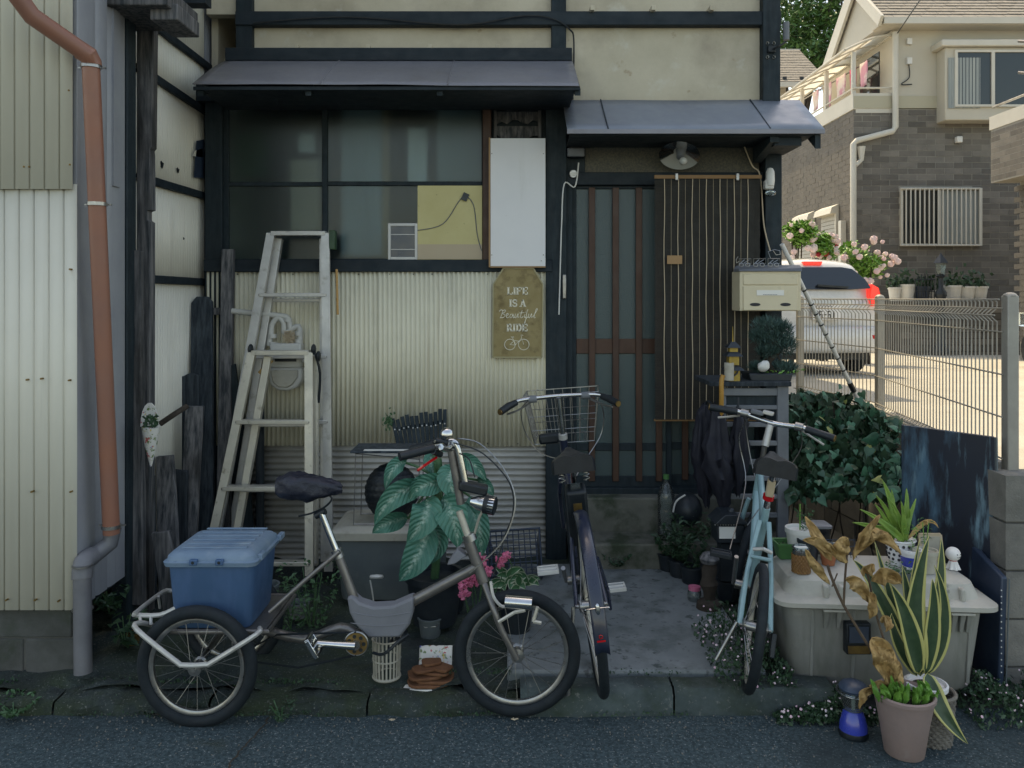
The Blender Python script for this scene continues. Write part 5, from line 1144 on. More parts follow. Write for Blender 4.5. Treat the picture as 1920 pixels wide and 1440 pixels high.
MB().lathe([(0, .1), (.1, .1), (.13, .3), (.14, .3), (.14, .33), (.12, .33), (.12, .3), (0, .3)], (-.36, 3.72, 0), 18).build('pot', MT['lantern_dark'], dcn)
MB().tube(cr([V(-.36, 3.72, .3), V(-.34, 3.7, .55), P(822, 890, 3.7), P(820, 860, 3.7)], 4), [.02]*9+[.02]*4, 8).build('stem', MT['leaf_mid'], dcn)
LV = [((800, 915), (735, 905), (702, 985), 46, 3.62), ((812, 905), (785, 895), (768, 938), 34, 3.6), ((838, 902), (790, 905), (772, 928), 42, 3.58), ((800, 935), (812, 965), (762, 1018), 58, 3.55), ((828, 935), (858, 960), (858, 1028), 62, 3.54), ((805, 985), (790, 1045), (748, 1090), 58, 3.56), ((765, 972), (725, 975), (698, 1000), 36, 3.64), ((762, 868), (735, 862), (722, 918), 30, 3.66), ((850, 880), (830, 895), (862, 940), 46, 3.6), ((862, 858), (890, 862), (912, 902), 30, 3.72), ((880, 930), (905, 990), (902, 1045), 44, 3.66), ((895, 900), (915, 905), (925, 930), 24, 3.74), ((812, 850), (800, 865), (820, 900), 26, 3.76), ((850, 945), (885, 960), (895, 1000), 34, 3.7), ((800, 985), (845, 1010), (800, 1060), 40, 3.62)]
for B, Mi, T, W, d in LV:
    k_ = d/F; mb = MB(); leafsurf(mb, P(*B, d+.06), P(*Mi, d-.05), P(*T, d-.02), W*k_, fold=.35, wav=.04); mb.build('leaf', MT['dumb_cane'], dcn)
    mb = MB(); mb.tube(cr([P(820, 900, 3.72), P((B[0]+820)/2, (B[1]+890)/2, 3.68), P(*B, d+.06)], 3), .006, 6); mb.build('petiole', MT['leaf_mid'], dcn)
# ============================================================= BICYCLES
def wheel(par, c, ax, R, tw, nsp=20, rim='steel', hubw=.06, up=None):
    c = Vector(c); ax = Vector(ax).normalized(); u = ax.orthogonal().normalized(); v = ax.cross(u)
    def ring(r, n=40, off=0): return [c+u*math.cos(2*PI*i/n)*r+v*math.sin(2*PI*i/n)*r+ax*off for i in range(n)]
    rr = R-tw
    mb = MB(); prof = [(-.011, .0), (-.012, -.006), (-.007, -.016), (.007, -.016), (.012, -.006), (.011, 0), (.006, .004), (-.006, .004)]; n = 48; vv = []
    for i in range(n):
        a = 2*PI*i/n; e = u*math.cos(a)+v*math.sin(a)
        for o_, dr in prof: vv.append(c+e*(rr+dr)+ax*o_)
    k = len(prof); mb.add(vv, [(i*k+j, ((i+1) % n)*k+j, ((i+1) % n)*k+(j+1) % k, i*k+(j+1) % k) for i in range(n) for j in range(k)])
    w_ = mb.build('wheel', MT[rim], par)
    mb = MB(); mb.tube(ring(R-tw/2, 56), tw/2, 12, True); mb.build('tyre', MT['rubber'], w_, smooth=60)
    mb = MB()
    for i in range(nsp):
        a = 2*PI*i/nsp; s_ = 1 if i % 2 else -1; a2 = a+.5*s_*(1 if i % 4 < 2 else -1)
        mb.tube([c+(u*math.cos(a2)+v*math.sin(a2))*.022+ax*s_*hubw*.4, c+(u*math.cos(a)+v*math.sin(a))*(rr-.012)], .0013, 4)
    mb.build('spokes', MT['steel'], w_, kind='stuff')
    mb = MB(); mb.tube([c-ax*hubw*.62, c-ax*hubw*.5, c-ax*hubw*.45, c-ax*hubw*.35, c+ax*hubw*.35, c+ax*hubw*.45, c+ax*hubw*.5, c+ax*hubw*.62], [.008, .008, .026, .018, .018, .026, .008, .008], 12); mb.build('hub', MT['steel'], w_)
    return w_
def saddle_mesh(mb, c, fw, up, side, L_=.26, W=.17, h_=.05):
    def fn(u, v):
        t = u; wd = W*(.18+.82*(1-t)**1.3) if t > .02 else W*.8
        a = PI*(v); x = math.copysign(abs(math.cos(a))**.7, math.cos(a))*wd/2; z = max(0, math.sin(a))**.55*h_*(1-.25*t)-.010*math.exp(-(x/.02)**2)-(.02*(1-abs(2*v-1)))*0
        return c+fw*(t-.35)*L_+side*x+up*(z-(h_*.35 if v in (0, 1) else 0)+.018*(t-.4)**2)
    mb.grid(fn, 12, 12, uv=False)
    for u in (0, 1):
        mb.add([fn(u, j/12) for j in range(13)], [tuple(range(13)) if u else tuple(range(12, -1, -1))])
def pedal(par, c, ax, fw, m, w_=.09):
    c = Vector(c); mb = MB(); R_ = Matrix((fw, ax, ax.cross(fw)*-1)).transposed()
    for s_ in (-1, 1):
        mb.box(c+fw*s_*.034, (.012, w_, .017), R_); mb.box(c+ax*s_*w_*.46, (.07, .008, .017), R_)
    mb.cyl(c-ax*w_*.5, c+ax*w_*.5, .011, n=8); return mb.build('pedal', MT[m], par, bev=.002)

# --- cargo tricycle in front
def T(x, y, o=0): return P(x, y, 3.22+(3.05-3.22)*(x-370)/600+o)
tk = thing('cargo_tricycle', 'grey folding cargo tricycle carrying the blue plastic box', 'tricycle', (-.6, 3.12, 0))
AX = V(0.03, 1, 0)
cN = P(370, 1250, 3.0); cN.z = .222; cF = P(970, 1222, 3.06); cF.z = .245
wheel(tk, cN, AX, .228, .047, 24); cR = V(cN.x-.03, 3.46, .222); wheel(tk, cR, AX, .224, .046, 24); wheel(tk, cF, V(.0, 1, 0), .243, .048, 24)
FG, SL = MT['frame_grey'], MT['alu_front']
def tb(name, pts, r, m=FG, n=10, par=tk, k=0): return MB().tube(cr(pts, k) if k else pts, r, n).build(name, m, par)
tb('rear_axle', [cN-V(0, .03, 0), cR+V(0, .03, 0)], .011, MT['steel'])
tb('fork_blade', [T(905, 1086), T(925, 1140, -.05), T(938, 1175, -.055), T(952, 1204, -.055), cF+V(-.002, -.055, .0)], .012, FG, 10, tk, 4)
tb('fork_blade', [T(905, 1086), T(925, 1140, .05), T(938, 1175, .055), T(952, 1204, .055), cF+V(-.002, .055, .0)], .012, FG, 10, tk, 4)
tb('head_tube', [T(878, 1012), T(907, 1092)], .021); tb('steerer', [T(861, 958), T(880, 1012)], .0135, MT['alu_front']); tb('steerer_clamp', [T(878, 1002), T(883, 1014)], .026, MT['steel'])
tb('stem_post', [T(846, 845), T(864, 945)], .0155, MT['frame_grey']); tb('stem', [T(832, 832), T(848, 828), T(858, 842), T(872, 905)], .014, MT['chrome'], 10, tk, 4)
tb('down_tube', [T(895, 1062), T(772, 1128)], .0205); tb('main_beam', [T(772, 1128), T(730, 1165), T(680, 1190), T(640, 1176), T(570, 1198), T(482, 1176)], .019, FG, 10, tk, 3)
tb('seat_tube', [T(668, 1132), T(632, 1035)], .0175); tb('seat_post', [T(634, 1040), T(603, 962)], .0135, MT['chrome']); tb('seat_clamp', [T(636, 1046), T(630, 1030)], .0215, MT['steel'])
tb('rear_stay', [T(637, 1034, -.02), T(570, 1090, -.05), T(505, 1148, -.1)], .009); tb('rear_stay', [T(637, 1034, .02), T(570, 1090, .06), T(505, 1148, .14)], .009)
mb = MB(); pts = [(650, 1121), (660, 1118), (674, 1131), (700, 1139), (736, 1137), (766, 1124), (775, 1121), (774, 1152), (768, 1172), (750, 1196), (690, 1197), (666, 1172), (655, 1150)]
def gv(a_, b_, s_): return T(a_, b_, s_*(.03+.012*math.sin((b_-1121)*.11)))
mb.prism([T(a_, b_, -.035) for a_, b_ in pts], V(0, .07, 0)); mb.build('frame_cover', MT['cover_cloth'], tk, bev=.009)
mb = MB()
for s_ in (0, 1): mb.tube(cr([T(657, 1148+20*s_, -.0345), T(712, 1156+18*s_, -.0355), T(770, 1148+20*s_, -.0345)], 5), [.001]+[.002]*9+[.001], 8)
mb.build('cover_fold', MT['cover_cloth'], tk, kind='stuff')
# crank, chain
ck = T(668, 1207, -.075); mb = MB()
mb.lathe([(.014, -.003), (.042, -.003), (.042, .003), (.014, .003), (.014, -.003)], ck, 28, rotm('X', 90)); cg = mb.build('chainring', MT['gold_ring'], tk)
for i in range(7): a = i*2*PI/7; q = ck+V(math.cos(a)*.029, -.0035, math.sin(a)*.029); MB().cyl(q, q+V(0, -.001, 0), .0075, n=10).build('hole', MT['black'], cg)
mb = MB(); mb.tube([ck+V(.044*math.cos(i*PI/16), .002, .044*math.sin(i*PI/16)) for i in range(32)], .0035, 5, True); mb.build('chain_wrap', MT['steel'], cg)
tb('bottom_bracket', [ck+V(0, .16, 0), ck-V(0, .02, 0)], .018, MT['steel'])
a, b = ck+V(0, -.02, 0), T(584, 1206, -.12); tb('crank_arm', [a, a.lerp(b, .5), b], [.017, .0135, .0145], MT['chrome'])
pedal(tk, T(588, 1210, -.15), V(0, 1, 0), V(.5, 0, -.86), 'chrome', .075)
a2 = ck+V(0, .17, 0); b2 = ck+(ck-b)*1+V(0, .35, 0); tb('crank_arm', [a2, b2], .0115, MT['chrome']); pedal(tk, T(745, 1200, .14), V(0, 1, 0), V(.8, 0, .6), 'black')
tb('chain_run', [ck+V(.0, 0, .044), T(520, 1190, -.02), T(470, 1215, .03)], .004, MT['rubber'], 5); tb('chain_run', [ck+V(0, 0, -.044), T(560, 1252, -.02), T(470, 1240, .03)], .004, MT['rubber'], 5)
tb('kickstand_cable', [T(700, 1224, -.05), T(720, 1226, -.08), T(750, 1200, -.06), T(765, 1190, -.03)], .006, MT['black'], 6, tk, 4)
# rear rack tubes
RT = MT['alu']; d0 = 2.955
tb('rack_tube', [P(285, 1172, 3.1), P(262, 1168, 3.0), P(256, 1180, d0), P(330, 1240, d0), P(345, 1247, d0), P(385, 1246, d0), P(400, 1240, d0), P(480, 1190, d0), P(487, 1178, 3.05)], .0095, RT, 8, tk, 4)
tb('rack_tube', [P(322, 1108, 3.45), P(305, 1110, 3.4), P(258, 1146, 3.08), P(256, 1153, 3.07), P(300, 1153, 3.07), P(330, 1140, 3.07)], .0095, RT, 8, tk, 3)
for q0, q1 in ((P(297, 1118, 3.3), P(300, 1140, 3.32)), (P(262, 1153, 3.07), P(264, 1166, 3.05)), (P(283, 1153, 3.07), P(283, 1172, 3.05))): tb('rack_strut', [q0, q1], .006, RT, 6)
tb('rack_tube', [V(cN.x-.12, 3.05, .33), V(cN.x+.25, 3.05, .33), V(cN.x+.25, 3.42, .33), V(cN.x-.12, 3.42, .33)], .01, FG)
MB().bx(cN.x-.14, cN.x+.24, 3.06, 3.41, .325, .335).build('rack_plate', FG, tk)
# saddle in plastic bag
mb = MB()
def sad(u, v):
    a = 2*PI*v; t = u; c_ = T(520+122*t, 908+6*t, 0); ry_ = .075*(1-.62*t)*math.sin(PI*min(1, t*.96+.035))**.35; rz = .062*(1-.55*t)*math.sin(PI*min(1, t*.96+.03))**.4
    n_ = noise.noise(V(u*5, math.cos(a)*2, math.sin(a)*2))*.012+noise.noise(V(u*14, math.cos(a)*4, 3))*.005
    return c_+V(0, math.cos(a)*(ry_+n_), math.sin(a)*(rz+n_)-(.01 if math.sin(a) < 0 else 0))
mb.grid(lambda u, v: sad(u, 1-v), 30, 28, uv=False); mb.build('saddle', MT['bag_black'], tk, smooth=80)
tb('saddle_rail', [T(560, 968), T(585, 962), T(610, 950), T(622, 935), T(612, 925)], .004, MT['black'], 6, tk, 4); tb('saddle_clamp', [T(592, 968), T(610, 958)], .013, MT['black'])
# handlebar, grips, bell, lamp
tb('handlebar', [T(826, 838, -.16), T(835, 842, -.06), T(845, 838, 0), T(835, 838, .08), T(826, 836, .2)], .0115, MT['chrome'], 10, tk, 4)
tb('grip', [T(749, 856, -.30), T(812, 840, -.22)], .0165, MT['black'], 12); tb('handlebar', [T(812, 840, -.22), T(830, 836, -.1)], .0115, MT['chrome']); tb('grip', [T(772, 842, .28), T(815, 830, .24)], .016, MT['black'], 12); tb('handlebar', [T(815, 830, .24), T(833, 834, .1)], .0115, MT['chrome'])
tb('brake_lever', [T(783, 882, -.24), T(800, 870, -.2), T(818, 858, -.12)], .0055, MT['red_lens'], 6, tk, 3); tb('brake_lever_clamp', [T(812, 846, -.15), T(826, 852, -.1)], .012, MT['black'])
mb = MB(); mb.lathe([(.0, .018), (.012, .017), (.022, .008), (.025, -.004), (.022, -.008), (0, -.008)], T(838, 811, -.05), 18, rotm('X', 15)); mb.build('bell', MT['chrome'], tk); tb('shifter', [T(818, 826, -.06), T(840, 830, -.06)], .012, MT['black'])
mb = MB(); mb.box(T(888, 914), (.11, .06, .035), rotm('Y', 12)); mb.build('phone_mount', MT['black'], tk, bev=.008)
R_ = rotm('Z', -12) @ rotm('Y', 98)
mb = MB(); mb.lathe([(0, -.045), (.012, -.042), (.022, -.02), (.0275, .015), (.028, .032)], T(908, 945, -.03), 20, R_ @ Matrix.Scale(1.25, 3)); hl = mb.build('headlamp', MT['chrome'], tk)
MB().lathe([(.0275, .0), (.028, .034), (.024, .036), (0, .03)], T(908, 945, -.03), 18, R_ @ Matrix.Scale(1.25, 3)).build('lamp_rim', MT['black'], hl)
tb('lamp_bracket', [T(905, 958, -.03), T(898, 972, -.02), T(890, 1000, 0)], .005, MT['alu_front'], 6, tk, 3)
mb = MB(); mb.prism([T(838, 1060, -.03), T(858, 1030, -.02), T(874, 1043, -.02), T(852, 1058, -.03)], V(0, .05, 0)); mb.build('fold_latch', MT['cover_cloth'], tk, bev=.004)
# caliper and dynamo
mb = MB(); mb.cyl(T(948, 1128, -.06), T(998, 1132, -.06), .024, n=18); dy = mb.build('dynamo', MT['chrome'], tk)
tb('caliper_arm', [T(920, 1090, -.05), T(925, 1118, -.06), T(938, 1135, -.06), T(950, 1138, -.06)], .006, MT['alu'], 6, tk, 3)
for a_, b_ in (((935, 1166), (965, 1148)), ((965, 1148), (985, 1144)), ((1008, 1138), (1000, 1165)), ((1000, 1165), (1015, 1168))): tb('brake_link', [T(*a_, -.07), T(*b_, -.07)], .007, MT['alu_front'], 6)
for pts in ([(858, 822), (900, 832), (945, 880), (966, 935), (955, 990), (930, 1030), (880, 1075)], [(850, 830), (905, 850), (955, 905), (962, 960), (945, 1010), (925, 1080)], [(862, 850), (880, 862), (890, 895)]):
    tb('cable', [T(a_, b_, -.02-.02*i) for i, (a_, b_) in enumerate(pts)][:len(pts)], .0028, MT['black'] if pts[0][0] != 858 else MT['steel'], 5, tk, 6)

# --- blue box
bb = thing('plastic_box', 'dusty blue plastic box with pale ridged lid on the tricycle rack', 'box', (-1.15, 3.22, .34))
mb = MB(); rg = taper(mb, -1.315, -.985, 3.045, 3.36, 0, 0, 0, .03); loft(mb, [rg(.337, .022), rg(.35, .016), rg(.585, .0)]); mb.build('tub', MT['blue_box'], bb)
mb = MB(); loft(mb, [rg(.582, -.012), rg(.598, -.016), rg(.602, -.006), rg(.618, -.003), rg(.632, .012), rg(.636, .03)]); ld_ = mb.build('lid', MT['blue_lid'], bb)
for i in range(5):
    x = -1.27+.052*i; 
for i in range(6): MB().bx(-1.275, -1.025, 3.09+.05*i, 3.108+.05*i, .635, .6405).build('ridge', MT['blue_lid'], ld_, bev=.002)
for px in (363, 412):
    q = P(px, 1054, 3.035); m_ = MB(); m_.box(q, (.03, .02, .022)); e = m_.build('latch', MT['blue_box'], bb, bev=.003); MB().cyl(q+V(0, -.011, 0), q+V(0, -.009, 0), .006, n=8).build('latch_hole', MT['black'], e)
for y in (3.08, 3.33): MB().bx(-.982, -.962, y, y+.06, .59, .615).build('lid_clip', MT['blue_lid'], bb, bev=.004)

# --- generic bicycle seen from behind (local axes: x forward, y left, z up)
def bicycle(label, loc, rz, lean, steer, R, WB, frame, m, sad_h, bar_h, barw, sadm, kind):
    t = thing('bicycle', label, 'bicycle', loc, 'bicycles parked by the door', local=True, rot=(Rd(lean), 0, Rd(rz)))
    Y = V(0, 1, 0); FM = MT[m]
    def tt(name, pts, r, mm=FM, n=10, k=0): return MB().tube(cr(pts, k) if k else pts, r, n).build(name, mm if not isinstance(mm, str) else MT[mm], t)
    wheel(t, (0, 0, R), Y, R, .038, 24, 'alu_front', .10)
    hb, ht = frame['head'] ; axs = (Vector(ht)-Vector(hb)).normalized(); S_ = Matrix.Rotation(Rd(steer), 3, axs)
    def st_(p): return Vector(hb)+S_ @ (Vector(p)-Vector(hb))
    fc = st_((WB, 0, R)); wheel(t, fc, S_ @ Y, R, .038, 24, 'alu_front', .08)
    for a_, b_, r in frame['tubes']: tt('frame_tube', [a_, b_], r)
    for s_ in (-1, 1):
        for nm in ('seatstay', 'chainstay'):
            if nm in frame: a_ = frame[nm]; tt(nm.replace('seatstay', 'seat_stay').replace('chainstay', 'chain_stay'), [V(a_[0], s_*a_[3], a_[2]), V(a_[0]*.6, s_*.045, R+(a_[2]-R)*.5), V(0, s_*.058, R)], frame.get('sr', .0085), FM, 8, 3)
        tt('fork_blade', [st_((hb[0], s_*.03, hb[2]-.01)), st_((hb[0]+.03, s_*.045, hb[2]-.12)), st_((WB, s_*.05, R))], .0105, FM, 8, 3)
    tt('head_tube', [hb, ht], .019)
    bb_ = frame['bb']; ax_ = .09
    mb = MB(); mb.lathe([(.012, -.002), (.075, -.002), (.075, .002), (.012, .002)], (bb_[0], -.055, bb_[2]), 28, rotm('X', 90)); mb.build('chainring', MT['steel'], t)
    tt('bottom_bracket', [V(bb_[0], -.07, bb_[2]), V(bb_[0], .07, bb_[2])], .02, 'steel')
    an = Rd(frame['crank'])
    for s_ in (-1, 1):
        e = V(bb_[0]+s_*math.cos(an)*.165, s_*.085*-1, bb_[2]+s_*math.sin(an)*.165); tt('crank_arm', [V(bb_[0], -s_*.075, bb_[2]), e], .0095, 'steel'); pedal(t, e+V(0, -s_*.065, 0), Y, V(1, 0, 0), 'white_plastic' if kind == 'city' else 'black')
    sp = frame['seat']; tt('seat_post', [V(*frame['seattop']), V(sp[0], 0, sad_h-.03)], .0135, 'chrome')
    mb = MB(); saddle_mesh(mb, V(sp[0], 0, sad_h), V(1, 0, 0), V(0, 0, 1), Y, .27, .20 if kind == 'city' else .19, .055); sd_ = mb.build('saddle', MT[sadm], t, smooth=60)
    return t, tt, st_, S_
# dark blue city bicycle
fr = dict(head=((.86, 0, .66), (.81, 0, .84)), bb=(.43, 0, .28), seat=(.24, 0, 0), seattop=(.30, 0, .66), crank=-38, tubes=[((.43, 0, .28), (.30, 0, .68), .016), ((.43, 0, .28), (.85, 0, .70), .02), ((.345, 0, .54), (.83, 0, .78), .016)], seatstay=(.31, 0, .62, .02), chainstay=(.43, 0, .28, .03))
t, tt, st_, S_ = bicycle('dark blue city bicycle with wire front basket, seen from behind', (.345, 3.1, .085), 90, -6.5, -6, .33, 1.06, fr, 'navy', .83, 1.03, .5, 'saddle_vinyl', 'city')
tt('stem', [(.81, 0, .84), (.79, 0, .93), (.775, 0, 1.04)], .0125, 'chrome'); tt('stem_collar', [(.812, 0, .835), (.806, 0, .86)], .022, 'alu')
hbp = [st_(q) for q in ((.66, .26, 1.02), (.74, .2, 1.045), (.775, .06, 1.05), (.775, -.06, 1.05), (.74, -.2, 1.045), (.66, -.26, 1.02))]
tt('handlebar', hbp, .011, 'chrome', 10, 5)
for s_ in (1, -1):
    tt('grip', [st_((.725, s_*.205, 1.04)), st_((.69, s_*.24, 1.03)), st_((.64, s_*.275, 1.012))], [.014, .018, .017], 'black', 10); tt('grip_cap', [st_((.64, s_*.275, 1.012)), st_((.635, s_*.279, 1.011))], .014, 'gold_ring')
    tt('brake_lever', [st_((.77, s_*.13, 1.035)), st_((.75, s_*.2, 1.0)), st_((.70, s_*.25, .99))], .005, 'steel', 6, 3)
    tt('lever_clamp', [st_((.77, s_*.11, 1.045)), st_((.765, s_*.15, 1.045))], .018, 'rack')
bsk = None
mb = MB(); bc = [st_((.93+dx, dy, dz)) for dx in (0, .25) for dy in (-.17, .17) for dz in (.80, 1.03)]
def bw_(a_, b_, c_): return st_((.90+a_*.26, (b_-.5)*(.30+.08*c_), .80+.24*c_))
wires = []
for i in range(8):
    c_ = i/7; wires.append([bw_(0, 0, c_), bw_(0, 1, c_), bw_(1, 1, c_), bw_(1, 0, c_), bw_(0, 0, c_)]) if i in (0, 2, 4, 7) else None
for i in range(9):
    for f in (0, 1): wires.append([bw_(f, i/8, 0), bw_(f, i/8, 1)]); wires.append([bw_(i/8, f, 0), bw_(i/8, f, 1)])
for i in range(7): wires.append([bw_(0, i/6, 0), bw_(1, i/6, 0)])
for w_ in wires: mb.tube(w_, .0019, 5)
bsk = mb.build('basket', MT['steel'], t, kind='stuff')
mb = MB(); mb.tube([bw_(0, 0, 1), bw_(0, 1, 1), bw_(1, 1, 1), bw_(1, 0, 1)], .0033, 6, True); mb.build('basket_rim', MT['steel'], t)
MB().box(st_((.88, .075, .83)), (.05, .10, .05)).build('basket_lock', MT['black'], t, bev=.012)
tt('cable_loop', [st_(q) for q in ((.77, .15, 1.04), (.86, .2, .98), (.9, .19, .86), (.88, .12, .76), (.85, 0, .72))], .003, 'steel', 5, 5); tt('cable_loop', [st_(q) for q in ((.77, -.12, 1.04), (.86, -.2, .98), (.9, -.19, .84), (.84, -.1, .72), (.7, 0, .6))], .003, 'steel', 5, 5)
mb = MB(); mb.grid(lambda u, v: V(-(math.cos(Rd(-4+134*u)))*.36*1.0, (v-.5)*.052, .33+math.sin(Rd(-4+134*u)+0)*.36-.012*abs(2*v-1)**2) if True else None, 26, 6, uv=False); fd = mb.build('mudguard', MT['navy'], t, solid=.002, smooth=60)
mb = MB(); mb.tube([V(-.362, .006*math.cos(i*PI/6), .36+.006*math.sin(i*PI/6)) for i in range(12)], .0016, 4, True); mb.build('emblem', MT['red_lens'], t); MB().box((-.3635, 0, .345), (.002, .03, .006)).build('emblem_bar', MT['red_lens'], t)
tt('mudguard_stay', [V(-.345, .04, .45), V(-.355, 0, .455), V(-.345, -.04, .45)], .0025, 'chrome', 5); tt('mudguard_stay', [V(-.345, .04, .45), V(0, .065, .33)], .0025, 'chrome', 5); tt('mudguard_stay', [V(-.345, -.04, .45), V(0, -.065, .33)], .0025, 'chrome', 5)
MB().ball((-.362, 0, .455), (.006, .009, .02), 8, 6).build('reflector', MT['chrome'], t)
mb = MB(); mb.box((.235, 0, .62), (.08, .085, .26), rotm('Y', -18)); bt_ = mb.build('battery', MT['black'], t, bev=.012)
MB().box((.178, 0, .665), (.004, .035, .035), rotm('Y', -18)).build('yellow_tag', MT['gold_ring'], bt_); MB().box((.19, 0, .735), (.02, .04, .05), rotm('Y', -18)).build('rear_light', MT['clear'], bt_)
for s_ in (-1, 1): tt('saddle_spring', [V(.2+.008*math.cos(i*.9), s_*.05+.012*math.sin(i*.9), .765+i*.0022) for i in range(20)], .003, 'steel', 5)
tt('kickstand', [V(.0, .07, .33), V(-.05, .13, .02), V(-.02, .16, .0)], .008, 'steel', 8)
mb = MB(); mb.prism([V(.05, -.07, .36), V(.44, -.07, .37), V(.5, -.07, .29), V(.44, -.07, .21), V(.05, -.07, .28)], V(0, -.012, 0)); mb.build('chain_guard', MT['navy'], t, bev=.004)
# light blue bicycle
fr = dict(head=((.80, 0, .56), (.755, 0, .72)), bb=(.38, 0, .27), seat=(.17, 0, 0), seattop=(.235, 0, .66), crank=-60, tubes=[((.38, 0, .27), (.235, 0, .66), .016), ((.38, 0, .27), (.79, 0, .60), .018), ((.245, 0, .60), (.76, 0, .69), .016)], seatstay=(.24, 0, .60, .018), chainstay=(.38, 0, .27, .03), sr=.0105)
t, tt, st_, S_ = bicycle('light blue small-wheel bicycle leaning beside the grey trunk, seen from behind', (.915, 3.13, .075), 76, 8, -12, .245, .95, fr, 'sky_blue', .84, .98, .54, 'saddle_vinyl', 'mini')
tt('seat_stay_bridge', [V(.155, -.04, .47), V(.155, .04, .47)], .008, 'sky_blue'); tt('stem', [(.755, 0, .72), (.735, 0, .83)], .0125, 'steel'); tt('stem_riser', [st_((.735, 0, .83)), st_((.76, 0, .93))], .017, 'alu')
hbp = [st_(q) for q in ((.74, .27, .95), (.77, .15, .955), (.775, 0, .94), (.77, -.15, .955), (.74, -.27, .95))]
tt('handlebar', hbp, .0125, 'chrome', 10, 4)
for s_ in (1, -1):
    tt('grip', [st_((.755, s_*.16, .955)), st_((.73, s_*.29, .948))], .0175, 'black', 12); tt('grip_cap', [st_((.73, s_*.29, .948)), st_((.729, s_*.294, .948))], .015, 'gold_ring'); tt('lever_clamp', [st_((.768, s_*.11, .955)), st_((.765, s_*.145, .955))], .02, 'steel')
    tt('brake_lever', [st_((.78, s_*.13, .945)), st_((.79, s_*.19, .92)), st_((.78, s_*.25, .9))], .0055, 'alu', 6, 3)
MB().box(st_((.765, .07, .975)), (.045, .06, .02), S_).build('bike_computer', MT['rack'], t, bev=.005); MB().box(st_((.765, .02, .985)), (.04, .05, .018), S_).build('front_light', MT['alu'], t, bev=.004)
for i, pts in enumerate((((.78, .13, .95), (.86, .13, .9), (.88, .08, .75), (.82, 0, .6)), ((.78, -.13, .95), (.86, -.15, .85), (.84, -.1, .7), (.5, -.02, .5)), ((.78, .1, .95), (.84, .14, .82), (.8, .06, .62), (.4, .02, .4)))): tt('cable', [st_(q) for q in pts], .0028, 'steel', 5, 5)
MB().cyl(V(.22, 0, .70), V(.215, 0, .72), .023, n=14).build('seat_collar', MT['red_lens'], t); mb = MB(); mb.box((.19, 0, .755), (.03, .032, .075), rotm('Y', -15)); mb.build('rear_reflector', MT['cord_pale'], t, bev=.005)
mb = MB(); mb.tube([V(.10, .075, .845), V(.085, 0, .848), V(.10, -.075, .845)], .006, 6); mb.build('saddle_piping', MT['white_plastic'], t)
tt('brake_bridge', [V(.14, -.035, .505), V(.12, 0, .52), V(.14, .035, .505)], .008, 'alu'); tt('kickstand', [V(.0, .07, .25), V(-.04, .13, .10)], .008, 'steel'); 
mb = MB(); mb.box((.0, -.075, .19), (.03, .02, .09), rotm('Y', 20)); mb.build('derailleur', MT['black'], t, bev=.004)
# ============================================================= SMALL THINGS, LEFT TO CENTRE
def Eu(r): return Euler((r.uniform(0, 6.28), r.uniform(0, 6.28), r.uniform(0, 6.28))).to_matrix()
RF = random.Random(31)
def sprig(mb, base, h_, sp, n, sz, lean=(0, 0), rnd=RF, wid=.5):
    for i in range(n):
        u = rnd.random(); a = rnd.uniform(0, 6.28); p = Vector(base)+V(lean[0]*u+math.cos(a)*sp*(.3+u), lean[1]*u+math.sin(a)*sp*(.3+u), h_*u)
        s_ = sz*rnd.uniform(.6, 1.2); E = Euler((rnd.uniform(-.7, .7), rnd.uniform(-.7, .7), rnd.uniform(0, 6.28))).to_matrix()
        mb.add([p+E @ V(-s_, 0, 0), p+E @ V(0, -s_*wid, s_*.2), p+E @ V(s_, 0, -s_*.15), p+E @ V(0, s_*wid, s_*.2)], [(0, 1, 2), (0, 2, 3)])
def plant(name, label, cat, px, py, d, h_, sp, n, sz, m, stems=5, group=None, wid=.5):
    q = P(px, py, d); t = thing(name, label, cat, tuple(q), group)
    mb = MB(); sprig(mb, q, h_, sp, n, sz, wid=wid); mb.build('leaves', MT[m], t, kind='stuff', smooth=0)
    for i in range(stems): MB().tube([q, q+V(RF.uniform(-sp, sp)*.8, RF.uniform(-sp, sp)*.5, h_*RF.uniform(.6, .95))], .0022, 5).build('stem', MT['leaf_mid'], t)
    return t
GW = 'weeds in the forecourt'
plant('weed', 'leafy green weed growing under the seat tube of the tricycle', 'weed', 585, 1190, 3.75, .32, .12, 260, .016, 'leaf_mid', 8, GW)
plant('weed', 'dark weed clump right of the blue box behind the crank', 'weed', 545, 1180, 3.6, .2, .09, 140, .014, 'leaf_mid', 5, GW)
plant('weed', 'low weed tuft at the far left of the road edge', 'weed', 25, 1338, 3.05, .05, .07, 160, .013, 'leaf_mid', 3, GW)
plant('weed', 'tiny weed tuft in the road crack below the tricycle', 'weed', 528, 1352, 3.03, .075, .045, 90, .009, 'leaf_dark', 5, GW)
plant('weed', 'dark leaves sprouting around the grey downpipe foot', 'weed', 205, 1150, 3.6, .13, .07, 80, .024, 'leaf_dark', 4, GW)
plant('weed', 'broad dark weed leaves left of the tricycle rear wheel', 'weed', 235, 1210, 3.45, .14, .06, 26, .04, 'leaf_dark', 3, GW)
plant('weed', 'moss weed tuft at the foot of the concrete step', 'weed', 1155, 1062, 4.42, .08, .07, 120, .016, 'leaf_dark', 3, GW)
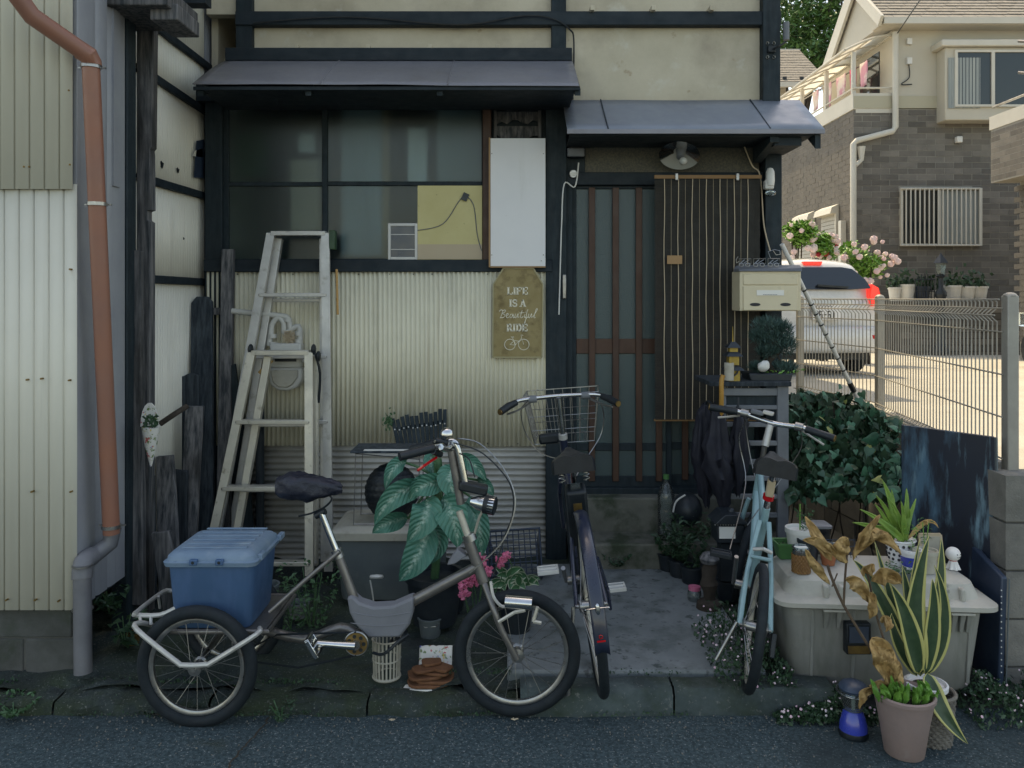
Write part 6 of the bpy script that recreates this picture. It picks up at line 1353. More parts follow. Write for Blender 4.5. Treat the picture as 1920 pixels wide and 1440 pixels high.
# ribbed basket
rbk = thing('ribbed_basket', 'cream ribbed plastic basket standing below the tricycle frame', 'basket', tuple(P(725, 1268, 3.24)))
q = P(725, 1268, 3.24); hh = .155
for i in range(22):
    a = 2*PI*i/22; MB().bar(q+V(.052*math.cos(a), .052*math.sin(a), .006), q+V(.057*math.cos(a), .057*math.sin(a), hh), .007, .004, up=(math.cos(a), math.sin(a), 0)).build('rib', MT['cooler_lid'], rbk)
for z, r in ((.004, .053), (.075, .0555), (hh, .058)): MB().tube([q+V(r*math.cos(i*PI/14), r*math.sin(i*PI/14), z) for i in range(28)], .0035 if z > .01 else .006, 6, True).build('hoop', MT['cooler_lid'], rbk)
# bucket
bk_ = thing('bucket', 'small dark blue bucket between frame and front wheel of the tricycle', 'bucket', tuple(P(807, 1205, 3.65)))
MB().lathe([(0, .0), (.04, 0), (.056, .115), (.06, .115), (.06, .121), (.053, .121), (.038, .008), (0, .008)], P(807, 1205, 3.65), 20).build('pail', MT['cooler'], bk_); q = P(807, 1160, 3.65)
MB().tube([q+V(-.055, 0, 0), q+V(-.02, -.05, -.02), q+V(.03, -.05, -.015), q+V(.055, 0, 0)], .0025, 6).build('handle', MT['steel'], bk_)
# bark tiles on a plate
bt2 = thing('bark_pile', 'pile of brown bark pieces on a pale tray by the front wheel', 'bark pile', tuple(P(805, 1290, 3.2))); q = P(808, 1285, 3.22)
mb = MB(); mb.prism([q+V(-.11, -.06, 0), q+V(.05, -.07, 0), q+V(.11, -.03, 0), q+V(.11, .08, 0), q+V(-.08, .09, 0)], V(0, 0, .012)); mb.build('tray', MT['label_paper'], bt2, bev=.003)
for i, (dx, dy, dz, s_, r) in enumerate(((-.005, .0, .014, 1.15, 4), (.012, .005, .027, 1.05, -7), (-.02, 0, .04, .95, 10), (.02, .01, .053, .9, -14), (-.025, -.01, .066, .62, 25), (.04, .0, .068, .6, -30), (.0, .02, .08, .55, 12))):
    mb = MB(); n_ = 16; ring = []
    for k in range(n_):
        a = 2*PI*k/n_; rr = 1+.14*noise.noise(V(math.cos(a)*1.5+i*3, math.sin(a)*1.5, i)); c_, s2 = math.cos(a), math.sin(a)
        ring.append(q+V(dx, dy, dz)+rotm('Z', r) @ V(math.copysign(abs(c_)**.6, c_)*.075*s_*rr, math.copysign(abs(s2)**.6, s2)*.055*s_*rr, .006*noise.noise(V(c_*2, s2*2, i*5))))
    mb.prism(ring, V(0, 0, .011)); mb.build('bark_piece', MT['bark_tile'], bt2, bev=.003)
sk = MB(); sk.grid(lambda u, v: P(785+62*u, 1252-34*v, 3.3)+V(0, .04*v, noise.noise(V(u*9, v*9, 2))*.012), 12, 8, uv=False); sk.build('patterned_bag', MT['vase_white'], label='crumpled patterned plastic bag behind the bark pieces', cat='bag', solid=.004)
# crate basket behind front wheel
cr_ = thing('lattice_basket', 'black lattice plastic basket tipped up behind the flowers', 'basket', tuple(P(965, 1110, 4.15))); R_ = rotm('Y', -4) @ rotm('X', -35); q = P(966, 1075, 4.2)
for i in range(9): a_ = q+R_ @ V(-.12+.03*i, -.02, -.02); MB().tube([a_, a_+R_ @ V(0, 0, .24)], .003, 5).build('bar', MT['lead_blue'], cr_)
for i in range(8): a_ = q+R_ @ V(-.13, -.022, -.01+.03*i); MB().tube([a_, a_+R_ @ V(.26, 0, 0)], .003, 5).build('bar', MT['lead_blue'], cr_)
MB().tube([q+R_ @ V(a_, -.02, b_) for a_, b_ in ((-.14, -.03), (.14, -.03), (.145, .225), (-.145, .225))], .008, 8, True).build('rim', MT['lead_blue'], cr_)
for s_ in (-1, 1): mb = MB(); mb.prism([q+R_ @ V(s_*.14, -.01, -.03), q+R_ @ V(s_*.14, -.01, .22), q+R_ @ V(s_*.12, .2, .2), q+R_ @ V(s_*.12, .2, -.02)], V(.004, 0, 0)); mb.build('side', MT['lead_blue'], cr_)
# pink flowers + variegated plant
fp = thing('pink_flowers', 'pink carnation blooms behind the tricycle head tube', 'flowers', tuple(P(890, 1180, 3.42)))
bm_ = MB()
for i in range(26):
    a = RF.uniform(0, 6.28); b_ = RF.uniform(-.2, 1.4); r = .026; p = V(math.cos(a)*math.cos(b_), math.sin(a)*math.cos(b_), math.sin(b_))*r*RF.uniform(.5, 1); bm_.box(p, (.02, .003, .016), Eu(RF))
bmesh_ = mesh_only(bm_, 'bloom', MT['petal_pink'], 0)
for px, py in ((901, 1052), (935, 1055), (952, 1046), (880, 1080), (888, 1096), (872, 1118), (897, 1068), (868, 1092), (912, 1072)):
    q = P(px, py, 3.38+RF.uniform(-.03, .03)); inst(bmesh_, 'bloom', fp, q, Eu(RF), RF.uniform(.75, 1.05)); MB().tube(cr([q, q+V(.01, .03, -.08), P(890, 1180, 3.42)], 3), .002, 5).build('stem', MT['leaf_mid'], fp)
vp = thing('variegated_plant', 'green and white striped leafy plant above the front wheel', 'plant', tuple(P(965, 1160, 3.55)))
for i in range(26):
    c_ = P(965+RF.uniform(-25, 25), 1092+RF.uniform(-12, 10), 3.52+RF.uniform(-.05, .05)); a = RF.uniform(0, 6.28); L_ = RF.uniform(.05, .075); dx = V(math.cos(a)*L_, -abs(math.sin(a))*L_*.5, math.sin(a)*L_*.7+.015); mb = MB()
    leafsurf(mb, c_, c_+dx*.5+V(0, 0, .02), c_+dx, .036, 8, 4, .4); mb.build('leaf', MT['varieg'], vp)
MB().lathe([(0, 0), (.06, 0), (.08, .12), (.085, .12), (.08, .13), (0, .11)], P(968, 1180, 3.6), 16).build('pot', MT['lantern_dark'], vp)
wd = thing('white_stake', 'small white disc on a bent stake before the grey storage box', 'garden stake', tuple(P(702, 1140, 3.8)))
MB().lathe([(0, .012), (.03, .01), (.034, 0), (.03, -.006), (0, -.006)], P(706, 1082, 3.78), 16, rotm('X', -18)).build('disc', MT['white_plastic'], wd); MB().tube(cr([P(694, 1088, 3.78), P(698, 1110, 3.78), P(702, 1140, 3.8)], 4), .004, 6).build('stake', MT['white_plastic'], wd)
for i, (px, py, sz) in enumerate(((865, 1333, .03), (965, 1352, .014), (735, 1353, .012))):
    q = P(px, py, 1.6*F/(py-560)-.02); mb = MB(); mb.grid(lambda u, v: q+V((u-.5)*sz*2, (v-.5)*sz*math.sin(u*3+.1), .008+.006*noise.noise(V(u*5, v*5, i))), 6, 4, uv=False); mb.build('litter_leaf', MT['cord_pale'], label=['pale dry leaf on the road beside the front tyre', 'small pale petal on the road right of the dry leaf', 'tiny pale scrap on the road below the ribbed basket'][i], cat='leaf', solid=.001)
# broken pots etc. in the dark under the box
for i, (px, py, d, r, h_, m, lb) in enumerate(((500, 1150, 3.9, .06, .12, 'cooler', 'small grey cup in the shade right of the blue box'), (250, 1245, 3.5, .03, .05, 'gold_ring', 'small brown pot in the shade behind the downpipe foot'), (845, 1175, 3.9, .08, .14, 'lantern_dark', 'dark round pot in the shade behind the bucket'), (560, 1215, 3.8, .05, .07, 'rack', 'low grey dish in the shade behind the tricycle crank'))):
    q = P(px, py, d); q.z = .09; MB().lathe([(0, 0), (r*.75, 0), (r, h_*.9), (r*1.06, h_*.9), (r*1.06, h_), (r*.9, h_), (r*.7, .01), (0, .01)], q, 16).build('pot', MT[m], label=lb, cat='pot')

# ============================================================= RIGHT CLUSTER
lb_ = thing('letterbox', 'cream metal letterbox with two finger slots mounted by the door post', 'letterbox', tuple(P(1444, 583, 4.42)))
DL = 4.42; ib('case', 1387, 1502, 508, 583, DL, .16, 'letterbox', lb_, bev=.004)
mb = MB(); mb.prism([P(1386, 509, DL-.012), P(1504, 509, DL-.012), P(1504, 503, DL-.008), P(1500, 497, DL+.09), P(1390, 497, DL+.09), P(1386, 503, DL-.008)], V(0, .11, 0)); mb.build('lid', MT['rack'], lb_, bev=.003)
ib('upper_flap', 1394, 1496, 514, 534, DL-.006, .006, 'letterbox', lb_, bev=.003); lf = ib('lower_door', 1394, 1496, 536, 582, DL-.008, .008, 'letterbox', lb_, bev=.003)
for px in (1416, 1473):
    mb = MB(); mb.prism([P(px+10*math.cos(a)*(1 if abs(math.cos(a)) > .3 else .9), 571+3.2*math.sin(a), DL-.0095) for a in [i*PI/8 for i in range(16)]], V(0, .004, 0)); mb.build('finger_slot', MT['ink'], lf)
ib('name_strip', 1419, 1470, 544, 554, DL-.0105, .002, 'label_paper', lf)
mb = MB()
for i in range(9): a_ = P(1432+3*i, 552.5, DL-.011); mb.box(a_, (.006, .001, .003))
mb.build('name_print', MT['rack'], lf, kind='stuff')
MB().tube([V(1.52, 4.6, 1.55), V(1.52, 4.72, 1.55)], .02, 8).build('bracket', MT['black'], lb_)
wt = thing('wire_train', 'bent wire toy train ornament on top of the letterbox', 'ornament', tuple(P(1425, 498, DL+.02)))
def wl(pts, r=.0022, c=False): return MB().tube([P(a_, b_, DL+.01) for a_, b_ in pts], r, 5, c).build('wire', MT['steel'], wt)
for x0 in (1386, 1413, 1440):
    wl([(x0, 495), (x0+22, 495), (x0+22, 485), (x0, 485)], c=True); wl([(x0+3, 493), (x0+10, 487)]); wl([(x0+9, 493), (x0+19, 487)])
    for wx in (4, 16): wl([(x0+wx+4*math.cos(i*PI/5), 496.5+3.5*math.sin(i*PI/5)) for i in range(10)], c=True)
wl([(1445, 485), (1440, 472), (1452, 468), (1462, 470), (1463, 477), (1455, 478), (1450, 470)]); wl([(1386, 490), (1381, 493), (1380, 487), (1384, 481)])
# slatted rack
DR = 4.12
rk_ = thing('slatted_rack', 'grey slatted shelf rack beside the door blind', 'rack', tuple(P(1408, 1108, DR)))
def rr_(name, x0, x1, y0, y1, Y0, th, m='rack', bev=.003): a_ = P(x0, y1, Y0); b_ = P(x1, y0, Y0); return MB().bx(a_.x, b_.x, Y0, Y0+th, a_.z, b_.z).build(name, MT[m], rk_, bev=bev)
rr_('post', 1458, 1479, 722, 1105, DR, .03); rr_('post', 1352, 1362, 722, 1105, DR+.02, .03); rr_('post', 1458, 1476, 722, 1105, DR+.28, .03); rr_('post', 1352, 1362, 722, 1105, DR+.28, .03)
rr_('top_rail', 1352, 1458, 728, 742, DR+.005, .02); rr_('rail', 1362, 1458, 760, 768, DR+.005, .02); rr_('back_panel', 1362, 1458, 742, 760, DR+.02, .005, 'wood_dark')
for y in (792, 827, 862, 893, 927, 962): rr_('slat', 1362, 1458, y, y+9, DR+.004, .022)
MB().bx(P(1330, 0, DR).x, P(1482, 0, DR).x, DR-.02, DR+.34, P(0, 724, DR).z, P(0, 715, DR).z).build('top_board', MT['wood_blue'], rk_, bev=.004)
ib('white_card', 1372, 1380, 873, 888, DR+.0, .003, 'label_paper', rk_)
# bonsai pine
bs = thing('bonsai', 'bonsai pine in a dark tray on the slatted rack', 'bonsai', tuple(P(1447, 716, 4.2))); DB = 4.22
mb = MB(); mb.prism([P(1408, 716, DB-.06), P(1484, 716, DB-.06), P(1488, 700, DB-.06), P(1404, 700, DB-.06)], V(0, .16, 0)); mb.build('tray', MT['lantern_dark'], bs, bev=.008)
MB().tube(cr([P(1455, 702, DB), P(1440, 680, DB), P(1462, 655, DB), P(1442, 630, DB), P(1445, 612, DB)], 4), [.02-.0008*i for i in range(17)], 8).build('trunk', MT['bark'], bs)
for i, (px, py, rx, rz) in enumerate(((1440, 612, .085, .045), (1468, 622, .05, .05), (1455, 640, .10, .05), (1425, 632, .055, .035), (1475, 650, .05, .04), (1440, 660, .06, .03), (1470, 690, .07, .03), (1420, 690, .04, .02))):
    q = P(px, py, DB); mb = MB()
    for j in range(700):
        while 1:
            e = V(RF.uniform(-1, 1), RF.uniform(-1, 1), RF.uniform(-1, 1))
            if e.length < 1: break
        b_ = q+V(e.x*rx, e.y*rx*.8, e.z*rz); tt_ = b_+(e*.6+V(RF.uniform(-.5, .5), RF.uniform(-.5, .5), RF.uniform(0, .8))).normalized()*.032; n_ = V(RF.uniform(-1, 1), RF.uniform(-1, 1), 0).normalized()*.0026; mb.add([b_-n_, b_+n_, tt_], [(0, 1, 2)])
    mb.build('needle_pad', MT['pine_needle'], bs, kind='stuff', smooth=0); MB().tube([P(1452, 655, DB), q], [.007, .004], 6).build('branch', MT['bark'], bs)
mb = MB(); sprig(mb, P(1460, 702, DB), .03, .10, 90, .012); mb.build('moss', MT['leaf_bright'], bs, kind='stuff', smooth=0)
# pagoda, mug, wooden handle umbrella, jars
pg = thing('pagoda_figurine', 'small gilt pagoda figurine with three roofs on the rack', 'figurine', tuple(P(1374, 714, 4.16)))
q = P(1374, 714, 4.16); k_ = 4.16/F
for i, (y, w_) in enumerate(((690, 17), (664, 15), (648, 12))):
    z = P(0, y, 4.16).z; MB().lathe([(w_*k_*1.45, 0), (w_*k_*1.35, .006), (w_*k_*.6, .026), (w_*k_*.5, .03), (0, .03)], (q.x, q.y, z-.01), 4, rotm('Z', 45)).build('roof', MT['lantern_dark'], pg); MB().bx(q.x-w_*k_*.62, q.x+w_*k_*.62, q.y-w_*k_*.62, q.y+w_*k_*.62, z-.055 if i else q.z, z-.01).build('storey', MT['gilt'], pg)
MB().cyl(V(q.x, q.y, P(0, 642, 4.16).z), V(q.x, q.y, P(0, 612, 4.16).z), .004, .001, 8).build('finial', MT['gilt'], pg)
mg = thing('mug', 'cream cylindrical mug in front of the pagoda figurine', 'mug', tuple(P(1367, 714, 4.12)))
MB().lathe([(0, 0), (.024, 0), (.025, .09), (.022, .09), (.021, .01), (0, .01)], P(1367, 713, 4.12), 18).build('cup', MT['cooler_lid'], mg); MB().tube(cr([P(1376, 690, 4.12), P(1383, 697, 4.12), P(1376, 705, 4.12)], 4), .004, 6).build('handle', MT['lantern_dark'], mg)
ou = MB(); ou.ball(P(1432, 686, 4.14), (.03, .022, .03), 14, 10); ou.v[:] = [q+noise.noise_vector(q*40)*.008 for q in ou.v]; ou.build('stone_ornament', MT['white_plastic'], label='pale rounded stone ornament left of the bonsai tray', cat='ornament')
# umbrellas hanging by their crooks
um = thing('umbrella', 'black folded umbrella with amber handle hooked on the rack', 'umbrella', tuple(P(1350, 960, 4.05)))
def fold(lbpts, d):
    mb = MB()
    def fn(u, v):
        i = u*(len(lbpts)-1); a_ = int(min(len(lbpts)-2, math.floor(i))); f = i-a_; x = lbpts[a_][0]*(1-f)+lbpts[a_+1][0]*f; y = lbpts[a_][1]*(1-f)+lbpts[a_+1][1]*f; w_ = lbpts[a_][2]*(1-f)+lbpts[a_+1][2]*f
        an = 2*PI*v; r = w_*d/F*(.85+.16*math.sin(an*7+u*2+x)*min(1, u*3)+.5*noise.noise(V(math.cos(an)*1.5, math.sin(an)*1.5, u*5+x))); return P(x, y+10*noise.noise(V(an, u*3, x)), d)+V(math.cos(an)*r, math.sin(an)*r*.8, 0)
    mb.grid(fn, 14, 56, uv=False); return mb
fold([(1340, 758, 5), (1345, 790, 18), (1342, 850, 32), (1352, 900, 26), (1358, 945, 12), (1360, 965, 3)], 4.05).build('canopy', MT['umbrella'], um, smooth=60)
MB().tube(cr([P(1352, 790, 4.05), P(1353, 745, 4.03), P(1353, 715, 4.03), P(1356, 703, 4.03)], 4), .012, 8).build('handle', MT['amber_handle'], um)
um2 = thing('umbrella', 'black bunched umbrella cloth hanging left of the amber-handled one', 'umbrella', tuple(P(1322, 960, 4.15)))
fold([(1322, 756, 4), (1318, 775, 14), (1312, 850, 20), (1322, 920, 14), (1326, 950, 4)], 4.16).build('canopy', MT['umbrella'], um2, smooth=60); MB().tube(cr([P(1324, 762, 4.16), P(1326, 752, 4.14), P(1334, 756, 4.12)], 3), .006, 6).build('handle', MT['black'], um2)
bgp = thing('umbrella', 'dark folded umbrella hanging right, in front of the rack slats', 'umbrella', tuple(P(1385, 930, 4.08))); fold([(1384, 765, 5), (1388, 790, 14), (1384, 850, 22), (1384, 905, 12), (1384, 930, 3)], 4.06).build('canopy', MT['umbrella'], bgp, smooth=60); MB().tube([P(1384, 770, 4.06), P(1384, 745, 4.08)], .006, 6).build('handle', MT['black'], bgp)
# bottle
bo = thing('plastic_bottle', 'clear plastic bottle of water with green cap on the step', 'bottle', tuple(P(1249, 992, 4.55))); q = P(1249, 1000, 4.55); q.z = .265
MB().lathe([(0, 0), (.045, 0), (.048, .01), (.048, .05), (.045, .06), (.048, .07), (.048, .14), (.045, .15), (.048, .16), (.048, .22), (.03, .27), (.014, .29), (.014, .31)], q, 20).build('bottle_body', MT['clear'], bo); MB().cyl(q+V(0, 0, .31), q+V(0, 0, .335), .017, n=14).build('cap', MT['green_plastic'], bo)
# lantern, wooden figure, jars and pots in the shade
ln = thing('solar_lantern', 'dark house-shaped lantern with pale window near the bicycle', 'lantern', tuple(P(1372, 1060, 3.9))); DQ = 3.9
ib('body', 1345, 1398, 985, 1020, DQ, .13, 'lantern_dark', ln, bev=.008); ib('window', 1349, 1379, 988, 1010, DQ-.006, .006, 'label_paper', ln)
mb = MB(); 
for s_ in range(9): mb.ball(P(1341+5*s_, 984, DQ-.008), .003, 6, 4)
mb.build('beads', MT['white_plastic'], ln, kind='stuff')
mb = MB(); mb.prism([P(1340, 984, DQ-.02), P(1405, 984, DQ-.02), P(1384, 966, DQ-.02), P(1360, 966, DQ-.02)], V(0, .16, 0)); mb.build('roof', MT['lantern_dark'], ln, bev=.004); MB().ball(P(1371, 960, DQ+.05), (.018, .018, .022), 10, 6).build('knob', MT['lantern_dark'], ln); ib('stand', 1352, 1392, 1020, 1090, DQ+.02, .08, 'lantern_dark', ln)
wf = thing('wooden_figure', 'carved wooden mushroom figure on a round base by the slab', 'figurine', tuple(P(1328, 1128, 3.85))); q = P(1330, 1125, 3.85); q.z = .105
MB().lathe([(0, 0), (.06, 0), (.06, .035), (.045, .045), (.028, .05), (.03, .09), (.042, .12), (.03, .15), (.035, .19), (.028, .22), (0, .22)], q, 16, wob=.012).build('carving', MT['bark'], wf); MB().lathe([(0, .28), (.03, .27), (.048, .245), (.04, .225), (0, .222)], q, 16).build('cap', MT['wood_grey'], wf)
jr = thing('jar', 'small jar with magenta lid beside the wooden figure', 'jar', tuple(P(1302, 1118, 3.95))); q = P(1302, 1113, 3.95); q.z = .105
MB().lathe([(0, 0), (.03, 0), (.033, .01), (.033, .05), (.026, .06)], q, 16).build('glass_body', MT['clear'], jr); MB().lathe([(.03, .058), (.03, .075), (0, .078)], q, 14).build('lid', MT['petal_pink'], jr)
for i, (px, d, h_, sp, lb) in enumerate(((1275, 4.3, .2, .07, 'dark leafy pot plant left of the lantern'), (1298, 4.2, .28, .09, 'dark bushy pot plant behind the magenta-lidded jar'), (1365, 4.0, .16, .06, 'small green leafed pot plant right of the wooden figure'), (1255, 4.4, .12, .07, 'low dark pot plant at the step corner'))):
    q = P(px, 0, d); q.z = .1; t = thing('pot_plant', lb, 'pot plant', tuple(q), 'pot plants in the shade by the door'); MB().lathe([(0, 0), (.05, 0), (.062, .09), (.066, .09), (.066, .1), (.055, .1), (0, .09)], q, 14).build('pot', MT['lantern_dark'], t); mb = MB(); sprig(mb, q+V(0, 0, .08), h_, sp, 220, .02); mb.build('leaves', MT['leaf_dark' if i != 2 else 'leaf_mid'], t, kind='stuff', smooth=0)
hm = thing('round_bag', 'dark rounded bag with pale curved trim on the step corner', 'bag', tuple(P(1290, 995, 4.4)))
MB().ball(P(1288, 955, 4.45), (.085, .10, .095), 18, 12).build('shell', MT['lantern_dark'], hm); MB().tube(cr([P(1262, 960, 4.36), P(1268, 940, 4.35), P(1285, 928, 4.35)], 4), .005, 6).build('trim', MT['white_plastic'], hm)

# ------------------------------------------------------------- ivy on the wall
iv = thing('climbing_vine', 'dark green heart-leaved vine covering the block wall below the fence', 'vine', (1.95, 4.6, .1))
mb = MB()
def lf_(mb, s_):
    pts = [(0, -.1), (.25, -.28), (.5, -.12), (.46, .2), (.2, .6), (0, 1.0), (-.2, .6), (-.46, .2), (-.5, -.12), (-.25, -.28)]
    vv = [V(a_*s_, b_*s_, -.12*s_*abs(a_)*2-.08*s_*b_*b_) for a_, b_ in pts]+[V(0, .3*s_, .02*s_)]; n = len(pts)
    mb.add(vv, [(i, (i+1) % n, n) for i in range(n)]); return mb
lm = [mesh_only(lf_(MB(), s_), 'leaf', MT['ivy'], 60) for s_ in (.05, .062, .042)]
rv = random.Random(12); tot = 0; mass = MB(); ly = mesh_only(lf_(MB(), .05), 'leaf', MT['ivy_yellow'], 60)
def vine_pt():
    px = rv.uniform(1478, 1692); top = 738+max(0, (px-1600))*.62+14*noise.noise(V(px*.03, 1, 1))+10*noise.noise(V(px*.11, 5, 1)); py = top+(938-top)*rv.random()**1.1; d = 4.85-.75*(py-735)/200-.0015*(px-1480)+rv.uniform(-.14, .03)+.12*noise.noise(V(px*.02, py*.02, 4))
    return P(px, py, d)
while tot < 292:
    q = vine_pt() if tot > 26 else (P(rv.uniform(1480, 1700), 728+rv.uniform(-12, 18)+max(0, rv.uniform(0, 60)), 4.75) if tot > 12 else P(rv.uniform(1660, 1715), rv.uniform(790, 900), 4.2))
    if noise.noise(q*7) < -.34: q.y += .12
    rot = Euler((Rd(rv.uniform(20, 110)), rv.uniform(-.8, .8), rv.uniform(-1.1, 1.1))).to_matrix() @ rotm('Z', 180+rv.uniform(-70, 70)); inst(ly if rv.random() < .035 else lm[tot % 3], 'leaf', iv, q, rot, rv.choice((.45, .6, .75, .9, 1.0, 1.1, 1.3))); tot += 1
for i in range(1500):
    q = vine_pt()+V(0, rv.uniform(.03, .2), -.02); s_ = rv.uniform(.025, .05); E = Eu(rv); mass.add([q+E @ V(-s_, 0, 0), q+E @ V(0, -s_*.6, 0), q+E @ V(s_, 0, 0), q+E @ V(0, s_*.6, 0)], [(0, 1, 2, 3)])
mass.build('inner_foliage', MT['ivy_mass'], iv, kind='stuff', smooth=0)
for i in range(8): a_ = vine_pt(); MB().tube(cr([V(a_.x, a_.y+.1, .1), V(a_.x+rv.uniform(-.1, .1), a_.y+.1, .5), a_], 4), .004, 5).build('stem', MT['bark'], iv)

# ------------------------------------------------------------- painting, blue case
def paint_mat():
    m, t, b, N, L = new_mat('painting'); g = N('NewGeometry'); co = g.outputs['Position']
    f, _ = nmask(t, co, 5, .5, .62, (1.6, 1.6, .35)); c = mixc(t, f, (.008, .014, .028), (.05, .12, .18)); f2, _ = nmask(t, co, 7, .56, .68, (2, 2, .3), off=5); c = mixc(t, f2, c, (.14, .25, .31)); f3, _ = nmask(t, co, 3, .5, .6, (1.5, 1.5, .6), off=9); c = mixc(t, f3, c, (.006, .01, .02))
    L(c, b.inputs['Base Color']); b.inputs['Roughness'].default_value = .45; MT['painting'] = m
paint_mat()
pt = thing('painting', 'abstract dark blue painted canvas leaning against the block wall', 'painting', tuple(P(1780, 1090, 3.62)))
a, b = P(1690, 797, 3.68), P(1865, 820, 3.345); dn = V(-.01, -.03, -.80)
mb = MB(); nrm = (b-a).cross(dn).normalized(); mb.prism([a, b, b+dn, a+dn], nrm*.0+V(.012, .022, 0)); mb.build('canvas', MT['painting'], pt, bev=.002)
mb = MB(); mb.bar(b+V(.003, 0, 0), b+dn+V(.003, 0, 0), .006, .024, up=(0, 1, 0)); mb.build('edge', MT['cooler'], pt)
bc_ = thing('flat_case', 'flat dark blue case with studded edge wedged beside the trunk', 'case', (2.0, 3.5, .05))
mb = MB(); mb.prism([V(1.95, 3.17, .05), V(1.965, 3.42, .05), V(1.985, 3.42, .55), V(1.965, 3.17, .495)], V(-.025, 0, 0)); mb.build('shell', MT['lead_blue'], bc_, bev=.006)
for i in range(14): q = V(1.938, 3.168, .12+.025*i); MB().ball(q, .003, 6, 4).build('stud', MT['white_plastic'], bc_)
mb = MB(); mb.tube([V(1.955, 3.165, .08), V(1.968, 3.165, .49)], .003, 6); mb.build('edge_wire', MT['cooler'], bc_)

# ------------------------------------------------------------- trunk
tr = thing('storage_chest', 'weathered grey plastic storage chest with domed lid holding potted plants', 'chest', (1.5, 3.32, .05), rot=(0, 0, Rd(-4))); zt = .05
mb = MB(); tx0, tx1, ty0, ty1 = 1.085, 1.87, 3.125, 3.52; rg = taper(mb, tx0, tx1, ty0, ty1, 0, 0, 0, .06, 5)
loft(mb, [rg(zt, .055), rg(zt+.02, .04), rg(.40, .008)]); mb.build('tub', MT['trunk'], tr, bev=.004)
mb = MB(); loft(mb, [rg(.388, -.022), rg(.395, -.034), rg(.412, -.034), rg(.418, -.02), rg(.425, .015), rg(.478, .035), rg(.488, .055), rg(.49, .09)]); ldd = mb.build('lid', MT['trunk_lid'], tr)
for x in (1.24, 1.70): MB().bx(x, x+.02, ty0+.0, ty0+.05, .42, .47).build('lid_rib', MT['trunk_lid'], ldd, bev=.006)
for x in (1.30, 1.76): MB().bx(x, x+.02, ty0+.0, ty0+.05, .42, .47).build('lid_rib', MT['trunk_lid'], ldd, bev=.006)
for x in (1.235, 1.285, 1.72, 1.775, 1.75): mb = MB(); mb.prism([V(x, ty0-.02, .385), V(x+.022, ty0-.02, .385), V(x+.017, ty0+.006, .30), V(x+.005, ty0+.006, .30)], V(0, .03, .0)); mb.build('hinge_rib', MT['trunk'], tr, bev=.002)
for x0, x1 in ((1.23, 1.32), (1.71, 1.80)): MB().bx(x0, x1, ty0-.03, ty0+.01, .378, .388).build('latch_lug', MT['trunk_lid'], tr, bev=.003)
sw_ = thing('solar_wall_light', 'black solar lamp fixed on the trunk front', 'lamp', tuple(P(1610, 1228, 3.1)))
ib('case', 1588, 1634, 1170, 1228, 3.11, .04, 'black', sw_, bev=.004); ib('cell', 1593, 1629, 1176, 1206, 3.104, .004, 'solar_cell', sw_); ib('reflector', 1591, 1631, 1212, 1226, 3.102, .006, 'gold_ring', sw_)
# vertical panel grooves of the trunk front
for x in (1.20, 1.36, 1.62, 1.80): MB().bar(V(x, ty0+.036, .09), V(x, ty0+.012, .37), .014, .008, up=(0, 1, 0)).build('groove_rib', MT['trunk'], tr, bev=.003)

# pots on the trunk lid (z .49)
ZL = .492
def lid(px, py):
    py = max(py, 1046 if px < 1600 else 1058); d = (H-ZL)*F/(py-560); q = P(px, py, d); q.z = ZL; return q
def pot(name, label, cat, q, prof, m, n=22, **k):
    t = thing(name, label, cat, tuple(q), k.get('group')); MB().lathe(prof, q, n).build('pot', MT[m], t); return t
def pp(r0, r1, h_, lip=.004): return [(0, 0), (r0, 0), (r1, h_*.85), (r1+lip, h_*.85), (r1+lip, h_), (r1-.003, h_), (r1-.006, h_*.9), (0, h_*.88)]
q = lid(1475, 1040); t = thing('planter', 'green square plastic planter at the left end of the trunk lid', 'planter', tuple(q)); mb = MB(); rg = taper(mb, q.x-.045, q.x+.05, q.y-.03, q.y+.06, 0, 0, 0, .008, 2); loft(mb, [rg(ZL, .012), rg(ZL+.055, .0), rg(ZL+.062, -.004), rg(ZL+.068, -.004), rg(ZL+.066, .004), rg(ZL+.05, .008)]); mb.build('tub', MT['green_plastic'], t); mb = MB(); sprig(mb, q+V(0, .015, .045), .02, .035, 50, .008); mb.build('seedlings', MT['leaf_dark'], t, kind='stuff', smooth=0)
q = lid(1502, 1072); t = thing('glass_jar', 'glass jar in an amber wicker sleeve on the trunk lid', 'jar', tuple(q)); mb = MB()
def wk(u, v): a = 2*PI*u; r = .036+.0022*math.sin(a*16+(int(v*8) % 2)*PI); return q+V(r*math.cos(a), r*math.sin(a), .075*v)
mb.grid(wk, 96, 16, cu=True, uv=False); mb.build('wicker_sleeve', MT['rattan'], t); MB().lathe([(0, .003), (.033, .003), (.034, .085), (.03, .09), (.037, .1), (.034, .104), (.028, .09)], q, 20).build('glass_body', MT['clear'], t); MB().box(q+V(0, 0, .098), (.05, .02, .006)).build('paper', MT['label_paper'], t)
q = lid(1553, 1058); t = pot('flower_pot', 'small orange terracotta pot beside the wicker jar', 'pot', q, pp(.025, .036, .07), 'terracotta')
q = lid(1524, 1062); t = pot('flower_pot', 'dark square-shouldered pot between wicker jar and terracotta pot', 'pot', q+V(0, .05, 0), pp(.035, .042, .1), 'lantern_dark')
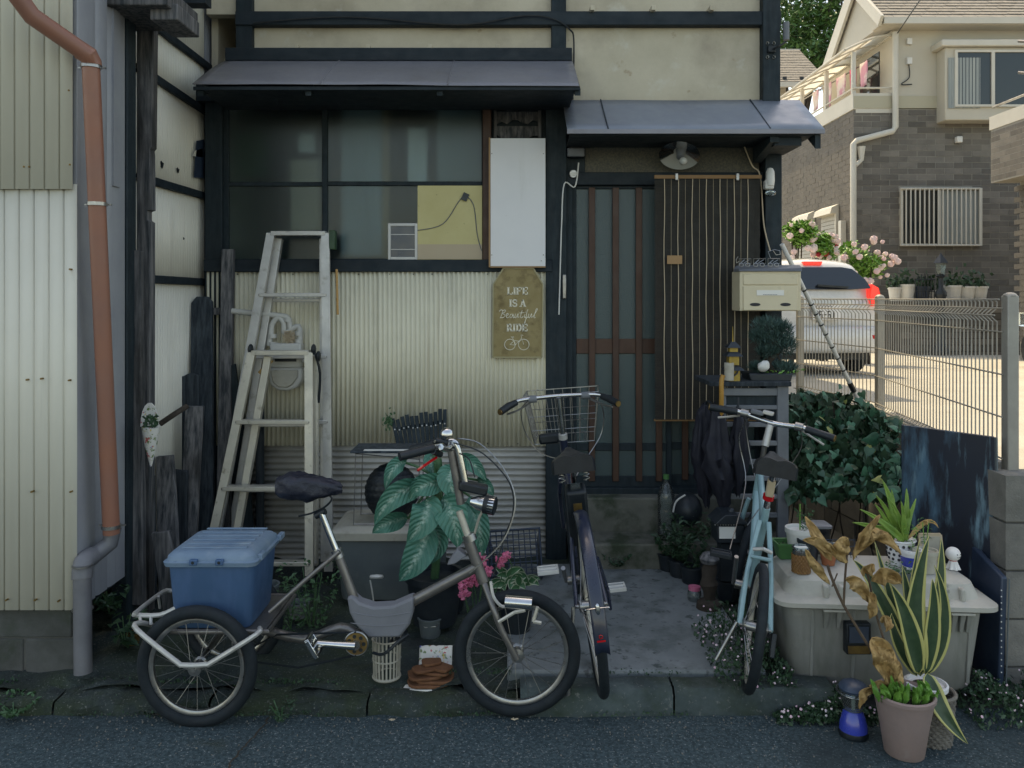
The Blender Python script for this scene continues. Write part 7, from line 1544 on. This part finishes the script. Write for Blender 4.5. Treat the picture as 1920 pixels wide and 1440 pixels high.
q = lid(1500, 1018); t = pot('flower_pot', 'pale grey bucket-shaped pot with thin sprouting plant on the trunk', 'pot', q, pp(.042, .058, .13), 'white_plastic'); mb = MB(); sprig(mb, q+V(.02, 0, .12), .09, .03, 70, .012, wid=.25); mb.build('sprouts', MT['leaf_mid'], t, kind='stuff', smooth=0); MB().tube([q+V(0, 0, .12), q+V(0, 0, .23)], .003, 6).build('stake', MT['leaf_bright'], t)
q = lid(1558, 1015); t = thing('glass_bowl', 'shallow glass bowl standing behind the terracotta pot', 'bowl', tuple(q)); MB().lathe([(0, .004), (.03, .004), (.055, .05), (.058, .052), (.052, .05), (.028, .01), (0, .01)], q+V(0, 0, 0), 24).build('bowl_body', MT['clear'], t); MB().lathe([(0, .02), (.03, .02), (.04, .028), (0, .03)], q, 16).build('soil', MT['soil'], t)
q = lid(1548, 1008)+V(0, .12, 0); t = thing('storage_tub', 'black lidded tub with clear top behind the plants on the trunk', 'tub', tuple(q)); mb = MB(); rg = taper(mb, q.x-.045, q.x+.06, q.y-.04, q.y+.05, 0, 0, 0, .012, 3); loft(mb, [rg(ZL, .01), rg(ZL+.10, .0)]); mb.build('tub_body', MT['black_gloss'], t); mb = MB(); loft(mb, [rg(ZL+.101, -.004), rg(ZL+.112, -.004), rg(ZL+.116, .004)]); mb.build('tub_lid', MT['pvc_grey'], t)
t = thing('wire_rack', 'small black wire rack leaning behind the glass bowl', 'wire rack', tuple(lid(1580, 1005))); q = lid(1580, 1012)
for i in range(6): MB().tube([q+V(-.06+.024*i, 0, .0), q+V(-.06+.024*i, .03, .07)], .0016, 5).build('wire', MT['lead_blue'], t)
for i in range(3): MB().tube([q+V(-.065, .012*i, .02+.025*i), q+V(.065, .012*i, .02+.025*i)], .0016, 5).build('wire', MT['lead_blue'], t)
# dotted pot with leaf cactus
q = lid(1687, 1030); t = thing('leaf_cactus', 'yellow-green leaf cactus in a white pot with black dots', 'cactus', tuple(q))
MB().lathe([(0, 0), (.036, 0), (.05, .055), (.058, .1), (.064, .105), (.062, .11), (.054, .105), (0, .095)], q, 28).build('pot', MT['white_paint'], t)
for row, (r, z, n) in enumerate(((.0435, .03, 12), (.049, .05, 14), (.0535, .07, 14), (.0575, .088, 16))):
    for i in range(n):
        a = 2*PI*(i+.5*(row % 2))/n; 
        if math.sin(a) < .3: MB().ball(q+V(r*math.cos(a), r*math.sin(a), z), (.0062, .0062, .0062), 8, 5).build('dot', MT['ink'], t)
rc = random.Random(5)
for i, (tx, ty, w_) in enumerate(((1655, 900, 13), (1700, 915, 11), (1672, 918, 10), (1642, 928, 9), (1718, 935, 9), (1612, 955, 10), (1598, 980, 10), (1640, 945, 8), (1690, 940, 8), (1666, 935, 9), (1706, 955, 8), (1625, 985, 9))):
    B = q+V(rc.uniform(-.03, .03), rc.uniform(-.03, .03), .1); Tp = P(tx, ty, q.y+rc.uniform(-.06, .06)); mb = MB(); leafsurf(mb, B, B.lerp(Tp, .5)+V(0, -.01, .03), Tp, w_*1.25*q.y/F, 12, 4, .5, .1, .5); mb.build('stem_segment', MT['cactus'], t, solid=.004)
for s_ in ((1740, 955, 1760, 990), (1748, 958, 1738, 985)): mb = MB(); leafsurf(mb, q+V(.03, 0, .1), P(s_[0], s_[1], q.y), P(s_[2], s_[3], q.y-.05), .02, 10, 4, .4); mb.build('stem_segment', MT['dry_leaf'], t, solid=.002)
q = lid(1708, 1068); t = pot('flower_pot', 'blue and cream printed pot below the dotted one', 'pot', q, pp(.03, .042, .085), 'white_paint'); MB().lathe([(.0345, .018), (.042, .058)], q, 20).build('blue_band', MT['blue_plastic'], t); mb = MB(); sprig(mb, q+V(0, 0, .08), .1, .02, 40, .01, wid=.3); mb.build('sprouts', MT['leaf_bright'], t, kind='stuff', smooth=0)
q = lid(1735, 1072); t = pot('flower_pot', 'cream pot with thin flowering stalks right of the blue printed pot', 'pot', q, pp(.034, .045, .09), 'cooler_lid'); mb = MB(); sprig(mb, q+V(0, 0, .08), .13, .02, 50, .009, wid=.3); mb.build('sprouts', MT['leaf_mid'], t, kind='stuff', smooth=0)
for s_ in (-.012, .014): MB().tube([q+V(0, 0, .08), q+V(s_, 0, .2)], .0018, 5).build('stalk', MT['leaf_bright'], t)
q = lid(1695, 1090); t = thing('seed_tray', 'long dark seed tray with small green plants at the lid front', 'planter', tuple(q)); MB().bx(q.x-.065, q.x+.065, q.y-.02, q.y+.04, ZL, ZL+.035).build('tray', MT['cooler'], t, bev=.004); mb = MB(); sprig(mb, q+V(0, .01, .03), .03, .05, 120, .009); mb.build('seedlings', MT['leaf_mid'], t, kind='stuff', smooth=0)
q = lid(1757, 1052); t = thing('picture_frame', 'small pale empty frame leaning behind the doll', 'frame', tuple(q))
for a_, b_ in (((-.045, 0), (.045, 0)), ((-.045, .1), (.045, .1)), ((-.045, 0), (-.045, .1)), ((.045, 0), (.045, .1))): MB().bar(q+V(a_[0], .04+a_[1]*.2, a_[1]+.006), q+V(b_[0], .04+b_[1]*.2, b_[1]+.006), .01, .012).build('moulding', MT['cord_pale'], t)
MB().bx(q.x-.04, q.x+.04, q.y+.052, q.y+.056, ZL+.008, ZL+.1).build('backing', MT['cooler_lid'], t)
# rain doll
q = lid(1787, 1066); dl = thing('rain_doll', 'white round-headed rain charm doll with smile on the trunk corner', 'doll', tuple(q))
sk_ = MB()
def skf(u, v): a = 2*PI*u; r = .012+.014*(1-v)+.0035*math.sin(a*7)*(1-v); return q+V(r*math.cos(a), r*math.sin(a), .04*v)
sk_.grid(skf, 42, 6, cu=True, uv=False); sk_.build('skirt', MT['cloth_skin'], dl); hd = MB().ball(q+V(0, 0, .06), .0285, 24, 16).build('head', MT['cloth_skin'], dl)
mb = MB(); mb.tube([q+V(.014*math.cos(i*PI/8), .014*math.sin(i*PI/8), .035) for i in range(16)], .0022, 5, True); mb.build('neck_thread', MT['red_lens'], dl)
hc = q+V(0, 0, .06)
for dx in (-.0, .016): e = V(dx+.002, -.024 if dx < .01 else -.0215, .004).normalized()*.0285; MB().ball(hc+e, .0024, 8, 5).build('eye', MT['ink'], hd)
MB().tube([hc+V(-.002+.004*i, -1, -.010-.0026*math.sin(i/5*PI)).normalized()*.0001+V(-.003+.0046*i, -.0268+.0004*i*i*.4, -.004-.004*math.sin(i/5*PI)) for i in range(6)], .0011, 5).build('mouth', MT['ink'], hd)
# ------------------------------------------------------------- things on the road at right
def road(px, py): return P(px, py, H*F/(py-560))
q = road(1600, 1378); bl_ = thing('camping_lantern', 'blue and clear camping lantern on the road by the trunk', 'lantern', tuple(q))
MB().lathe([(0, 0), (.05, 0), (.053, .01), (.05, .022)], q, 24).build('base', MT['black'], bl_); MB().lathe([(.05, .022), (.048, .045), (.036, .085), (.03, .095), (0, .096)], q, 24).build('body', MT['blue_plastic'], bl_)
MB().lathe([(.034, .095), (.04, .12), (.05, .165), (.05, .168), (.036, .12), (.03, .096)], q, 24).build('globe', MT['clear'], bl_); MB().cyl(q+V(0, 0, .096), q+V(0, 0, .165), .011, n=12).build('tube_bulb', MT['alu'], bl_); MB().lathe([(.05, .168), (.052, .175), (.044, .188), (.025, .197), (0, .199)], q, 24).build('top', MT['lead_blue'], bl_); MB().tube([q+V(.058*math.cos(i*PI/12), .058*math.sin(i*PI/12), .162) for i in range(24)], .004, 6, True).build('rim', MT['clear'], bl_)
q = road(1695, 1411); tp_ = thing('flower_pot', 'large dusty pink pot with dead branch and green seedlings on the road', 'pot', tuple(q), None)
MB().lathe([(0, 0), (.062, 0), (.066, .004), (.083, .12), (.098, .198), (.103, .2), (.104, .212), (.098, .217), (.092, .21), (.088, .19), (0, .185)], q, 36, wob=.0015).build('pot', MT['pink_pot'], tp_); MB().lathe([(.09, .19), (.05, .196), (0, .198)], q, 24, wob=.004).build('soil', MT['soil'], tp_)
for i in range(34):
    a = RF.uniform(0, 6.28); r0 = RF.uniform(.02, .07); B = q+V(r0*math.cos(a)*1.0+RF.choice((-.035, -.035, .035)), r0*math.sin(a)*.6-.02, .19); Tp = B+V(RF.uniform(-.03, .03), RF.uniform(-.04, .02), RF.uniform(.04, .085)); mb = MB(); leafsurf(mb, B, B.lerp(Tp, .5)+V(0, -.01, .01), Tp, .02, 10, 6, .5, .3, .9); mb.build('seedling_leaf', MT['leaf_bright'], tp_)
DD = q.y
def dp_(x, y, o=0): return P(x, y, DD+o)
for pts, r in (([(1672, 1310), (1648, 1245), (1615, 1190), (1582, 1135), (1560, 1085), (1552, 1060)], .005), ([(1582, 1135), (1584, 1090), (1588, 1040)], .004), ([(1682, 1310), (1668, 1235), (1645, 1160), (1632, 1100), (1625, 1070)], .004), ([(1560, 1100), (1570, 1075)], .0025)):
    MB().tube(cr([dp_(a_, b_, .03) for a_, b_ in pts], 4), r, 6).build('dead_branch', MT['dry_stem'], tp_)
for B, Mi, Tp, w_ in (((1560, 1050), (1530, 1010), (1510, 968), 22), ((1568, 1040), (1530, 1005), (1506, 1012), 18), ((1556, 1095), (1525, 1060), (1510, 1030), 16), ((1590, 1055), (1572, 1030), (1590, 1008), 34), ((1600, 1050), (1640, 965), (1690, 1040), 26), ((1605, 1035), (1625, 985), (1650, 965), 16), ((1588, 1090), (1610, 1085), (1628, 1130), 26), ((1634, 1090), (1660, 1060), (1690, 1095), 28), ((1630, 1110), (1640, 1140), (1630, 1160), 18), ((1635, 1195), (1660, 1230), (1672, 1290), 44), ((1668, 1235), (1690, 1265), (1668, 1300), 26), ((1655, 1160), (1670, 1165), (1660, 1185), 16), ((1640, 1290), (1612, 1290), (1612, 1330), 16), ((1620, 1075), (1625, 1060), (1640, 1060), 20), ((1665, 1290), (1650, 1275), (1630, 1285), 16)):
    mb = MB(); leafsurf(mb, dp_(*B, .03), dp_(*Mi, -.01), dp_(*Tp, RF.uniform(-.03, .04)), w_*DD/F, 20, 8, RF.choice((.6, -.7, .9)), .22, .8)
    for v_ in mb.v: v_ += noise.noise_vector(v_*38)*.007; mb.build('dry_leaf', MT['dry_leaf'], tp_, solid=.0012)
# snake plant in a white pot within a wicker basket
q = road(1748, 1388); wk_ = thing('wicker_basket', 'grey wicker basket holding the snake plant on the road', 'basket', tuple(q)); mb = MB()
def wkf(u, v): a = 2*PI*u; r = .062+.012*v+.0035*math.sin(a*18+(int(v*16) % 2)*PI)+.0015*math.sin(v*16*2*PI); return q+V(r*math.cos(a), r*math.sin(a), .175*v)
mb.grid(wkf, 108, 64, cu=True, uv=False); mb.build('weave', MT['wicker'], wk_); MB().tube([q+V(.075*math.cos(i*PI/16), .075*math.sin(i*PI/16), .178) for i in range(32)], .007, 8, True).build('rim', MT['wicker'], wk_)
sp_ = thing('snake_plant', 'tall snake plant with yellow-edged leaves in a white pot', 'snake plant', tuple(q+V(-.02, 0, .05))); c_ = q+V(-.022, 0, .06)
MB().lathe([(0, 0), (.05, 0), (.062, .13), (.072, .135), (.073, .15), (.066, .152), (.06, .14), (0, .135)], c_, 32).build('pot', MT['white_paint'], sp_); MB().lathe([(.062, .138), (0, .142)], c_, 20).build('soil', MT['soil'], sp_); DSn = c_.y
for B, Mi, Tp, w_, o in (((1728, 1265), (1690, 1170), (1742, 1005), 44, -.02), ((1735, 1265), (1755, 1150), (1748, 1085), 30, -.03), ((1722, 1265), (1708, 1160), (1670, 1095), 36, -.03), ((1738, 1265), (1795, 1165), (1752, 1060), 26, -.01), ((1726, 1268), (1712, 1180), (1692, 1060), 34, .05), ((1720, 1268), (1668, 1190), (1672, 1150), 24, .04), ((1740, 1262), (1765, 1120), (1765, 1010), 30, .06), ((1720, 1265), (1690, 1160), (1725, 1010), 16, .06), ((1715, 1262), (1645, 1085), (1600, 1050), 28, .08), ((1712, 1262), (1668, 1120), (1640, 1015), 18, .1), ((1738, 1262), (1752, 1330), (1815, 1395), 34, -.09)):
    mb = MB(); Bp = P(*B, DSn+o*.4); leafsurf(mb, Bp, P(*Mi, DSn+o), P(*Tp, DSn+o*1.4), w_*DSn/F*1.0, 18, 8, .35, .03, .62); mb.build('leaf', MT['snake_leaf'], sp_, solid=.0025)
# ------------------------------------------------------------- fleabane ground cover
fl_ = MB(); fw = MB(); rq = random.Random(77)
PAT = ((.80, 1.10, 3.08, 3.6, .20), (1.0, 1.36, 2.99, 3.13, .12), (1.36, 1.66, 3.0, 3.1, .05), (1.74, 2.5, 2.96, 3.2, .17))
def fpt(i):
    a = PAT[(0, 0, 1, 3, 3, 2, 1, 3)[i % 8]]; x = rq.uniform(a[0], a[1]); y = rq.uniform(a[2], a[3])
    e = min(1, (x-a[0])/.07, (a[1]-x)/.07, (y-a[2])/.05); hgt = a[4]*(.35+.65*max(0, e))*(.65+.5*noise.noise(V(x*9, y*9, 5)))
    return V(x, y, 0), (.1 if y > 3.08 and x < 1.1 else 0)+max(.02, hgt)
for i in range(7500):
    q, h_ = fpt(i); q.z = h_*rq.random()**.5; s_ = rq.uniform(.006, .014); E = Eu(rq); fl_.add([q+E @ V(-s_, 0, 0), q+E @ V(0, -s_*.5, 0), q+E @ V(s_, 0, 0), q+E @ V(0, s_*.5, 0)], [(0, 1, 2, 3)])
for i in range(330):
    q, h_ = fpt(i); q.z = h_*rq.uniform(.6, 1.1)+.008; E = Euler((Rd(50)+rq.uniform(-.6, .6), rq.uniform(-.6, .6), 0)).to_matrix(); r = rq.uniform(.003, .0058)
    fw.add([q+E @ V(r*math.cos(k*PI/4), r*math.sin(k*PI/4), 0) for k in range(8)]+[q+E @ V(0, 0, .003)], [(k, (k+1) % 8, 8) for k in range(8)])
fl_.build('ground_cover', MT['leaf_dark'], label='dark creeping foliage around the trunk and light blue bicycle', cat='ground cover', kind='stuff', smooth=0)
fw.build('daisy_flowers', MT['tiny_flower'], label='tiny white and pink daisies scattered over the creeping foliage', cat='flowers', kind='stuff', smooth=0)

# grit, crumbs of moss and leaf litter along the kerb and road
gr = MB(); ms = MB(); rg_ = random.Random(55)
for i in range(900):
    x = rg_.uniform(-2.3, 2.2); y = 3.06-abs(rg_.gauss(0, .09)) if i % 3 else rg_.uniform(2.6, 3.05); r = rg_.uniform(.0012, .0045); c_ = V(x, y, .006+r*.4); E = Eu(rg_)
    v_ = [c_+E @ (V(*q)*r*rg_.uniform(.7, 1.3)) for q in ((1, 0, 0), (-1, 0, 0), (0, 1, 0), (0, -1, 0), (0, 0, .8), (0, 0, -.8))]; gr.add(v_, [(0, 2, 4), (2, 1, 4), (1, 3, 4), (3, 0, 4), (2, 0, 5), (1, 2, 5), (3, 1, 5), (0, 3, 5)])
for i in range(2600):
    x = rg_.uniform(-2.3, 1.0)
    if noise.noise(V(x*3, 4, 1)) < -.05: continue
    y = rg_.choice((3.062, 3.2, 3.215))+rg_.gauss(0, .012); z = (.008 if y < 3.1 else (.06 if x < -.3 else .1))+rg_.uniform(0, .012); s_ = rg_.uniform(.003, .008); E = Eu(rg_); q = V(x, y, z)
    ms.add([q+E @ V(-s_, 0, 0), q+E @ V(0, -s_*.6, 0), q+E @ V(s_, 0, 0), q+E @ V(0, s_*.6, 0)], [(0, 1, 2, 3)])
gr.build('road_grit', MT['block'], label='loose grit scattered on the road along the kerb', cat='grit', kind='stuff', smooth=0)
ms.build('kerb_moss', MT['leaf_dark'], label='moss crumbs growing along the kerb joints', cat='moss', kind='stuff', smooth=0)
